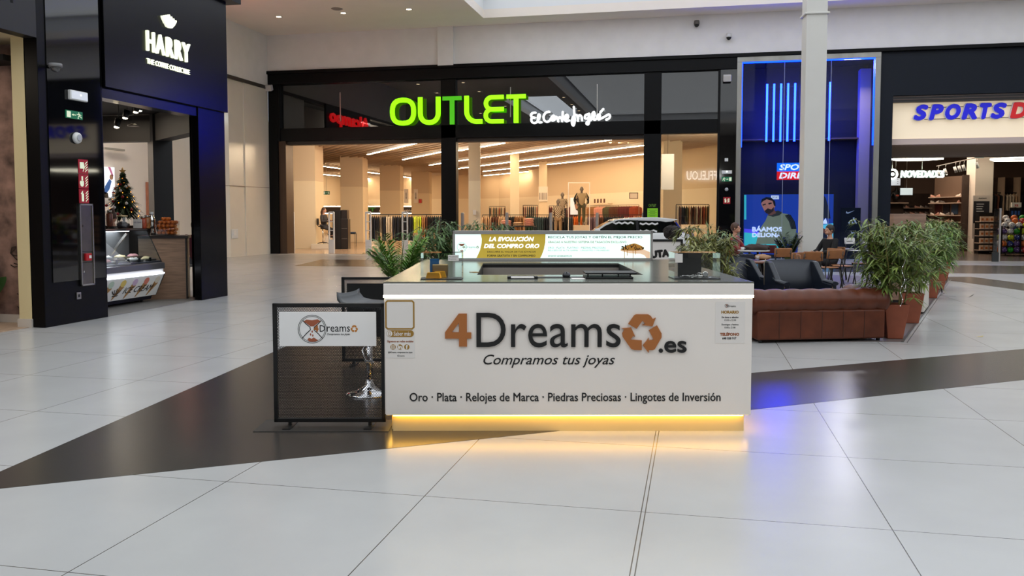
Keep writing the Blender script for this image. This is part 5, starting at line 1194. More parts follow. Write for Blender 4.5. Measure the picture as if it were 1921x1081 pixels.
# podium with seated shop assistant, till cabinets
pd = dep(600, 400, 38.2); pd.z = 0.0; RZ = YAW
o = tag(MB().box(-.42, .42, 0, .8, 0, .21).build('podium', M('podium_cream', (220, 206, 184), .6), None, .01), 'low cream podium under the seated shop assistant', 'podium'); o.location = (pd.x, pd.y, 0); o.rotation_euler = (0, 0, RZ)
ch_ = thing('swivel_stool', 'high black swivel chair under the shop assistant', 'chair', pd + Vector((-.04, .38, .21)), RZ)
for k in range(5): t = 1.257 * k; MB().tube([(0, 0, .07), (.26 * math.cos(t), .26 * math.sin(t), .035)], [.022, .015], 6).build('base_arm', mBLKP, ch_)
MB().tube([(0, 0, .05), (0, 0, .78)], .028, 8).build('post', mCHROME, ch_); MB().lathe([(0, .76), (.2, .77), (.21, .8), (.19, .82), (0, .82)], 16).build('seat', mBLKP, ch_); MB().obox((-.22, 0, 1.0), (.05, .3, .3), 0).build('backrest', mBLKP, ch_); MB().tube([(-.12, 0, .79), (-.23, 0, .82), (-.24, 0, .95)], .015, 6).build('back_arm', mBLKP, ch_)
person('person', 'seated shop assistant with long dark hair in grey clothes at the till', pd + Vector((.0, .4, .21 + .28)), RZ + R(75), 'perch', M('grey_overall', (66, 60, 60), .85), M('grey_overall'), mHAIRB, 'long', armpose='type', scale=1.0)
cb = dep(638, 400, 38); cab = thing('till_cabinet', 'black two part till cabinet right of the shop assistant', 'cabinet', (cb.x, cb.y, 0), RZ)
MB().box(-.34, .02, 0, .7, 0, 1.74).build('side_block', M('cabinet_black', (14, 11, 10), .35), cab, .01); MB().box(.02, .34, .02, .6, 0, 1.35).build('drawer_block', M('cabinet_brown_black', (32, 24, 20), .3), cab, .01); MB().box(.04, .3, .05, .55, 1.35, 1.74).build('till_screen', M('cabinet_brown_black'), cab, .01)
for z_ in (.45, .9): MB().box(.05, .3, .012, .02, z_, z_ + .03).build('handle', mSTD, cab)
q = dep(659, 400, 41); stl = thing('side_stool', 'small black framed stool with blue pad right of the till cabinet', 'stool', (q.x, q.y, 0), RZ)
for sx in (-.2, .2):
    for sy in (-.18, .18): MB().tube([(sx, sy, 0), (sx, sy, .6)], .014, 6).build('leg', mBLKP, stl)
MB().box(-.21, .21, -.19, .19, .6, .63).build('frame', mBLKP, stl); MB().box(-.19, .19, -.17, .17, .63, .7).build('cushion', M('cushion_blue', (40, 58, 84), .7), stl, .02)
# anti theft gates
def gate(px, lab, w=.17, slim=False):
    p = fy(px, 470, FB + .62); o = thing('security_gate', lab, 'security gate', (p.x, p.y, 0))
    if slim: MB().box(-w / 2, w / 2, -.1, .1, 0, 1.62).build('post', M('gate_grey', (158, 152, 146), .4), o, .03); MB().box(-w / 2 - .02, w / 2 + .02, -.13, .13, 0, .06).build('foot', mWPLAST, o); return o
    for sx in (-1, 1): MB().box(sx * w / 2 - .022, sx * w / 2 + .022, -.04, .04, .0, 1.64).build('upright', mWPLAST, o, .01)
    MB().box(-w / 2, w / 2, -.05, .05, 0, .55).build('base', mWPLAST, o, .02); MB().box(-w / 2, w / 2, -.04, .04, 1.58, 1.66).build('top_bar', mWPLAST, o, .01)
    for z_ in (.9, 1.25): MB().box(-w / 2, w / 2, -.025, .025, z_, z_ + .03).build('cross_bar', mWPLAST, o)
    return o
for px, lab in ((547.5, 'white security gate standing against the left door jamb'), (622.5, 'white security gate in front of the seated shop assistant'), (691.5, 'white security gate left of the hanging neon green jacket'), (760, 'white security gate in front of the hanging neon green jacket')): gate(px, lab, .2)
for px, lab in ((868, 'grey security post at the left of the middle shop door'), (951, 'grey security post in front of the folded pink jumpers'), (1033.5, 'grey security post left of the checked shirt mannequin'), (1120, 'grey security post right of the tall mannequin'), (1206.5, 'grey security post at the right edge of the middle shop door')): gate(px, lab, .1, True)
# hanging garments
def garment_mesh(name, L, dep_, th):
    b = MB(); rows = [(0, .03, .012), (-.03, .06, .02), (-.07, dep_ * .42, th * .45), (-.12, dep_ * .5, th * .5), (-.3, dep_ * .5, th * .55), (-L * .6, dep_ * .47, th * .5), (-L, dep_ * .5, th * .42)]
    vs = []; n = 10
    for i, (z, hy, hx) in enumerate(rows):
        for k in range(n):
            t = 6.283 * k / n; s = math.sin(t); c = math.cos(t)
            vs.append((hx * math.copysign(abs(c) ** .7, c), hy * math.copysign(abs(s) ** .7, s) + .01 * math.sin(3 * t + i), z + (.0 if i < 6 else .012 * math.sin(2 * t))))
    fs = [(i * n + k, i * n + (k + 1) % n, (i + 1) * n + (k + 1) % n, (i + 1) * n + k) for i in range(len(rows) - 1) for k in range(n)]
    b.add(vs, fs, 0, True); b.tube([(0, 0, -.02), (0, 0, .03), (0, .025, .05), (0, .02, .07)], .004, 4)
    me = b.mesh(name); me.materials.append(M('cloth_black', (16, 16, 19), .9)); return me
GM = {k: garment_mesh('garment_' + k, *v) for k, v in dict(coat=(1.15, .46, .085), shirt=(.78, .44, .06), trousers=(.98, .34, .055)).items()}
CLO = dict(black=(16, 16, 19), navy=(22, 26, 38), grey=(64, 66, 70), cream=(196, 180, 156), neon=(186, 206, 40), tan=(150, 104, 62), brown=(92, 54, 36), rust=(150, 66, 38), green=(40, 62, 44), olive=(80, 78, 52), mauve=(120, 96, 108), pink=(212, 150, 132), orange=(216, 110, 40), wine=(94, 36, 36), beige=(186, 152, 118), teal=(48, 66, 70))
def cl(c): return M('cloth_' + c, CLO[c], .9, var=.12, scale=14)
def garment(kind, col, p, rz, label, group):
    o = bpy.data.objects.new('garment', GM[kind]); COL.objects.link(o); o.location = p; o.rotation_euler = (0, 0, rz)
    o.material_slots[0].link = 'OBJECT'; o.material_slots[0].material = cl(col)
    return tag(o, label, 'garment', group)
mRACK = M('rack_black_steel', (24, 21, 20), .4)
def rack(pa, pb, z, label, legs=3, m=None, wall=False):
    d = pb - pa; L = Vector((d.x, d.y)).length; o = thing('clothes_rack', label, 'clothes rack', (pa.x, pa.y, 0), math.atan2(d.y, d.x))
    MB().box(0, L, -.015, .015, z, z + .03).build('rail', m or mRACK, o)
    for k in range(legs):
        x = L * k / (legs - 1)
        if wall: MB().box(x - .012, x + .012, 0, .3, z + .005, z + .025).build('bracket', m or mRACK, o)
        else: MB().box(x - .015, x + .015, -.015, .015, 0, z).build('leg', m or mRACK, o); MB().box(x - .012, x + .012, -.3, .3, 0, .03).build('foot', m or mRACK, o)
    return o
def fill(pa, pb, z, seq, group, kinds=('coat',), jit=.35):
    d = pb - pa; rz = math.atan2(d.y, d.x); n = len(seq)
    for k, c in enumerate(seq):
        p = pa + d * ((k + .5) / n); kind = c.split('/')[1] if '/' in c else kinds[k % len(kinds)]; c = c.split('/')[0]
        garment(kind, c, (p.x, p.y, z - .055), rz + rnd.uniform(-jit, jit) * .5, c.replace('neon', 'neon green') + ' garment hanging ' + group[0], c + ' clothes ' + group[1])
pa, pb = dep(693, 400, 39.6), dep(836, 400, 40); rack(pa, pb, 1.52, 'black clothes rack with dark coats across the left shop door', 5)
fill(pa, pb, 1.52, ['wine/shirt', 'black', 'navy', 'black', 'black', 'grey/shirt', 'black', 'navy', 'cream', 'cream', 'cream/shirt', 'navy', 'black', 'navy', 'black', 'black', 'navy', 'black', 'black', 'navy', 'black', 'neon/shirt', 'neon/shirt', 'neon/shirt', 'neon/shirt', 'tan', 'tan', 'brown', 'black', 'black/shirt', 'black', 'navy/shirt', 'black', 'black', 'navy', 'black', 'grey'], ('on the black rack across the left shop door', 'on the left door rack'))
pa, pb = dep(905, 400, 42.6), dep(1212, 400, 42.2); rack(pa, pb, 1.5, 'long black clothes rack across the middle shop door', 8)
S = []
for c, n in (('beige/shirt', 5), ('brown', 4), ('beige/shirt', 5), ('black', 4), ('tan/shirt', 6), ('green', 4), ('teal', 6), ('navy', 6), ('black', 7), ('grey', 3), ('orange', 5), ('cream', 3), ('mauve', 6), ('brown', 3), ('navy', 6), ('black', 5), ('wine/shirt', 5), ('cream/shirt', 3), ('beige/shirt', 4)): S += [c] * n
fill(pa, pb, 1.5, S, ('on the long rack across the middle shop door', 'on the middle door rack'))
na = Vector((-dr.y, dr.x, 0)).normalized()
if na.y > 0: na = -na
wp0 = Cc + dr * .62 + na * .55; wp1 = Cc + dr * 1.02 + na * .55
rack(wp0, wp1, 2.02, 'pale wall rail of rust and brown clothes on the right shop wall', 5, M('rail_pale', (150, 130, 108), .5), False)
fill(wp0, wp1, 2.02, ['wine'] * 7 + ['brown'] * 5 + ['beige/shirt'] * 6 + ['tan/shirt'] * 5 + ['pink'] * 6 + ['olive'] * 4 + ['brown'] * 6 + ['wine'] * 7 + ['rust'] * 4, ('on the right shop wall rail', 'on the right wall rail'), ('shirt',))
for i, (x0, x1, d, z, seq, lab) in enumerate(((918, 948, 60, 2.05, ['grey', 'tan', 'green', 'brown', 'navy', 'beige', 'rust', 'black', 'cream', 'brown'], 'short rack of mixed shirts at the back left of the middle door'), (981, 1009, 56, 2.1, ['brown', 'wine', 'navy', 'navy', 'navy', 'navy', 'grey', 'rust'], 'short rack of navy clothes right of the pale inner pillar'), (1030, 1048, 54, 2.05, ['wine', 'wine', 'brown', 'brown', 'rust', 'brown'], 'short rack of wine red clothes behind the mannequins'), (1268, 1330, 36.5, 1.95, ['cream', 'brown', 'black', 'black', 'olive', 'tan', 'brown', 'brown', 'cream', 'wine', 'beige', 'rust', 'tan', 'olive'], 'rack of brown clothes behind the right hand shop window'))):
    pa, pb = dep(x0, 400, d), dep(x1, 400, d); rack(pa, pb, z, lab, 2); fill(pa, pb, z, seq, ('on the ' + ' '.join(lab.split()[:2]) + ' ' + ('at the back left', 'by the inner pillar', 'behind the mannequins', 'behind the right window')[i], ('on the back left rack', 'on the rack by the inner pillar', 'on the rack behind the mannequins', 'behind the right window')[i]), ('shirt',))
# low table with folded jumpers
q = dep(972, 400, 39.5); tb = thing('display_table', 'low dark display table with folded pink jumpers in the shop', 'table', (q.x, q.y, 0), RZ)
MB().box(-.85, .85, -.35, .35, .96, 1.0).build('tabletop', mRACK, tb)
for sx in (-.8, .8):
    for sy in (-.3, .3): MB().box(sx - .02, sx + .02, sy - .02, sy + .02, 0, .96).build('leg', mRACK, tb)
jm = MB(); jm.sphere((0, 0, .045), .2, (1.25, .9, .24), 12, 8); jm = jm.mesh('folded_jumper'); jm.materials.append(cl('pink'))
for i, (x, c) in enumerate(((-.55, 'pink'), (-.0, 'beige'), (.5, 'pink'))):
    for k in range((3, 2, 4)[i]):
        o = bpy.data.objects.new('folded_jumper', jm); COL.objects.link(o); o.location = (q.x + x * math.cos(RZ), q.y + x * math.sin(RZ), 1.0 + .092 * k); o.rotation_euler = (0, 0, RZ); o.material_slots[0].link = 'OBJECT'; o.material_slots[0].material = cl(c)
        tag(o, c + ' folded jumper stacked on the low display table', 'jumper', c + ' jumpers on the display table')
# mannequins
mMAN = M('mannequin_grey', (104, 92, 82), .35); mPLAID = M('plaid_shirt', (168, 148, 120), .85)
nt = mPLAID.node_tree; tc = node(nt, 'ShaderNodeTexCoord'); ck = node(nt, 'ShaderNodeTexChecker'); ck.inputs['Scale'].default_value = 21; ck.inputs[1].default_value = rgb((196, 178, 148)); ck.inputs[2].default_value = rgb((86, 72, 62)); nt.links.new(tc.outputs['Object'], ck.inputs[0]); nt.links.new(ck.outputs[0], nt.nodes['Principled BSDF'].inputs['Base Color'])
def plinth(px, d, z, lab, w=.7):
    p = dep(px, 400, d); o = tag(MB().box(-w / 2, w / 2, -.3, .3, 0, z).build('plinth', M('plinth_cream', (222, 204, 176), .6), None, .005), lab, 'plinth'); o.location = (p.x, p.y, 0); o.rotation_euler = (0, 0, RZ); return p
def mannequin(px, d, z, lab, top, legs, jacket=None, arm='rest', sc_=1.06):
    p = dep(px, 400, d); o = person('mannequin', lab, (p.x, p.y, z), RZ, 'stand', top, legs, style='none', skin=mMAN, shoes=mMAN, armpose=arm, scale=sc_, cat='mannequin')
    if jacket:
        skinned('jacket', [[((.0, .03, .86), .15), ((0, .05, 1.28), .155), ((0, .03, 1.42), .1)], [((0, .05, 1.28), .155), ((-.2, .02, 1.4), .085), ((-.32, .05, 1.15), .075), ((-.24, -.05, .95), .06)], [((0, .05, 1.28), .155), ((.2, .02, 1.4), .085), ((.32, .05, 1.15), .075), ((.24, -.05, .95), .06)]], jacket, o)
    return o
plinth(1090, 41.2, 1.02, 'cream plinth under the tall mannequin in the white frame'); mannequin(1091, 41.2, 1.02, 'tall grey mannequin in dark jacket and olive trousers inside a white frame', M('mannequin_top', (168, 146, 110), .8), cl('olive'), cl('black'), 'hips')
plinth(1052, 42.8, .75, 'cream plinth under the mannequin behind the checked shirt one'); mannequin(1055, 42.8, .78, 'grey mannequin in pale plaid shirt standing behind the checked one', mPLAID, cl('grey'))
plinth(1046, 40.4, .40, 'cream plinth under the front checked shirt mannequin'); mannequin(1047, 40.4, .40, 'front grey mannequin in checked shirt and beige trousers', mPLAID, M('beige_trousers', (150, 124, 92), .85))
fr_ = thing('display_stand', 'thin white upright frame around the tall mannequin', 'frame', dep(1086, 400, 40.6) * Vector((1, 1, 0)), RZ); w_ = .52
for a in ((-w_, -w_ + .04, 0, 3.06), (w_ - .04, w_, 0, 3.06), (-w_, w_, 3.02, 3.06)): MB().box(a[0], a[1], -.02, .02, a[2], a[3]).build('bar', M('frame_white', (240, 234, 222), .5), fr_)
def board(px0, py0, px1, py1, d, name, lab, m, cat='sign', legs=False, thick=.04):
    a, c = dep(px0, py0, d), dep(px1, py1, d); o = thing(name, lab, cat, ((a.x + c.x) / 2, (a.y + c.y) / 2, 0 if legs else c.z), YAW); w = Vector((a.x - c.x, a.y - c.y)).length / 2; z0 = c.z if legs else 0; h = a.z - c.z
    MB().box(-w, w, 0, thick, z0, z0 + h).build('panel', m, o)
    if legs: MB().box(-.03, .03, .01, .04, .03, z0).build('post', mRACK, o); MB().box(-.2, .2, -.12, .16, 0, .03).build('foot', mRACK, o)
    return o, w, z0, h, Frame((0, -.001, 0), (1, 0, 0), (0, 0, 1))
mPOW = M('poster_white', (232, 220, 204), .6)
o, w, z0, h, F = board(1070, 371, 1085, 403, 44, 'poster_stand', 'white portrait poster stand behind the tall mannequin', M('poster_lit_white', (236, 232, 228), .5, emit=.4), 'poster', True)
MB().prism(F, [(w, z0 + h), (-w * .1, z0 + h), (w * .0, z0 + h * .6), (w * .35, z0 + h * .3), (w, z0 + h * .2)], 0, .003).build('hair_print', M('print_hair', (60, 40, 30), .5), o); MB().disc(F, w * .55, z0 + h * .55, w * .4, .003, .005, 16, 0, h * .22).build('face_print', M('print_skin'), o)
o, w, z0, h, F = board(1010.5, 350, 1027.5, 378, 50.94, 'pillar_poster', 'pale poster with upright stripes on the inner shop pillar', mPOW, 'poster')
b = MB()
for k in range(6): b.fbox(F, -w * .85 + w * .3 * k, -w * .7 + w * .3 * k, h * .12, h * .58, 0, .003)
b.build('stripe_print', M('stripe_grey', (120, 116, 110), .6), o); MB().text(F, 'Mujer', -w * .8, w * .3, h * .8, h * .9, 0, .003).build('print', M('red_print', (160, 40, 30), .6), o) if False else None
o, w, z0, h, F = board(1181, 362, 1196.5, 372.5, 45, 'wall_picture', 'small white framed picture on the right shop wall', mPOW, 'picture')
b = MB(); b.stroke(F, [(-w, 0), (w, 0), (w, h), (-w, h)], .03, 0, .02, True); b.build('frame', M('picture_frame_brown', (70, 50, 36), .5), o)
o, w, z0, h, F = board(1241, 289, 1264, 356, 33, 'window_poster', 'tall white poster hanging inside the right hand shop window', M('poster_matt_white', (226, 216, 206), .6), 'poster')
MB().tube([(0, .02, h), (0, .02, 5.1 - dep(1250, 289, 33).z + h)], .006, 5).build('hanger', mRACK, o)
for px, d, lab in ((762, 54.94, 'narrow white notice on the third shop pillar from the left'), (780, 62.94, 'narrow white notice on the rearmost left shop pillar')):
    o, w, z0, h, F = board(px - 4, 355, px + 4, 381, d, 'pillar_notice', lab, mPOW, 'notice'); b = MB()
    for k in range(5): b.fbox(F, -w * .3, w * .3, h * (.28 + .1 * k), h * (.33 + .1 * k), 0, .003)
    b.build('print', mDKGREY, o)
o, w, z0, h, F = board(786, 374, 791, 381, 62.94, 'fire_notice', 'small red fire notice on the rearmost left shop pillar', M('red_notice', (190, 40, 34), .5), 'notice')
o, w, z0, h, F = board(887, 394, 893, 403, 34.44, 'pillar_notice', 'small white paper notice on the front inner shop pillar', mPOW, 'notice')
es = thing('exit_sign', 'small green exit sign hanging between the first left shop pillars', 'sign', dep(612.5, 362, 50), YAW); exit_sign(es, Frame((0, 0, 0), (1, 0, 0), (0, 0, 1)), -.19, .19, -.1, .1); MB().tube([(0, .0, .1), (0, 0, 5.1 - es.location.z)], .01, 5).build('hanger', mWHITE, es)
p = dep(548, 388, 38.5)
# dark band with lit letters far behind the left pillars
a, c = dep(585, 388, 70), dep(830, 400, 70); o = thing('wall_sign_band', 'dark band with green and white letters far behind the left pillars', 'sign', ((a.x + c.x) / 2, (a.y + c.y) / 2, 1.62), YAW); w = (c - a).length / 2
MB().box(-w, w, 0, .1, 0, .5).build('band', M('band_dark_brown', (40, 28, 22), .5), o); F = Frame((0, -.002, 0), (1, 0, 0), (0, 0, 1)); MB().box(-w, w, -.02, .1, .5, .58).build('upper_light', M('band_glow', (255, 244, 224), .5, emit=5), o); MB().box(-w, w, -.02, .1, -.08, 0).build('lower_light', M('band_glow'), o)
MB().box(-w, w, .0, .4, -1.62, -.08).build('desk', mCREAM, o)
MB().text(F, 'OUTLET', -w + 2.4, -w + 5.2, .12, .42, 0, .02, .02).build('lettering', M('green_letter_dim', (40, 120, 30), .5, emit=.3), o); MB().text(F, 'El Corte Inglés', -w + 5.5, -w + 8.2, .06, .3, 0, .02, .0, .3).build('lettering', mPAPER, o)
# wall shelf with boots on the right wall
sp_ = Cc + dr * .80 + na * .3; sh = tag(MB().obox((0, 0, 0), (2.6, .3, .05), math.atan2(dr.y, dr.x)).build('wall_shelf', mCREAM), 'cream shelf with brown boots above the right wall clothes', 'shelf'); sh.location = (sp_.x, sp_.y, 1.85); sh.location += na * .0; sh.location.z = 2.15
for k in range(4):
    o = MB(); o.tube([(0, 0, 0), (0, 0, .22)], [.05, .045], 8); o.tube([(0, 0, .03), (0, -.16, .025)], [.05, .035], 8); o = o.build('boot', M('boot_brown', (96, 52, 32), .5)); u = dr.normalized() * (-.7 + .42 * k); o.location = (sp_.x + u.x, sp_.y + u.y, 2.20); tag(o, 'brown boot standing on the cream shelf on the right shop wall', 'boot', 'boots on the wall shelf')
# pieces on the shopfront frame
o, w, z0, h, F = board(1214, 391, 1234, 407, 0, 'x', 'x', mPOW) if False else (None,) * 5
a = fy(1214.5, 391, FB - .06); c = fy(1234, 408, FB - .06); o = thing('opening_notice', 'lime green notice on the black post right of the middle door', 'notice', ((a.x + c.x) / 2, FB - .07, c.z)); w = (c.x - a.x) / 2; h = a.z - c.z
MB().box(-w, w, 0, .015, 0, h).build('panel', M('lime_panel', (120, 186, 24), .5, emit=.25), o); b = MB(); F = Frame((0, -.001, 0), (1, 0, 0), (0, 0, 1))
for k in range(6): b.fbox(F, -w * (.5 + .3 * (k % 2)), w * (.5 + .3 * (k % 2)), h * (.12 + .13 * k), h * (.16 + .13 * k), 0, .002)
b.build('print', M('dark_green_ink', (20, 60, 14), .6), o)
a = fy(1217, 383, FB - .06); c = fy(1231, 388, FB - .06); o = tag(MB().text(WALLF(FB - .052), 'OUTLET', a.x, c.x, c.z, a.z, 0, .004, .0).build('post_lettering', M('lime_ink', (130, 180, 60), .5)), 'tiny lime letters on the black post above the green notice', 'lettering')
PX = FB - .062
def rp(px, py): p = fy(px, py, PX); return p.x, p.z
def unit(x0, y0, x1, y1, name, lab, cat): a, zt_ = rp(x0, y0); c, zb_ = rp(x1, y1); return thing(name, lab, cat, ((a + c) / 2, PX, (zt_ + zb_) / 2)), (c - a) / 2, (zt_ - zb_) / 2
o, w, h = unit(1359.5, 297, 1366, 303, 'wall_switch', 'small white box above the emergency light on the right black pillar', 'switch'); MB().box(-w, w, -.03, 0, -h, h).build('body', mWPLAST, o, .008)
o, w, h = unit(1354, 320, 1373, 326, 'emergency_light', 'white emergency light on the black pillar right of the clothes shop', 'light'); MB().box(-w, w, -.06, 0, -h, h).build('body', mWPLAST, o, .01); MB().box(-.02, .02, -.066, -.06, 0, .03).build('led', M('led_white'), o)
o, w, h = unit(1354, 332, 1373, 340.5, 'exit_sign', 'green exit sign with figure facing left on the right black pillar', 'sign'); exit_sign(o, LOC, -w, w, -h, h, True)
o, w, h = unit(1359.5, 351, 1366.5, 360, 'wall_sounder', 'round grey wall sounder below the exit sign on the right black pillar', 'alarm'); MB().lathe([(0, .06), (.04, .06), (.06, .03), (.065, 0)], 16, axis='y', c=(0, 0, 0)).build('cover', M('pale_grey'), o)
o, w, h = unit(1357, 370, 1370, 382.5, 'fire_sign', 'red fire equipment sign on the black pillar right of the clothes shop', 'sign'); MB().box(-w, w, -.012, 0, -h, h).build('board', mRED, o); F = Frame((0, -.0125, 0), (1, 0, 0), (0, 0, 1))
b = MB(); b.fbox(F, -w * .6, -w * .15, -h * .6, h * .25, 0, .002); b.stroke(F, [(-w * .4, h * .25), (-w * .4, h * .55), (-w * .7, h * .3)], .02, 0, .002); b.build('symbol', mEXW, o); b = MB()
for k in range(4): b.stroke(F, [(w * .2, h * (-.6 + .3 * k)), (w * .5, h * (-.4 + .3 * k)), (w * .75, h * (-.35 + .3 * k))], .02, 0, .002)
b.build('flame_symbol', mEXW, o)
for px, py, lab in ((507, 166, 'white wall speaker at the upper left corner of the clothes shop'), (1364, 147.5, 'white wall speaker on the black pillar above the exit sign')):
    p = fy(px, py, FB - .12); o = thing('wall_speaker', lab, 'speaker', p); MB().obox((0, -.12, 0), (.26, .2, .24), 0, 0, R(-18)).build('body', M('speaker_white', (206, 202, 198), .5), o, .02) if False else None
    b = MB(); b.obox((0, -.12, 0), (.27, .2, .22), 0, 0, R(20)); b.build('body', M('speaker_white', (206, 202, 198), .5), o, .02); MB().box(-.05, .05, -.05, .02, -.03, .03).build('bracket', mDKGREY, o)
for px, py, lab in ((1307, 44, 'small dark security camera on the white wall, higher and left of the other'), (1367, 68, 'white and black dome camera hanging on the white wall')):
    p = fy(px, py, FB - .1); o = thing('security_camera', lab, 'camera', (p.x, FB - .1, p.z))
    MB().box(-.05, .05, -.14, 0, -.0, .06).build('bracket', mWPLAST, o, .01); MB().lathe([(0, .0), (.09, 0), (.1, -.1), (.09, -.13), (0, -.13)], 16, (0, -.16, .06)).build('housing', mWPLAST if px > 1350 else M('camera_grey', (110, 106, 102), .5), o)
    b = MB(); b.sphere((0, -.16, -.07), .085, (1, 1, 1.1), 14, 8); b.build('dome', mBLKP, o)
# ================================================================== sports shop
SX0, SX1, SZ = 1.35, 6.02, 7.0
mSTF = M('brushed_steel_frame', (150, 148, 142), .35, .9, var=.15, scale=3, stretch=(1, 1, .2))
b = MB(); b.box(SX0, SX1, FB - .14, FB + .1, 6.82, SZ); b.box(SX0, SX0 + .17, FB - .14, FB + .1, 0, 6.82); b.box(SX1 - .18, SX1, FB - .14, FB + .1, 0, 6.82)
struct(b.build('trim_50', mSTF, None, .006))
mBLED = M('blue_led_line', (20, 60, 255), .5, emit=7, ec=(6, 50, 255))
b = MB(); b.box(SX0 + .17, SX1 - .18, FB - .1, FB + .02, 6.79, 6.82); b.box(SX0 + .17, SX0 + .195, FB - .1, FB + .02, 3.9, 6.79); b.box(SX1 - .205, SX1 - .18, FB - .1, FB + .02, 3.9, 6.79)
tag(b.build('blue_light_line', mBLED), 'thin blue light line inside the steel frame of the sports window', 'light strip')
struct(MB().box(SX0 + .17, SX1 - .18, FB + .02, FB + .035, 0, 6.8).build('window_5', glass('blue_shop_glass', (.78, .84, .95), .0, ior=1.28)))
b = MB()
for px in (1469, 1556): x = fy(px, 300, FB).x; b.box(x - .008, x + .008, FB + .01, FB + .02, 0, 6.8)
struct(b.build('trim_51', M('glass_joint', (150, 160, 175), .4)))
mNV = M('window_back_navy', (9, 12, 24), .6)
struct(MB().box(SX0, SX1 + .4, FB + 2.0, FB + 2.15, 0, 7).build('wall_window_back', mNV)); struct(MB().box(SX0, SX0 + .05, FB + .12, FB + 2.0, 0, 7).build('wall_window_left', mNV))
struct(MB().box(SX1 - .02, SX1 + .03, FB + .3, FB + 2.0, 0, 7).build('wall_window_right', mNV)); struct(MB().box(SX0, SX1, FB + .12, FB + 2.0, 6.9, 7.0).build('ceiling_window', mNV))
a, c = fy(1611, 300, FB + 1.4).x, fy(1631, 300, FB + 1.4).x; struct(MB().box(a, c, FB + 1.4, FB + 1.9, 0, 6.7).build('trim_52', M('window_column_pink', (206, 184, 170), .7)))
area('window_column_lamp', (5.2, FB + .5, 6.7), .5, .3, 90, (1, .84, .72), (R(-35), 0, 0))  # added warm fill aimed at the column; no fitting stands here
struct(MB().box(SX0 + .05, SX1 - .05, FB + 1.5, FB + 1.99, 4.25, 4.3).build('trim_53', M('bronze_ledge', (120, 92, 66), .4)))
nb_ = thing('neon_tube_rack', 'row of upright bright blue neon tubes in the sports shop window', 'neon light', (fy(1497, 211, FB + .5).x, FB + .5, fy(1497, 265, FB + .5).z))
X0 = nb_.location.x; hh = fy(1497, 156, FB + .5).z - nb_.location.z
mNEON = M('blue_neon', (40, 130, 255), .4, emit=34, ec=(18, 42, 255))
for k in range(10): x = fy(1438.5 + 13.1 * k, 211, FB + .5).x - X0; MB().tube([(x, 0, 0), (x, 0, hh)], .034, 8).build('neon_tube', mNEON, nb_)
for z_ in (.1, hh - .1): MB().box(fy(1432, 211, FB + .5).x - X0, fy(1562, 211, FB + .5).x - X0, .05, .07, z_ - .02, z_ + .02).build('carrier', mBLKP, nb_)
for xx in (-1.1, 1.1): MB().tube([(xx, .06, hh - .1), (xx, .06, 6.9 - nb_.location.z)], .01, 5).build('hanger', mBLKP, nb_)
YL = FB + .45
def wpt(px, py): p = fy(px, py, YL); return p.x, p.z
a, zt = wpt(1458, 306); c, zb = wpt(1538, 337); lt = thing('sports_logo_tile', 'blue and red lit logo tile below the neon tubes, half behind column', 'sign', ((a + c) / 2, YL, zb)); w = (c - a) / 2; h = zt - zb
MB().box(-w, w, 0, .1, h / 2, h).build('blue_half', M('logo_blue', (10, 110, 235), .5, emit=1.0, ec=(6, 110, 245)), lt); MB().box(-w, w, 0, .1, 0, h / 2).build('red_half', M('logo_red', (225, 20, 24), .5, emit=.85, ec=(235, 16, 20)), lt)
F = Frame((0, -.001, 0), (1, 0, 0), (0, 0, 1)); mWL = M('logo_white', (245, 248, 250), .5, emit=1.0)
MB().text(F, 'SPORTS', -w * .9, w * .9, h * .57, h * .93, 0, .02, .03, .2).build('lettering', mWL, lt); MB().text(F, 'DIRECT', -w * .9, w * .9, h * .07, h * .43, 0, .02, .03, .2).build('lettering', mWL, lt)
MB().tube([(0, .05, h), (0, .05, 6.9 - zb)], .01, 5).build('hanger', mBLKP, lt)
# big screen with a campaign picture
YS2 = FB + .3
def s2(px, py): p = fy(px, py, YS2); return p.x, p.z
a, zt = s2(1396, 365); c, zb = s2(1564, 366); zb = .15; OX = (a + c) / 2; w = (c - a) / 2
scn = thing('screen', 'large blue campaign screen showing a man in olive jacket', 'screen', (OX, YS2, zb)); h = zt - zb; F = Frame((0, -.001, 0), (1, 0, 0), (0, 0, 1)); FS = Frame((-OX, 0, -zb), (1, 0, 0), (0, 0, 1))
MB().box(-w - .04, w + .04, .0, .12, -.15, h + .04).build('casing', mBLKP, scn)
def em(n, c=(9, 9, 9), e=.75): return M(n, c, .5, emit=e)
MB().fbox(F, -w, w, 0, h, 0, .004).build('picture_ground', em('screen_blue', (26, 62, 150), .55), scn)
def sp2(*P): return [s2(*p) for p in P]
def pr(P, n, m, lay): MB().prism(FS, sp2(*P), .004 + .003 * lay, .006 + .003 * lay).build(n, m, scn)
pr(((1396, 470), (1396, 432), (1412, 436), (1440, 446), (1462, 455), (1475, 470)), 'teal_sweep_print', em('screen_teal', (60, 190, 180)), 0)
pr(((1396, 436), (1396, 429), (1412, 431), (1436, 440), (1462, 452), (1462, 456), (1436, 446), (1412, 438)), 'violet_sweep_print', em('screen_violet', (90, 80, 220)), 1)
pr(((1396, 366), (1400, 366), (1400, 412), (1396, 412)), 'teal_edge_print', em('screen_teal'), 1)
pr(((1418, 458), (1425, 430), (1436, 414), (1440, 404), (1456, 398), (1468, 400), (1478, 402), (1488, 412), (1494, 430), (1490, 458)), 'jacket_print', em('screen_olive', (112, 116, 88), .75), 2)
pr(((1472, 404), (1480, 402), (1490, 414), (1493, 430), (1484, 430), (1480, 416)), 'sleeve_print', em('screen_dark_olive', (46, 48, 40), .5), 3)
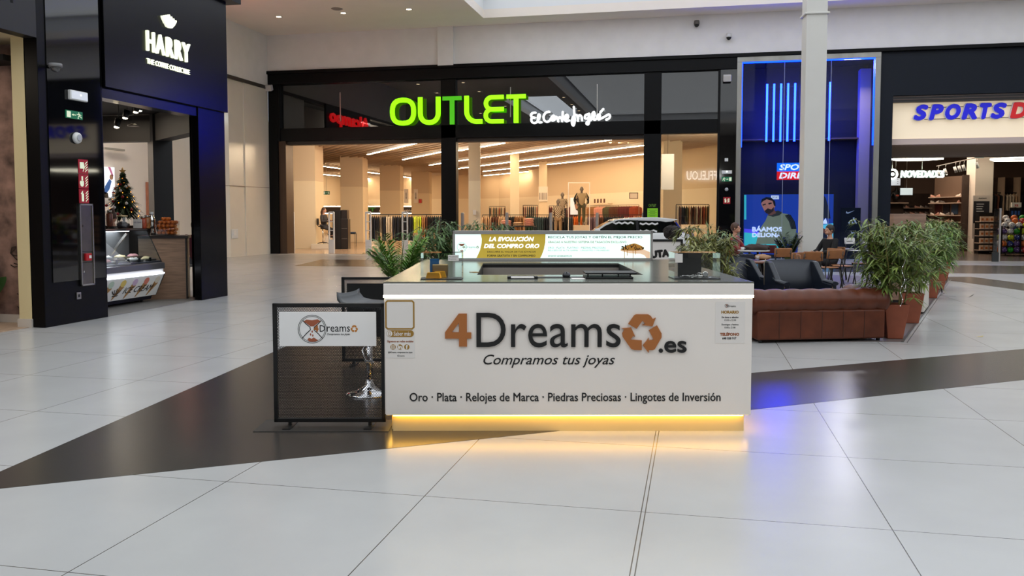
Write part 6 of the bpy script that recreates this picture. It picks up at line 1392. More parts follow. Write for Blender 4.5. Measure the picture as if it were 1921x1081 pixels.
for k in range(3): MB().stroke(FS, sp2((1476 + 3 * k, 403), (1484 + 3 * k, 416), (1487 + 3 * k, 430)), .03, .016, .018).build('stripe_print', em('screen_black', (14, 14, 16), .2), scn)
pr(((1440, 404), (1447, 398), (1460, 395), (1468, 399), (1462, 404), (1450, 407)), 'hood_print', em('screen_dark_olive'), 3)
pr(((1440, 394), (1452, 392), (1456, 400), (1447, 404), (1440, 402)), 'neck_print', em('screen_skin_dark', (110, 66, 50), .55), 4)
pr(((1428, 383), (1430, 375), (1438, 371), (1447, 373), (1453, 379), (1454, 388), (1449, 396), (1441, 401), (1435, 398), (1431, 390)), 'face_print', em('screen_skin', (176, 112, 88), .6), 5)
pr(((1427, 382), (1429, 374), (1437, 370), (1447, 371), (1454, 378), (1455, 387), (1452, 386), (1449, 377), (1438, 374), (1431, 378)), 'hair_print', em('screen_black'), 6)
pr(((1434, 396), (1440, 391), (1447, 393), (1452, 388), (1451, 396), (1443, 402), (1437, 400)), 'beard_print', em('screen_beard', (44, 28, 24), .4), 6)
pr(((1430, 384), (1436, 382), (1437, 384), (1431, 386)), 'eye_print', em('screen_black'), 7); pr(((1441, 381), (1447, 380), (1448, 382), (1442, 384)), 'eye_print', em('screen_black'), 7)
def stx(par, s, x0, y0, x1, y1, m, bo=.0, sh=0, F_=None, pf=s2, c0=.03, name='lettering'):
    p, q = pf(x0, y0), pf(x1, y1); MB().text(F_ or FS, s, p[0], q[0], q[1], p[1], c0, c0 + .004, bo, sh).build(name, m, par)
mWT = em('screen_white', (225, 230, 235), .8)
stx(scn, 'BÁAMOS', 1411, 423.5, 1467, 435, mWT, .045); stx(scn, 'DELIONA', 1411, 436.5, 1466, 445.5, mWT, .045)
pr(((1446.5, 367), (1461, 367), (1461, 374), (1446.5, 374)), 'tag_print', mWT, 4); stx(scn, 'SPORTS DIRECT', 1448, 368.5, 1460, 372.5, em('screen_black'), .0)
pr(((1541, 470), (1541, 422), (1563, 419), (1563, 470)), 'teal_field_print', em('screen_aqua', (90, 196, 206)), 1)
pr(((1540, 462), (1541, 438), (1548, 432), (1553, 442), (1554, 462)), 'dark_jacket_print', em('screen_navy_cloth', (26, 30, 46), .4), 3); pr(((1549, 434), (1551, 434), (1556, 448), (1554, 460), (1552, 460), (1553, 448)), 'white_stripe_print', mWT, 4); MB().disc(FS, *s2(1543.5, 433), .09, .02, .023, 12).build('head_print', em('screen_skin_dark'), scn)
pr(((1541, 380), (1545, 366), (1549, 372), (1556, 396), (1558, 410), (1541, 410)), 'figure_print', em('screen_navy_cloth'), 3); pr(((1541, 420), (1549, 409), (1552, 420)), 'logo_print', mWT, 4)
# dark glass brand panel with sport marks
YB = FB + .32
def bp(px, py): p = fy(px, py, YB); return p.x, p.z
a, zt = bp(1578, 390); c, _ = bp(1615, 390); bp_ = thing('brand_panel', 'dark glass panel with pale sport marks right of the campaign screen', 'panel', ((a + c) / 2, YB, 0)); w = (c - a) / 2; FB2 = Frame((-(a + c) / 2, -.001, 0), (1, 0, 0), (0, 0, 1))
MB().box(-w, w, 0, .06, 0, zt).build('panel', M('panel_charcoal', (30, 34, 40), .2), bp_); mLM = M('pale_mark', (190, 196, 200), .5, emit=.25)
def bq(*P): return [bp(*p) for p in P]
MB().prism(FB2, bq((1588, 396), (1590, 399), (1603, 395), (1591, 401), (1587, 400)), 0, .004).build('tick_mark', mLM, bp_)
b = MB()
for k in range(3): x = 1591 + 4.2 * k; t_ = 417.5 - 4.2 * k; b.prism(FB2, bq((x, t_), (x + 3, t_ - 1.5), (x + 3 + (420 - t_) * .5, 420), (x + (420 - t_) * .5, 420)), 0, .004)
b.build('three_bar_mark', mLM, bp_); MB().prism(FB2, bq((1596, 434), (1600, 436.5), (1604, 434.5), (1606, 434), (1603, 437), (1604, 441), (1601, 438.5), (1597, 441), (1597.5, 437.5)), 0, .004).build('cat_mark', mLM, bp_)
pt = MB(); p = bp(1597, 443); MB().text(FB2, 'PUMA', bp(1596, 440)[0], bp(1603, 440)[0], bp(1596, 443.5)[1], bp(1596, 441)[1], 0, .004).build('lettering', mLM, bp_)
area('window_blue_glow', (3.7, FB + .9, 5.3), 2.6, 1.4, 4, (.05, .16, 1.0), (R(-90), 0, 0))  # added blue fill that strengthens the light of the neon tubes
# ---- doorway of the sports shop
DX0, DX1 = 6.44, 12.2
struct(MB().box(6.2, 17, FB + .25, 48, -.12, 0.0).build('floor_sports_shop', M('sports_floor_brown', (92, 78, 70), .25, var=.1, scale=1)))
mSW = M('sports_wall_brown', (120, 96, 82), .8)
struct(MB().box(6.1, 6.2, FB + .3, 48, 0, 5.6).build('wall_sports_left', mSW)); struct(MB().box(17, 17.1, FB + .3, 48, 0, 5.6).build('wall_sports_right', mSW)); struct(MB().box(6.1, 17.1, 48, 48.1, 0, 5.6).build('wall_sports_rear', mSW))
struct(MB().box(6.1, 17.1, FB + .3, 48, 5.5, 5.6).build('ceiling_sports', M('sports_ceiling_brown', (70, 52, 46), .8)))
mFAS = M('sports_fascia_cream', (240, 226, 200), .6, emit=.42, ec=(255, 232, 196))
YF = FB + .32
zt = fy(1800, 190, YF).z; zm = fy(1800, 259, YF).z; zb = fy(1800, 270, YF).z
sfs = thing('sports_shop_sign', 'cream fascia with blue and red slanted sports letters', 'sign', (9.3, YF, zm)); Fq = Frame((-9.3, -.0, -zm), (1, 0, 0), (0, 0, 1))
MB().box(DX0 - 9.3, DX1 - 9.3, .02, .3, 0, zt - zm).build('fascia_board', mFAS, sfs)
YLt = YF - .12
def sl(px, py): p = fy(px, py, YLt); return p.x, p.z
FLt = Frame((-9.3, -.12, -zm), (1, 0, 0), (0, 0, 1))
mBLU = M('sports_blue', (24, 22, 196), .4, emit=.35, ec=(16, 14, 220)); mRDD = M('sports_red', (206, 20, 28), .4, emit=.3); mRIM = M('letter_rim_white', (230, 234, 236), .4)
zt_l, zb_l = (sl(1790, 195)[1]), (sl(1790, 224.5)[1])
for ch, x0, x1, m in (('S', 1714, 1741, mBLU), ('P', 1743, 1770, mBLU), ('O', 1773, 1802, mBLU), ('R', 1804, 1833, mBLU), ('T', 1838, 1860, mBLU), ('S', 1858.5, 1888, mBLU), ('D', 1895, 1928, mRDD), ('I', 1929, 1946, mRDD)):
    a, c = sl(x0, 210)[0], sl(x1, 210)[0]; e = .03
    MB().text(FLt, ch, a - e, c - e * .3, zb_l - e * .6, zt_l + e * .5, -.06, -.002, .06, .22, 0, 4).build('letter_rim', mRIM, sfs)
    MB().text(FLt, ch, a, c, zb_l, zt_l, -.002, .04, .05, .22, 0, 4).build('letter', m, sfs)
for py in (200, 222): z_ = sl(1800, py)[1]; MB().box(sl(1735, py)[0] - 9.3, DX1 - 9.3, -.06, -.03, z_ - zm - .012, z_ - zm + .012).build('carrier_rail', M('rail_taupe', (110, 100, 90), .5), sfs)
struct(MB().box(DX0, DX1, YF - .02, YF + .5, zb, zm).build('trim_54', M('beam_pink_white', (222, 200, 190), .6)))
b = MB(); b.box(DX0, DX1, FB + .02, FB + .32, zt - .02, 5.54); struct(b.build('trim_55', M('shutter_box_dark', (38, 32, 30), .5)))
b = MB()
for k in range(4): b.box(DX0, DX1, FB + .0, FB + .02, zt + .06 + .09 * k, zt + .075 + .09 * k)
struct(b.build('trim_56', M('shutter_line', (110, 92, 84), .5)))
struct(MB().box(DX0, DX1, FB + 1.6, FB + 2.2, fy(1790, 294, FB + 1.6).z, 5.4).build('trim_57', M('inner_bulkhead_grey', (124, 112, 106), .7)))
# column, shoe wall, rear wall pictures
p = dep(1841, 400, 35.4); struct(MB().obox((p.x, p.y + .35, 2.75), (.74, .7, 5.5), YAW).build('trim_58', M('sports_column_white', (226, 210, 194), .7)))
mDW = M('dark_walnut', (58, 42, 34), .5, var=.2, scale=5)
sA, sB = dep(1752, 400, 38.6), dep(1818, 400, 36.0); d_ = sB - sA; L = d_.length; rz = math.atan2(d_.y, d_.x)
sw_ = thing('shoe_wall', 'dark wooden wall unit of shoe shelves left of the pale column', 'shelving unit', (sA.x, sA.y, 0), rz); MB().box(0, L, 0, .1, .25, 3.2).build('back_panel', M('shoe_wall_taupe', (112, 88, 72), .6), sw_); MB().box(L, L + .14, -.36, .12, 0, 3.2).build('side_panel', mDW, sw_); MB().box(0, L, -.34, .1, .0, .25).build('plinth', mDW, sw_)
shoe = MB(); shoe.tube([(-.13, 0, .03), (-.06, 0, .045), (.04, 0, .035), (.13, 0, .022)], [.036, .046, .042, .024], 8, flat=1.0); shoe.tube([(-.09, 0, .05), (-.07, 0, .11)], [.042, .036], 8); shoe = shoe.mesh('trainer'); shoe.materials.append(M('trainer_white', (226, 212, 200), .5))
SHC = [M('trainer_white'), M('trainer_blush', (214, 160, 140), .5), M('trainer_black', (30, 26, 26), .5), M('trainer_grey', (140, 130, 124), .5)]
def trainer(loc, rz, k, label, group):
    o = bpy.data.objects.new('trainer', shoe); COL.objects.link(o); o.location = loc; o.rotation_euler = (0, 0, rz); o.material_slots[0].link = 'OBJECT'; o.material_slots[0].material = SHC[k]
    nm2 = ('white', 'blush', 'black', 'grey')[k]; tag(o, nm2 + ' trainer ' + label, 'shoe', nm2 + ' trainers ' + group)
u = d_.normalized(); n_ = Vector((u.y, -u.x, 0))
for i, z_ in enumerate((.36, .64, .92, 1.2, 1.48, 2.02, 2.28)):
    MB().box(0.02, L, -.3, 0, z_, z_ + .03).build('shelf', M('shelf_pale', (206, 180, 160), .5), sw_)
    for k in range(7):
        if rnd.random() < .16: continue
        q = sA + u * (.14 + (L - .28) * k / 6) + n_ * .16; trainer((q.x, q.y, z_ + .031), rz + R(rnd.uniform(-20, 20)) + (R(180) if k % 2 else 0), rnd.choice((0, 0, 0, 1, 1, 3)), 'on the shoe wall left of the pale column', 'on the shoe wall')
for k in range(3): MB().box(.15 + .62 * k, .6 + .62 * k, -.04, 0, 1.56, 1.98).build('picture', (M('shoe_pic_wine', (80, 36, 36), .5), M('shoe_pic_dark', (40, 36, 44), .5), M('shoe_pic_blue', (60, 84, 110), .5))[k], sw_)
# far shelves left
q = dep(1708, 400, 43.5); fs2 = thing('shoe_shelf', 'far shoe shelving lit from above behind the wooden partition', 'shelving unit', (q.x, q.y, 0), YAW); MB().box(-1.0, 1.1, .3, .36, 0, 2.6).build('back_panel', mDW, fs2)
for i, z_ in enumerate((1.2, 1.52, 1.84)):
    MB().box(-1.0, 1.1, 0, .3, z_, z_ + .03).build('shelf', M('shelf_pale'), fs2)
    for k in range(8):
        t = -.85 + .25 * k; trainer((q.x + math.cos(YAW) * t - math.sin(YAW) * .15, q.y + math.sin(YAW) * t + math.cos(YAW) * .15, z_ + .031), YAW + R(rnd.uniform(-30, 30)), rnd.choice((0, 1, 2, 3)), 'on the far shelving behind the wooden partition', 'on the far shoe shelving')
q = dep(1682, 363, 42.5); bz = thing('bust_mannequin', 'dark half mannequin in coral top above the far shelves', 'mannequin', (q.x, q.y, q.z - .45), YAW); skinned('bust', [[((0, 0, .1), .15), ((0, 0, .42), .16), ((0, 0, .62), .05), ((0, 0, .78), .085)], [((0, 0, .42), .16), ((-.2, 0, .5), .06), ((-.3, 0, .25), .05)], [((0, 0, .42), .16), ((.2, 0, .5), .06), ((.3, 0, .25), .05)]], mBLKP, bz); skinned('sports_top', [[((0, -.005, .24), .158), ((0, -.005, .44), .175)]], M('coral_top', (206, 100, 80), .7), bz); MB().box(-.5, .5, -.25, .3, -.05, -.0).build('stand_shelf', M('shelf_pale'), bz); MB().box(-.5, .5, .3, .36, -1.2, 1.3).build('back_board', mDW, bz); MB().box(-.5, .5, -.2, .3, -1.2 if q.z < 0 else -(q.z - .45), -.9).build('base', mDW, bz)
def brd(px0, py0, px1, py1, d, name, lab, m, cat, hang=0.0):
    a, c = dep(px0, py0, d), dep(px1, py1, d); o = thing(name, lab, cat, ((a.x + c.x) / 2, (a.y + c.y) / 2, c.z), YAW); w = Vector((a.x - c.x, a.y - c.y)).length / 2; h = a.z - c.z; MB().box(-w, w, 0, .05, 0, h).build('panel', m, o)
    if hang: MB().tube([(0, .025, h), (0, .025, hang - c.z)], .012, 5).build('hanger', mSTEEL, o)
    return o, w, h
F0 = Frame((0, -.001, 0), (1, 0, 0), (0, 0, 1))
o, w, h = brd(1689, 320, 1771, 333.5, 36, 'promo_sign', 'bright white lit promotion lettering hanging inside the sports shop', M('promo_back', (60, 62, 58), .5), 'sign', 5.5); MB().text(F0, 'NOVEDADES', -w, w, .0, h, .01, .06, .02, .15).build('lettering', M('promo_glow', (236, 255, 246), .5, emit=5), o)
q = dep(1674, 327, 36); o = thing('round_logo_light', 'round white lit mark half hidden by the navy post', 'sign', q, YAW); MB().ring(F0, 0, 0, .19, .07, 0, .05).build('ring', M('promo_glow'), o); MB().disc(F0, 0, 0, .07, 0, .05).build('dot', M('promo_glow'), o); MB().tube([(0, .02, .2), (0, .02, 5.5 - q.z)], .01, 5).build('hanger', mSTEEL, o)
o, w, h = brd(1672, 334.5, 1689, 348, 36.4, 'info_screen', 'pale grey info screen below the round lit mark', M('info_grey', (190, 198, 212), .4, emit=.3), 'screen', 5.5); b = MB()
for k in range(3): b.fbox(F0, w * .35, w * .5, h * (.2 + .28 * k), h * (.32 + .28 * k), 0, .003)
b.build('print', mBLKP, o)
o, w, h = brd(1689.5, 353, 1712, 366, 39, 'wall_screen', 'tilted blue white screen on the far wall under the promotion lettering', M('wall_screen_pale', (186, 206, 216), .4, emit=.45), 'screen', 5.5)
o, w, h = brd(1826, 367, 1855, 448, 35.28, 'store_guide', 'tall white store guide board with dark list on the pale column', M('guide_white', (216, 200, 186), .5), 'sign'); MB().fbox(F0, -w * .94, w * .94, h * .36, h * .87, 0, .004).build('dark_list', M('guide_dark', (36, 34, 40), .5), o); b = MB()
for k in range(6): b.fbox(F0, -w * .6, w * (.1 + .1 * (k % 3)), h * (.52 + .055 * k), h * (.535 + .055 * k), .004, .007)
b.fbox(F0, -w * .6, -w * .05, h * .40, h * .445, .004, .007); b.build('list_print', mPAPER, o); MB().text(F0, 'MADRID', -w * .35, w * .6, h * .92, h * .95, 0, .003, .02).build('print', mBLKP, o)
o, w, h = brd(1830, 288.5, 1846, 296.5, 33.5, 'exit_sign', 'pale green exit box hanging from the sports shop bulkhead', M('exit_box_pale', (150, 176, 166), .5, emit=.2), 'sign', 5.5); b = MB(); b.stroke(F0, [(-w * .5, h * .5), (w * .1, h * .5)], .03, 0, .004); b.prism(F0, [(-w * .7, h * .5), (-w * .4, h * .75), (-w * .4, h * .25)], 0, .004); b.disc(F0, w * .45, h * .6, .05, 0, .004, 10); b.build('symbol', mEXG, o)
# track with spots
t0, t1 = dep(1757, 312, 36), dep(1846, 293, 34); o = tag(MB().tube([t0, t1], .02, 6).build('lighting_track', M('track_grey', (150, 140, 134), .5)), 'pale lighting track slanting under the sports shop ceiling', 'lighting track')
for k, px in enumerate((1762, 1776, 1795, 1803, 1811, 1835)):
    q = t0.lerp(t1, (px - 1757) / 89) - Vector((0, 0, .31)); s_ = thing('track_spot', 'white cylinder spot on the sports shop lighting track', 'spotlight', q, 0, 'spots on the sports shop track'); MB().tube([(-.06, 0, .12), (.02, 0, -.12)], .055, 10).build('housing', mWPLAST, s_); MB().tube([(-.04, 0, .08), (0, 0, .32)], .01, 5).build('stem', mSTEEL, s_)
    if px == 1776: MB().lathe([(0, -.125), (.05, -.125)], 12, (.02, 0, 0)).build('lamp', M('spot_glow'), s_)
for px, py, d, rx, lab in ((1720, 299.5, 37, 1.05, 'six sided lit ring lamp above the promotion lettering'), (1918, 300, 33.5, 1.15, 'six sided lit ring lamp at the right edge of the photo')):
    q = dep(px, py, d); o = thing('hexagon_lamp', lab, 'lamp', q); P = [(rx * math.cos(1.0472 * k + .1), rx * math.sin(1.0472 * k + .1)) for k in range(6)]; Fh = Frame((0, 0, 0), (1, 0, 0), (0, 1, 0))
    MB().stroke(Fh, P, .09, 0, .06, True).build('glowing_ring', M('hexagon_glow', (255, 250, 226), .5, emit=8), o); MB().stroke(Fh, P, .10, .06, .12, True).build('ring_housing', mWHITE, o)
    for k in (0, 3): MB().tube([(P[k][0], P[k][1], .1), (P[k][0], P[k][1], 5.49 - q.z)], .006, 5).build('wire', mSTEEL, o)
area('sports_lamp', (9.4, 38.5, 5.3), 3.0, 3.0, 290, (1.0, .80, .62)); 
# clothes bay at the far right
q = dep(1895, 400, 40.5)
o = thing('clothes_bay', 'dark framed clothes bay on the rear wall right of the pale column', 'shelving unit', (q.x, q.y, 0), YAW); MB().box(-1.1, 1.6, .5, .56, 0, 3.3).build('back_panel', mDW, o)
for x in (-1.1, -.35, .4, 1.15): MB().box(x, x + .06, 0, .5, 0, 3.3).build('upright', M('upright_pale', (196, 168, 140), .5), o)
MB().box(-1.1, 1.6, .2, .24, 2.55, 2.59).build('rail', mBLKP, o); MB().box(-1.1, 1.6, 0, .5, 1.2, 1.26).build('shelf', mDW, o)
seq = ['black', 'black', 'black', 'brown', 'black', 'black', 'cream', 'cream', 'cream', 'beige', 'cream', 'black', 'navy', 'black', 'cream', 'cream', 'beige', 'cream']
for k, c in enumerate(seq): t = -1.0 + 2.5 * k / len(seq); garment('shirt', c, (q.x + math.cos(YAW) * t - math.sin(YAW) * .22, q.y + math.sin(YAW) * t + math.cos(YAW) * .22, 2.5), YAW + R(20), c + ' sports garment in the bay right of the pale column', c + ' garments in the sports bay')
# box display stand, gate, ball bin
q = dep(1853, 400, 33.6); ds = thing('box_display_stand', 'black stand with tiers of small boxes before the pale column', 'display stand', (q.x, q.y, 0), YAW)
for x in (-.34, .34): MB().box(x - .02, x + .02, -.05, .25, 0, 1.62).build('upright', mBLKP, ds)
MB().box(-.36, .36, .22, .25, 0, 1.62).build('back_panel', mBLKP, ds); MB().box(-.36, .36, -.06, .0, 1.54, 1.62).build('header', mBLKP, ds)
for i in range(5):
    z_ = .16 + .28 * i; MB().box(-.37, .42, -.2, .22, z_ - .03, z_).build('shelf', M('shelf_pale'), ds)
    for k in range(4):
        x = -.27 + .18 * k; lx = Vector((q.x + math.cos(YAW) * x - math.sin(YAW) * -.05, q.y + math.sin(YAW) * x + math.cos(YAW) * -.05, z_ + .001))
        bo = thing('product_box', 'small cream and orange box on the black tiered stand', 'box', lx, YAW, 'boxes on the tiered stand'); MB().box(-.07, .07, -.08, .08, 0, .19).build('carton', M('carton_cream', (230, 196, 160), .6), bo); MB().box(-.04, .05, -.084, -.08, .03, .12).build('label_print', M('carton_orange', (200, 110, 50), .6), bo)
p = fy(1867, 480, FB + .1); o = thing('security_gate', 'dark framed security gate at the sports shop door', 'security gate', (p.x, FB - .08, 0)); MB().box(-.16, .04, -.04, .04, 0, .30).build('base', M('gate_dark', (44, 46, 46), .4), o); MB().box(-.13, -.0, -.012, .012, .3, 1.74).build('pane', glass('gate_glass', (.35, .35, .35), .05), o); MB().box(.03, .08, -.04, .04, 0, 1.76).build('post', M('gate_grey'), o)
q = dep(1920, 400, 32.3); bb = thing('ball_bin', 'black wire bin full of balls at the right edge of the photo', 'bin', (q.x, q.y, 0), YAW); BW, BD, BH = 1.02, .4, 1.1
mWIRE = M('bin_wire_black', (14, 13, 13), .5); b = MB()
for z_ in (.1, .35, .6, .85, 1.1):
    for y_ in (-BD, BD): b.box(-BW, BW, y_ - .006, y_ + .006, z_ - .006, z_ + .006)
    for x_ in (-BW, BW): b.box(x_ - .006, x_ + .006, -BD, BD, z_ - .006, z_ + .006)
for k in range(19):
    x_ = -BW + 2 * BW * k / 18
    for y_ in (-BD, BD): b.box(x_ - .004, x_ + .004, y_ - .004, y_ + .004, .1, 1.1)
b.build('wire_mesh', mWIRE, bb, normals=False); MB().box(-BW, BW, -BD, BD, .08, .1).build('floor_panel', mWIRE, bb)
for x_ in (-BW, -.3, .3, BW): MB().box(x_ - .02, x_ + .02, -BD - .01, -BD + .03, 0.06, 1.12).build('upright', mWIRE, bb)
for sx in (-.8, .8): b = MB(); b.sphere((sx, -.3, .04), .04, (.5, 1, 1), 8, 6); b.build('castor', mBLKP, bb)
ball = MB(); ball.sphere((0, 0, 0), .115, (1, 1, 1), 14, 10)
def ballmesh(nm, c, c2):
    m = M('ball_' + nm, c, .4); nt = m.node_tree; tc = node(nt, 'ShaderNodeTexCoord'); vo = node(nt, 'ShaderNodeTexVoronoi'); vo.inputs['Scale'].default_value = 13; nt.links.new(tc.outputs['Object'], vo.inputs[0]); rp = node(nt, 'ShaderNodeValToRGB'); rp.color_ramp.interpolation = 'CONSTANT'; rp.color_ramp.elements[0].color = rgb(c2); rp.color_ramp.elements[1].color = rgb(c); rp.color_ramp.elements[1].position = .3; nt.links.new(vo.outputs['Distance'], rp.inputs[0]); nt.links.new(rp.outputs[0], nt.nodes['Principled BSDF'].inputs['Base Color']); me = ball.mesh('ball'); me.materials.append(m); return me
BM = {n: ballmesh(n, a, c) for n, a, c in (('white', (230, 224, 216), (40, 40, 44)), ('orange', (216, 110, 40), (150, 60, 20)), ('yellow', (214, 220, 40), (120, 130, 20)), ('blue', (30, 44, 110), (200, 204, 220)), ('green', (50, 160, 40), (20, 90, 20)), ('red', (190, 40, 34), (230, 220, 210)), ('purple', (90, 60, 120), (180, 160, 190)))}
def put(nm, x, y, z, top):
    o = bpy.data.objects.new('ball', BM[nm]); COL.objects.link(o); o.location = (q.x + math.cos(YAW) * x - math.sin(YAW) * y, q.y + math.sin(YAW) * x + math.cos(YAW) * y, z); o.rotation_euler = (rnd.uniform(0, 6), rnd.uniform(0, 6), 0)
    tag(o, nm + (' ball heaped on top of the wire bin' if top else ' ball inside the black wire bin'), 'ball', nm + (' balls on top of the bin' if top else ' balls in the bin'))
for lay in range(4):
    for i in range(8):
        for j in range(2): put(rnd.choice(list(BM)), -.87 + .247 * i + (.0 if lay % 2 else .02), -.26 + .29 * j, .218 + .232 * lay, False)
for i, n in enumerate(('white', 'white', 'white', 'yellow', 'blue', 'yellow', 'white')): put(n, -.84 + .27 * i, -.24, 1.15, True)
for i, n in enumerate(('white', 'orange', 'red', 'yellow', 'white')): put(n, -.6 + .28 * i, -.02, 1.3, True)
for i, n in enumerate(('white', 'orange', 'green', 'white')): put(n, -.55 + .32 * i, .2, 1.42, True)
o, w, h = brd(1898, 380, 1916, 389, 33.6, 'price_sign', 'white price sign with red figures above the ball bin', mPOW, 'sign'); MB().text(F0, '22', -w * .4, w * .4, h * .2, h * .6, 0, .003, .05).build('print', M('price_red', (200, 40, 40), .5), o); MB().box(-.02, .02, .05, .07, -dep(1907, 389, 33.6).z, h).build('post', mBLKP, o)
MB().box(-.24, .24, .052, .06, -.95, -.02).build('blue_strip_panel', M('strip_panel_dark', (24, 26, 38), .5), o); b = MB()
for k in range(3):
    for i in range(3): b.fbox(Frame((0, .05, 0), (1, 0, 0), (0, 0, 1)), -.17 + .13 * k, -.09 + .13 * k, -.3 - .28 * i, -.14 - .28 * i, 0, .004)
b.build('blue_print', M('strip_blue', (60, 100, 170), .5), o)
# ================================================================== lounge, plants and the car behind the kiosk
pe0, pe1 = gz(1690, 642), gz(1778, 524); ed = (pe1 - pe0).normalized(); EZ = math.atan2(ed.y, ed.x)
slab('trim_60', [(0.2, 10.85), (pe0.x, pe0.y), (pe1.x, pe1.y), (1.2, 24), (-0.8, 16)], 0, .006, M('lounge_floor_grey', (112, 104, 102), .4, var=.06, scale=3))
b = MB(); F = Frame((pe0.x, pe0.y, 0), ed, (-ed.y, ed.x, 0)); b.fbox(F, 0, (pe1 - pe0).length, -.03, .0, 0, .012); b.fbox(F, 0, (pe1 - pe0).length, -.075, -.068, 0, .003); struct(b.build('trim_61', M('edge_strip_grey', (84, 80, 78), .4)))
b = MB(); Fg = Frame((0, 0, 0), (1, 0, 0), (0, 1, 0)); q = [gz(*p) for p in ((1772, 550), (1764, 554.5), (1793, 556.5))]; b.stroke(Fg, [(p.x, p.y) for p in q], .02, 0, .002); q = [gz(*p) for p in ((1819, 557.5), (1826, 553))]; b.stroke(Fg, [(p.x, p.y) for p in q], .02, 0, .002); struct(b.build('trim_62', M('hatch_joint', (70, 66, 62), .6)))
LZ = .007
# chesterfield sofa seen from the back
mLEA = M('brown_leather', (92, 46, 27), .4, var=.25, scale=5, spec=.35); 
sa, sb = gz(1421, 645), gz(1660, 640.5); SL_ = (sb - sa).length; srz = math.atan2(sb.y - sa.y, sb.x - sa.x)
sofa = thing('sofa', 'brown leather chesterfield sofa with rolled back right of the kiosk', 'sofa', (sa.x, sa.y, LZ), srz)
b = MB(); b.box(0, SL_, .0, .16, .03, .40); b.box(0, .16, .16, .8, .03, .40); b.box(SL_ - .16, SL_, .16, .8, .03, .40); b.box(.16, SL_ - .16, .16, .78, .03, .26); b.build('body', mLEA, sofa, .025, seg=3)
for k in range(5): x = SL_ * (k + 1) / 6; MB().box(x - .003, x + .003, -.004, .001, .05, .38).build('seam', M('leather_seam', (64, 34, 22), .6), sofa)
def roll(pts, r, pleat, n=14):
    b = MB(); P = []; Rr = []; pts = [Vector(p) for p in pts]; L = (pts[-1] - pts[0]).length; N_ = max(12, int(L / pleat) * 8)
    for i in range(N_ + 1):
        t = i / N_; e = min(t, 1 - t) * L; cap = min(1.0, math.sqrt(max(0.0, 1 - (1 - min(1, e / (r * .75))) ** 2)) + .12)
        w = abs(math.sin(math.pi * t * L / pleat)); P.append(pts[0].lerp(pts[-1], t)); Rr.append(r * cap * (.87 + .13 * w ** .5))
    b.tube(P, Rr, 18); return b
rb = roll([(-.09, .12, .50), (SL_ + .09, .12, .50)], .155, .235); rb.build('back_roll', mLEA, sofa)
for x in (.04, SL_ - .04): roll([(x, .1, .50), (x, .85, .50)], .15, .2).build('arm_roll', mLEA, sofa)
for k in range(2): w_ = (SL_ - .36) / 2; MB().box(.18 + w_ * k, .175 + w_ * (k + 1), .2, .8, .26, .40).build('seat_cushion', mLEA, sofa, .03, seg=3)
for x in (.06, SL_ - .06):
    for y in (.06, .74): MB().tube([(x, y, 0), (x, y, .035)], .025, 8).build('foot', mBLKP, sofa)
# navy armchairs
mNAVYL = M('navy_leather', (24, 30, 42), .35, var=.15, scale=6)
def armchair(loc, rz, label):
    o = thing('armchair', label, 'armchair', loc, rz)
    b = MB(); N_ = 12
    pr_ = [(-.42, .36, .55), (-.40, .36, .80), (-.28, .40, .90), (.28, .40, .90), (.40, .36, .80), (.42, .36, .55)]
    vs = []; cols = 9
    for i in range(cols):
        t = -1 + 2 * i / (cols - 1); x = .40 * t; yb = .40 - .05 * t * t; top = .89 - .02 * abs(t) ** 3; vs += [(x, yb - .16 + .02 * t * t, .40), (x, yb - .06, top), (x, yb, top - .005), (x, yb - .06, .18)]
    fs = []
    for i in range(cols - 1):
        a, c = 4 * i, 4 * i + 4; fs += [(a, a + 1, c + 1, c), (a + 1, a + 2, c + 2, c + 1), (a + 2, a + 3, c + 3, c + 2), (a + 3, a, c, c + 3)]
    fs += [(0, 1, 2, 3), (4 * cols - 4, 4 * cols - 1, 4 * cols - 2, 4 * cols - 3)]; b.add(vs, fs, 0, True); b.build('backrest', mNAVYL, o)
    for s in (-1, 1):
        pf = [(-.34, .2), (-.34, .56), (-.08, .575), (.22, .86), (.36, .86), (.34, .2)]
        MB().prism(Frame((s * .36 - .045, 0, 0), (0, 1, 0), (0, 0, 1)), pf, 0, .09).build('side_wing', mNAVYL, o, .02)
        MB().tube([(s * .37, -.36, .565), (s * .37, -.05, .58), (s * .37, .05, .62)], .05, 10, flat=.6).build('arm_pad', mNAVYL, o)
        b = MB()
        for k in range(7): b.sphere((s * .37 - .04 + (.08 if k % 2 else 0), -.352, .24 + .045 * k), .008, (1, .5, 1), 6, 4)
        b.build('stud_row', M('brass_stud', (150, 120, 70), .3, 1.0), o, normals=False)
        for y in (-.3, .3): MB().tube([(s * .32, y, .2), (s * .34, y, 0)], [.024, .015], 8).build('leg', mBLKP, o)
    MB().box(-.32, .32, -.34, .28, .18, .40).build('seat', mNAVYL, o, .03, seg=3); MB().tube([(-.40, .35, .5), (-.40, .36, .82), (-.36, .40, .885)], .008, 6).build('piping', M('piping_beige', (150, 136, 116), .6), o)
    return o
p = dep(1503, 400, 12.7); armchair((p.x, p.y, LZ), YAW + R(8), 'navy leather wing armchair behind the brown sofa')
p = dep(1390, 400, 13.3); armchair((p.x, p.y, LZ), YAW + R(20), 'navy leather armchair partly hidden by the right end of the kiosk')
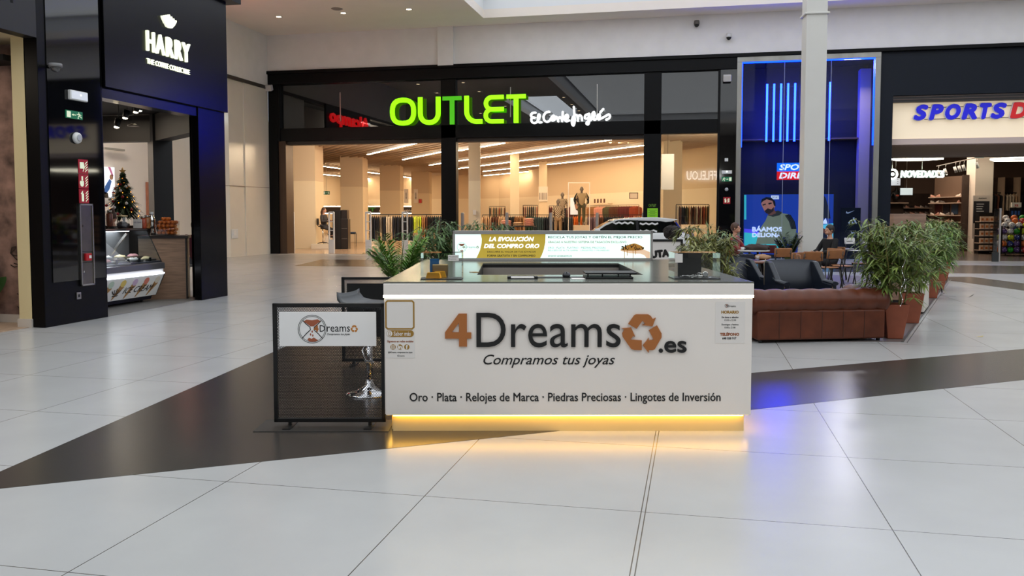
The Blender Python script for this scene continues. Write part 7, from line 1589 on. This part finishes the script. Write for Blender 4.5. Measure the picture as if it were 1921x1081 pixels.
# cafe chairs
mCHW = M('chair_wood', (150, 98, 58), .45, var=.22, scale=5, stretch=(1, 6, 1)); mTUB = M('chair_tube_grey', (62, 62, 62), .4, .6)
def cafe_chair(loc, rz, label, wood=None, group=None):
    o = thing('cafe_chair', label, 'chair', loc, rz, group); wd_ = wood or mCHW
    b = MB(); b.sphere((0, 0, .455), .2, (1, 1, .07), 16, 6); b.v = [(max(-.19, min(.19, x * 1.15)), max(-.19, min(.19, y * 1.15)), z) for x, y, z in b.v]; b.build('seat', wd_, o)
    vs = []; fs = []; n = 8
    for lay in (0, 1):
        for j, z in enumerate((.645, .66, .82, .84)):
            for i in range(n + 1):
                t = -1 + 2 * i / n; w_ = .195 if j in (1, 2) else .175; vs.append((w_ * t, .225 + .03 * (1 - t * t) * .9 + (.018 if lay else 0) + (z - .64) * .12, z))
    m_ = 4 * (n + 1)
    for lay in (0, 1):
        for j in range(3):
            for i in range(n): a = lay * m_ + j * (n + 1) + i; fs.append((a, a + 1, a + n + 2, a + n + 1))
    for i in range(n): fs += [(i, i + 1, i + 1 + m_, i + m_), (3 * (n + 1) + i, 3 * (n + 1) + i + 1, m_ + 3 * (n + 1) + i + 1, m_ + 3 * (n + 1) + i)]
    for j in range(3):
        for i in (0, n): a = j * (n + 1) + i; fs.append((a, a + n + 1, a + n + 1 + m_, a + m_))
    MB().add(vs, fs, 0, True).build('backrest', wd_, o)
    for s in (-1, 1):
        MB().tube([(s * .16, .27, .80), (s * .165, .235, .62), (s * .17, .16, .44)], .012, 6).build('back_post', mTUB, o)
        MB().tube([(s * .165, .14, .44), (s * .18, .26, 0)], .0125, 6).build('leg', mTUB, o); MB().tube([(s * .165, -.13, .44), (s * .185, -.22, 0)], .0125, 6).build('leg', mTUB, o)
        MB().tube([(s * .165, -.15, .432), (s * .165, .16, .432)], .011, 6).build('side_rail', mTUB, o)
    MB().tube([(-.165, .26, .73), (.165, .26, .73)], .01, 6).build('back_rail', mTUB, o)
    return o
def chair_at(px, d, rz, label, wood=None): p = dep(px, 400, d); return cafe_chair((p.x, p.y, LZ), rz, label, wood)
BACK = YAW + R(180)
chair_at(1462, 18.6, BACK + R(5), 'wooden chair seen from behind at the table under the campaign screen')
chair_at(1447, 20.4, BACK + R(-30), 'dark red chair beside the table under the campaign screen', M('chair_dark_red', (84, 22, 24), .5))
chair_at(1478, 16.6, BACK + R(35), 'wooden chair turned sideways right of the round table with the bag')
chair_at(1520, 17.0, BACK + R(-4), 'wooden chair with its back to us at the foot of the white column')
chair_at(1527, 15.6, YAW + R(80), 'wooden chair seen edge on before the white column')
chair_at(1556, 17.9, BACK + R(12), 'wooden chair just right of the white column')
chair_at(1583, 18.4, YAW + R(118), 'wooden chair with tall curved back left of the red padded seat')
chair_at(1617, 19.4, YAW + R(-95), 'wooden chair with reddish seat next to the right bamboo', M('chair_wood_red', (112, 66, 50), .4, var=.2, scale=5))
for px, lab in ((1606, 'left one of two white chairs far behind the wooden chairs'), (1640, 'right one of two white chairs far behind the wooden chairs')): chair_at(px, 26, YAW + R(20), lab, M('chair_white', (224, 222, 218), .5))
# tables
def table(loc, r, label, m, h=.745, gr=None):
    o = thing('round_table', label, 'table', loc, YAW, gr); MB().lathe([(0, h - .03), (r - .01, h - .03), (r, h - .015), (r - .005, h), (0, h)], 32).build('tabletop', m, o)
    for k in range(4): t = 1.571 * k + .4; MB().tube([(.12 * math.cos(t), .12 * math.sin(t), h - .03), (.3 * r / .42 * math.cos(t), .3 * r / .42 * math.sin(t), 0)], .016, 6).build('leg', mBLKP, o)
    return o
mTT = M('table_walnut', (112, 70, 50), .3, var=.2, scale=4, stretch=(1, 5, 1))
p = dep(1421, 400, 15.2); t1 = table((p.x, p.y, LZ), .42, 'round walnut table with navy bag behind the navy armchairs', mTT); T1 = Vector((p.x, p.y, LZ + .7455))
p = dep(1415, 400, 19.6); t2 = table((p.x, p.y, LZ), .36, 'pale topped table with dark clothes under the campaign screen', M('table_pale', (190, 186, 184), .3)); T2 = Vector((p.x, p.y, LZ + .7455))
p = dep(1576, 400, 20.5); table((p.x, p.y, LZ), .34, 'small grey topped table right of the white column', M('table_grey', (120, 118, 120), .3))
def on_t(T, x, y): return T + Vector((math.cos(YAW) * x - math.sin(YAW) * y, math.sin(YAW) * x + math.cos(YAW) * y, 0))
bag = thing('handbag', 'navy handbag lying on the round walnut table', 'bag', on_t(T1, -.2, .0), YAW); MB().box(-.14, .13, -.07, .07, 0, .12).build('body', M('navy_bag', (28, 34, 50), .5), bag, .03, seg=3); MB().box(-.14, .13, -.078, -.06, .05, .122).build('flap', M('navy_bag'), bag, .01); MB().tube([(-.12, 0, .115), (-.08, .02, .15), (.08, .02, .15), (.12, 0, .115)], .008, 6).build('strap', M('navy_bag'), bag)
g = tag(MB().lathe([(0, 0), (.03, 0), (.036, .09), (.033, .09), (.028, .006), (0, .006)], 16).build('water_glass', glass('tumbler_glass', (.9, .92, .93), .08)), 'small clear water glass right of the navy handbag', 'glass'); g.location = on_t(T1, .0, -.05)
o = tag(MB().box(-.15, .15, -.1, .1, 0, .002).build('paper_mat', M('table_paper', (210, 212, 226), .5)), 'white paper sheet on the right of the round walnut table', 'paper'); o.location = on_t(T1, .22, -.02); o.rotation_euler = (0, 0, YAW + .3)
o = MB(); o.sphere((0, 0, .05), .1, (1.4, 1, .55), 12, 7); o.v = [(x + .02 * math.sin(z * 40 + y * 30), y, max(0, z + .012 * math.sin(x * 60))) for x, y, z in o.v]; o = tag(o.build('paper_bag', M('kraft_paper', (160, 120, 86), .7)), 'crumpled brown paper bag on the round walnut table', 'bag'); o.location = on_t(T1, .16, .2)
o = MB(); o.sphere((0, 0, .05), .24, (1.3, .8, .34), 16, 9); o.v = [(x + .03 * math.sin(y * 30), y + .02 * math.sin(x * 25), max(0, z + .025 * math.sin(x * 33 + y * 21))) for x, y, z in o.v]; o = tag(o.build('jacket', M('jacket_dark_brown', (52, 38, 34), .8, var=.3, scale=9)), 'dark brown jacket bundled on the pale topped table', 'jacket'); o.location = on_t(T2, .06, 0)
tin = thing('cup', 'small white cup at the left of the pale topped table', 'cup', on_t(T2, -.27, -.05)); MB().lathe([(0, 0), (.03, 0), (.042, .07), (.038, .07), (.026, .008), (0, .008)], 14).build('bowl', mWPLAST, tin); MB().tube([(.035, 0, .055), (.062, 0, .045), (.034, 0, .02)], .005, 5).build('handle', mWPLAST, tin)
# people in the lounge
def sitter(px, d, rz, label, top, legs, hair, style='short', arm='table', sc_=1.0, skin=None, tilt=0.0, seat=True):
    p = dep(px, 400, d)
    if seat: cafe_chair((p.x, p.y, LZ), rz, 'wooden chair under the ' + label[:label.index(' ', 8)] + ' ' + ' '.join(label.split()[2:9]))
    return person('person', label, (p.x, p.y, LZ), rz, 'sit', top, legs, hair, style, skin, armpose=arm, scale=sc_, tilt=tilt)
sitter(1379, 20.2, YAW + R(60), 'seated person in red jacket left of the campaign screen table', M('red_jacket', (140, 24, 34), .7), cl('black'), mHAIRB)
sitter(1558, 19.0, YAW + R(-70), 'seated person in black clothes behind the white column', cl('black'), M('black_trousers2', (22, 20, 22), .8), mHAIRD, sc_=.98)
sitter(1262, 15.4, YAW + R(165), 'seated person with dark curly hair behind the black framed white board', M('grey_coat', (70, 66, 66), .8), cl('navy'), M('curly_dark_hair', (34, 26, 24), .8, var=.4, scale=80), 'curly', sc_=.97)
# route board
p0_, p1_ = dep(1176, 449, 13.4), dep(1281, 449, 13.4); wb = (p1_ - p0_).length; ub = thing('advert_board', 'black framed white board with slanted black letters behind the lightbox', 'sign', ((p0_.x + p1_.x) / 2, (p0_.y + p1_.y) / 2, LZ), YAW); hb = p0_.z - LZ
MB().box(-wb / 2, wb / 2, 0, .04, .02, hb).build('panel', M('board_white', (226, 220, 214), .5), ub); b = MB(); q = .035
for a in ((-wb / 2, wb / 2, hb - q, hb), (-wb / 2, wb / 2, .02, .02 + q), (-wb / 2, -wb / 2 + q, .02, hb), (wb / 2 - q, wb / 2, .02, hb)): b.box(a[0], a[1], -.012, .045, a[2], a[3])
b.build('frame', mBLKP, ub); k_ = 13.4 / FPX; X_ = lambda px: (px - 1228.5) * k_; Z_ = lambda py: 1.6 - LZ - (py - 400) * k_; tl = R(6)
Fr = Frame((X_(1227), -.001, Z_(487)), (math.cos(tl), 0, math.sin(tl)), (-math.sin(tl), 0, math.cos(tl)))
MB().text(Fr, 'RUTA', -.13, 30 * k_, 2 * k_, 17 * k_, 0, .003, .07).build('lettering', mINK, ub); MB().text(Fr, 'MENTO', -.1, 43 * k_, -19 * k_, -4 * k_, 0, .003, .07).build('lettering', mINK, ub)
MB().box(-wb / 2, wb / 2, -.12, .16, 0, .02).build('foot', mBLKP, ub)
# white car
DC = 24.0; kc = DC / FPX; pc = dep(1308, 400, DC); car = thing('car', 'small white hatchback car with zigzag window stickers behind the lightbox', 'car', (pc.x, pc.y, 0), YAW)
cx_ = lambda px: (px - 1308) * kc
cz_ = lambda py: 1.6 - (py - 400) * kc
mCAR = M('car_white', (214, 214, 212), .2, coat=.6); mCGL = M('car_glass', (10, 12, 13), .04, spec=.8); CW = 1.68
FCs = Frame((0, 0, 0), (1, 0, 0), (0, 0, 1))
low = [(-4.02, .28), (-4.05, .55), (-3.95, .78), (-3.55, .93), (cx_(1112), 1.03), (cx_(1283), 1.06), (cx_(1296), 1.0), (-.05, .78), (0, .55), (-.03, .28), (-.45, .22), (-3.6, .22)]
def carbody(poly, y0, y1, inset): 
    b = MB(); n = len(poly); cx = sum(p[0] for p in poly) / n; cz = sum(p[1] for p in poly) / n
    sec = [(y0, inset), (y0 + .12, 0), (y1 - .12, 0), (y1, inset)]
    vs = []
    for y, s in sec:
        for x, z in poly: vs.append((x + (cx - x) * s, y, z + (cz - z) * s))
    fs = [list(range(n))[::-1], [3 * n + i for i in range(n)]]
    for k in range(3):
        for i in range(n): fs.append((k * n + i, k * n + (i + 1) % n, (k + 1) * n + (i + 1) % n, (k + 1) * n + i))
    return b.add(vs, fs, 0, True)
carbody(low, 0, CW, .05).build('body', mCAR, car, .03)
gh = [(cx_(1114), 1.02), (cx_(1138), 1.27), (cx_(1156), 1.40), (cx_(1264), 1.40), (cx_(1284), 1.04)]
MB().prism(FCs, gh, -.1 - (CW - .2), -.1).build('window_band', mCGL, car)
rf = [(cx_(1150), 1.385), (cx_(1165), 1.435), (cx_(1200), 1.475), (cx_(1235), 1.482), (cx_(1274), 1.425), (cx_(1262), 1.36), (cx_(1250), 1.345), (cx_(1240), 1.372), (cx_(1180), 1.40)]
MB().prism(FCs, rf, -(CW - .1), -.085).build('roof', mCAR, car, .02)
MB().stroke(FCs, [(cx_(1112), 1.03), (cx_(1136), 1.27), (cx_(1158), 1.41)], .05, -.11, -.07).build('front_pillar', mCAR, car)
MB().stroke(FCs, [(cx_(1196), 1.40), (cx_(1198), 1.05)], .07, -.11, -.09).build('middle_pillar', mBLKP, car)
MB().stroke(FCs, [(cx_(1269), 1.35), (cx_(1282), 1.07)], .035, -.115, -.09).build('rear_light_line', M('rear_blue_reflection', (40, 70, 200), .2, .5), car)  # blue reflection painted as a solid strip on the rear pillar
mZIG = M('sticker_white', (222, 220, 216), .5)
def zig(px0, px1, py, lab):
    n = int((px1 - px0) / 5.5); P = []
    for k in range(n + 1): P.append((cx_(px0 + (px1 - px0) * k / n), cz_(py + (1.2 if k % 2 else -1.2))))
    MB().stroke(FCs, P, .045, .0, .004 + .0).build('zigzag_sticker', mZIG, car).location = (0, .093, 0)
for a in ((1151, 1190, 418.5), (1201.5, 1236, 420), (1201.5, 1234, 433.5)): zig(*a, '')
MB().sphere((-.10, .16, .9), .12, (.55, .9, 1.3), 12, 8).build('rear_lamp', M('rear_lamp_dark', (60, 20, 24), .15, coat=1.0), car); MB().sphere((-.10, CW - .16, .9), .12, (.55, .9, 1.3), 12, 8).build('rear_lamp', M('rear_lamp_dark'), car)
for x in (-3.3, -.72):
    for y in (.1, CW - .1): wh = MB().lathe([(0, -.1), (.3, -.1), (.32, -.06), (.32, .06), (.3, .1), (0, .1)], 24, (x, y, .32), axis='y').build('wheel', M('tyre_black', (18, 18, 18), .8), car); MB().lathe([(0, -.106), (.2, -.106), (.2, .106), (0, .106)], 20, (x, y, .32), axis='y').build('rim', mSTD, wh)
MB().box(cx_(1122) - .1, cx_(1122) + .06, -.12, .06, 1.05, 1.17).build('wing_mirror', mCAR, car, .03)
MB().sphere((cx_(1298), .02, .72), .11, (.9, .2, .9), 16, 8).build('fuel_flap', mCAR, car)
# plants
def plant(kind, px, d, label, seed, H=.95, rad=.38, pw=.16, ph=.43, m=None, rz=None, cat='plant', name=None, L=.17, xy=None, z0=LZ, tufts=90, stems=7):
    p = dep(px, 400, d) if xy is None else Vector(xy); o = thing(name or ('potted_bamboo' if kind == 'b' else 'potted_palm'), label, cat, (p.x, p.y, z0), YAW + R(12) if rz is None else rz); pot(o, pw, ph)
    (bamboo_parts(o, ph - .06, H, rad, stems, tufts, m, seed, L=L) if kind == 'b' else palm_parts(o, ph - .06, H, rad, 26, m, seed)); return o
plant('b', 0, 0, 'tall bamboo in terracotta pot beside the right end of the sofa', 11, 1.12, .46, .15, .44, xy=(2.49, 11.62, 0), rz=EZ - 1.2, tufts=360, stems=10, L=.17)
plant('b', 0, 0, 'bushy bamboo in terracotta pot in front of the wooden partition', 12, 1.12, .40, .15, .44, xy=(3.08, 13.3, 0), rz=EZ - 1.3, tufts=300, stems=9, L=.17)
plant('b', 0, 0, 'bright green bamboo in terracotta pot right of the wooden partition', 13, 1.08, .40, .16, .46, leafmat('bamboo_bright', (46, 92, 34), (128, 156, 66)), xy=(4.35, 17.35, 0), rz=EZ - 1.3, L=.2, tufts=190)
plant('b', 0, 0, 'bamboo in terracotta pot, second from the far end of the pot row', 14, 1.05, .40, .17, .48, xy=(4.97, 19.3, 0), rz=EZ - 1.3, L=.22, tufts=120)
plant('b', 0, 0, 'furthest bamboo in terracotta pot at the end of the pot row', 15, 1.05, .36, .18, .5, xy=(5.72, 21.9, 0), rz=EZ - 1.3, L=.22, tufts=120)
plant('p', 748, 11.2, 'bright green palm standing behind the left end of the kiosk', 21, 1.15, .46, .17, .42, z0=.0)
plant('b', 822, 13.2, 'dark green bamboo just right of the bright green palm', 22, 1.15, .46, .16, .4, mLEAFD, z0=.0, tufts=330, stems=10, L=.16)
plant('b', 898, 13.6, 'dark green bamboo behind the left half of the lightbox', 23, 1.12, .42, .16, .4, mLEAFD, z0=.0, tufts=200, L=.16)
plant('b', 1088, 14.0, 'low bamboo behind the right half of the lightbox, under the mannequins', 24, .98, .30, .16, .4, z0=.0, tufts=40)
plant('b', 1348, 11.0, 'yellow green bamboo behind the right acrylic box', 25, 1.10, .40, .16, .42, leafmat('bamboo_yellow', (62, 80, 30), (158, 156, 84)), tufts=330, L=.155)
plant('b', 1322, 13.6, 'dark bamboo left behind the yellow green bamboo', 26, 1.05, .36, .16, .42, mLEAFD, tufts=80)
plant('p', 1480, 20.3, 'dark palm with yellow canes under the campaign screen', 27, 1.02, .40, .2, .3, leafmat('palm_dark', (26, 44, 24), (60, 82, 40)))
sl_ = thing('string_light', 'string of tiny white lights climbing the bamboo beside the sofa', 'string lights', (2.49, 11.62, LZ + .0)); P = [(.02 * math.sin(k) + .04, -.16 - .12 * math.sin(k * .12), .43 + .042 * k) for k in range(22)]
MB().tube(P, .003, 4).build('cable', mWPLAST, sl_)
for k in range(0, 22, 2): b = MB(); b.sphere(P[k], .005, (1, 1, 1), 6, 4); b.build('bulb', M('tiny_white_glow', (235, 240, 255), .4, emit=1.6), sl_)
# wooden partition, white block and floor stand
p = dep(1707, 400, 15.0); wpn = thing('wooden_partition', 'wood clad partition panel behind the bamboo plants on the right', 'partition', (p.x, p.y, LZ), YAW); MB().box(-.29, .29, 0, .14, 0.06, 1.58).build('panel', M('partition_oak', (142, 112, 94), .5, var=.25, scale=3, stretch=(1, 1, 8)), wpn, .006); MB().box(-.28, .28, .01, .13, 0, .06).build('plinth', mBLKP, wpn)
p = gz(1716, 590); o = tag(MB().box(-.16, .16, 0, 1.1, .03, .53).build('white_block', M('block_white', (210, 202, 192), .5), None, .004), 'low white block between the terracotta pots on the right', 'block'); o.location = (p.x - .02, p.y + .05, LZ); o.rotation_euler = (0, 0, EZ - R(90)); o['kind'] = None if False else 'thing'
del o['kind']
MB().box(-.14, .14, .02, 1.08, 0, .03).build('base', mBLKP, o)
p = gz(1746, 549); o = thing('floor_stand', 'thin dark metal stand leaning beside the bright green bamboo', 'stand', (p.x + .1, p.y, 0), YAW)
for a in (((0, 0, .58), (.12, 0, 0)), ((0, 0, .58), (-.06, .1, 0)), ((0, 0, .58), (-.02, -.1, 0))): MB().tube(a, .012, 6).build('leg', mTUB, o)
MB().tube([(-.12, 0, .58), (.08, 0, .6)], .016, 6).build('top_bar', mBLKP, o)
p = gz(1832, 632.5); b = MB(); blade(b, (0, 0, .004), (1, .15, 0), Vector((0, 0, 1)), .09, .024, -.15, 5); blade(b, (.05, 0, .004), (.8, .6, 0), Vector((0, 0, 1)), .05, .016, -.2, 4); o = tag(b.build('fallen_leaf', M('yellow_leaf', (196, 170, 40), .6), None, normals=False), 'small yellow leaf lying on the pale floor at the right', 'leaf'); o.location = (p.x, p.y, .001)
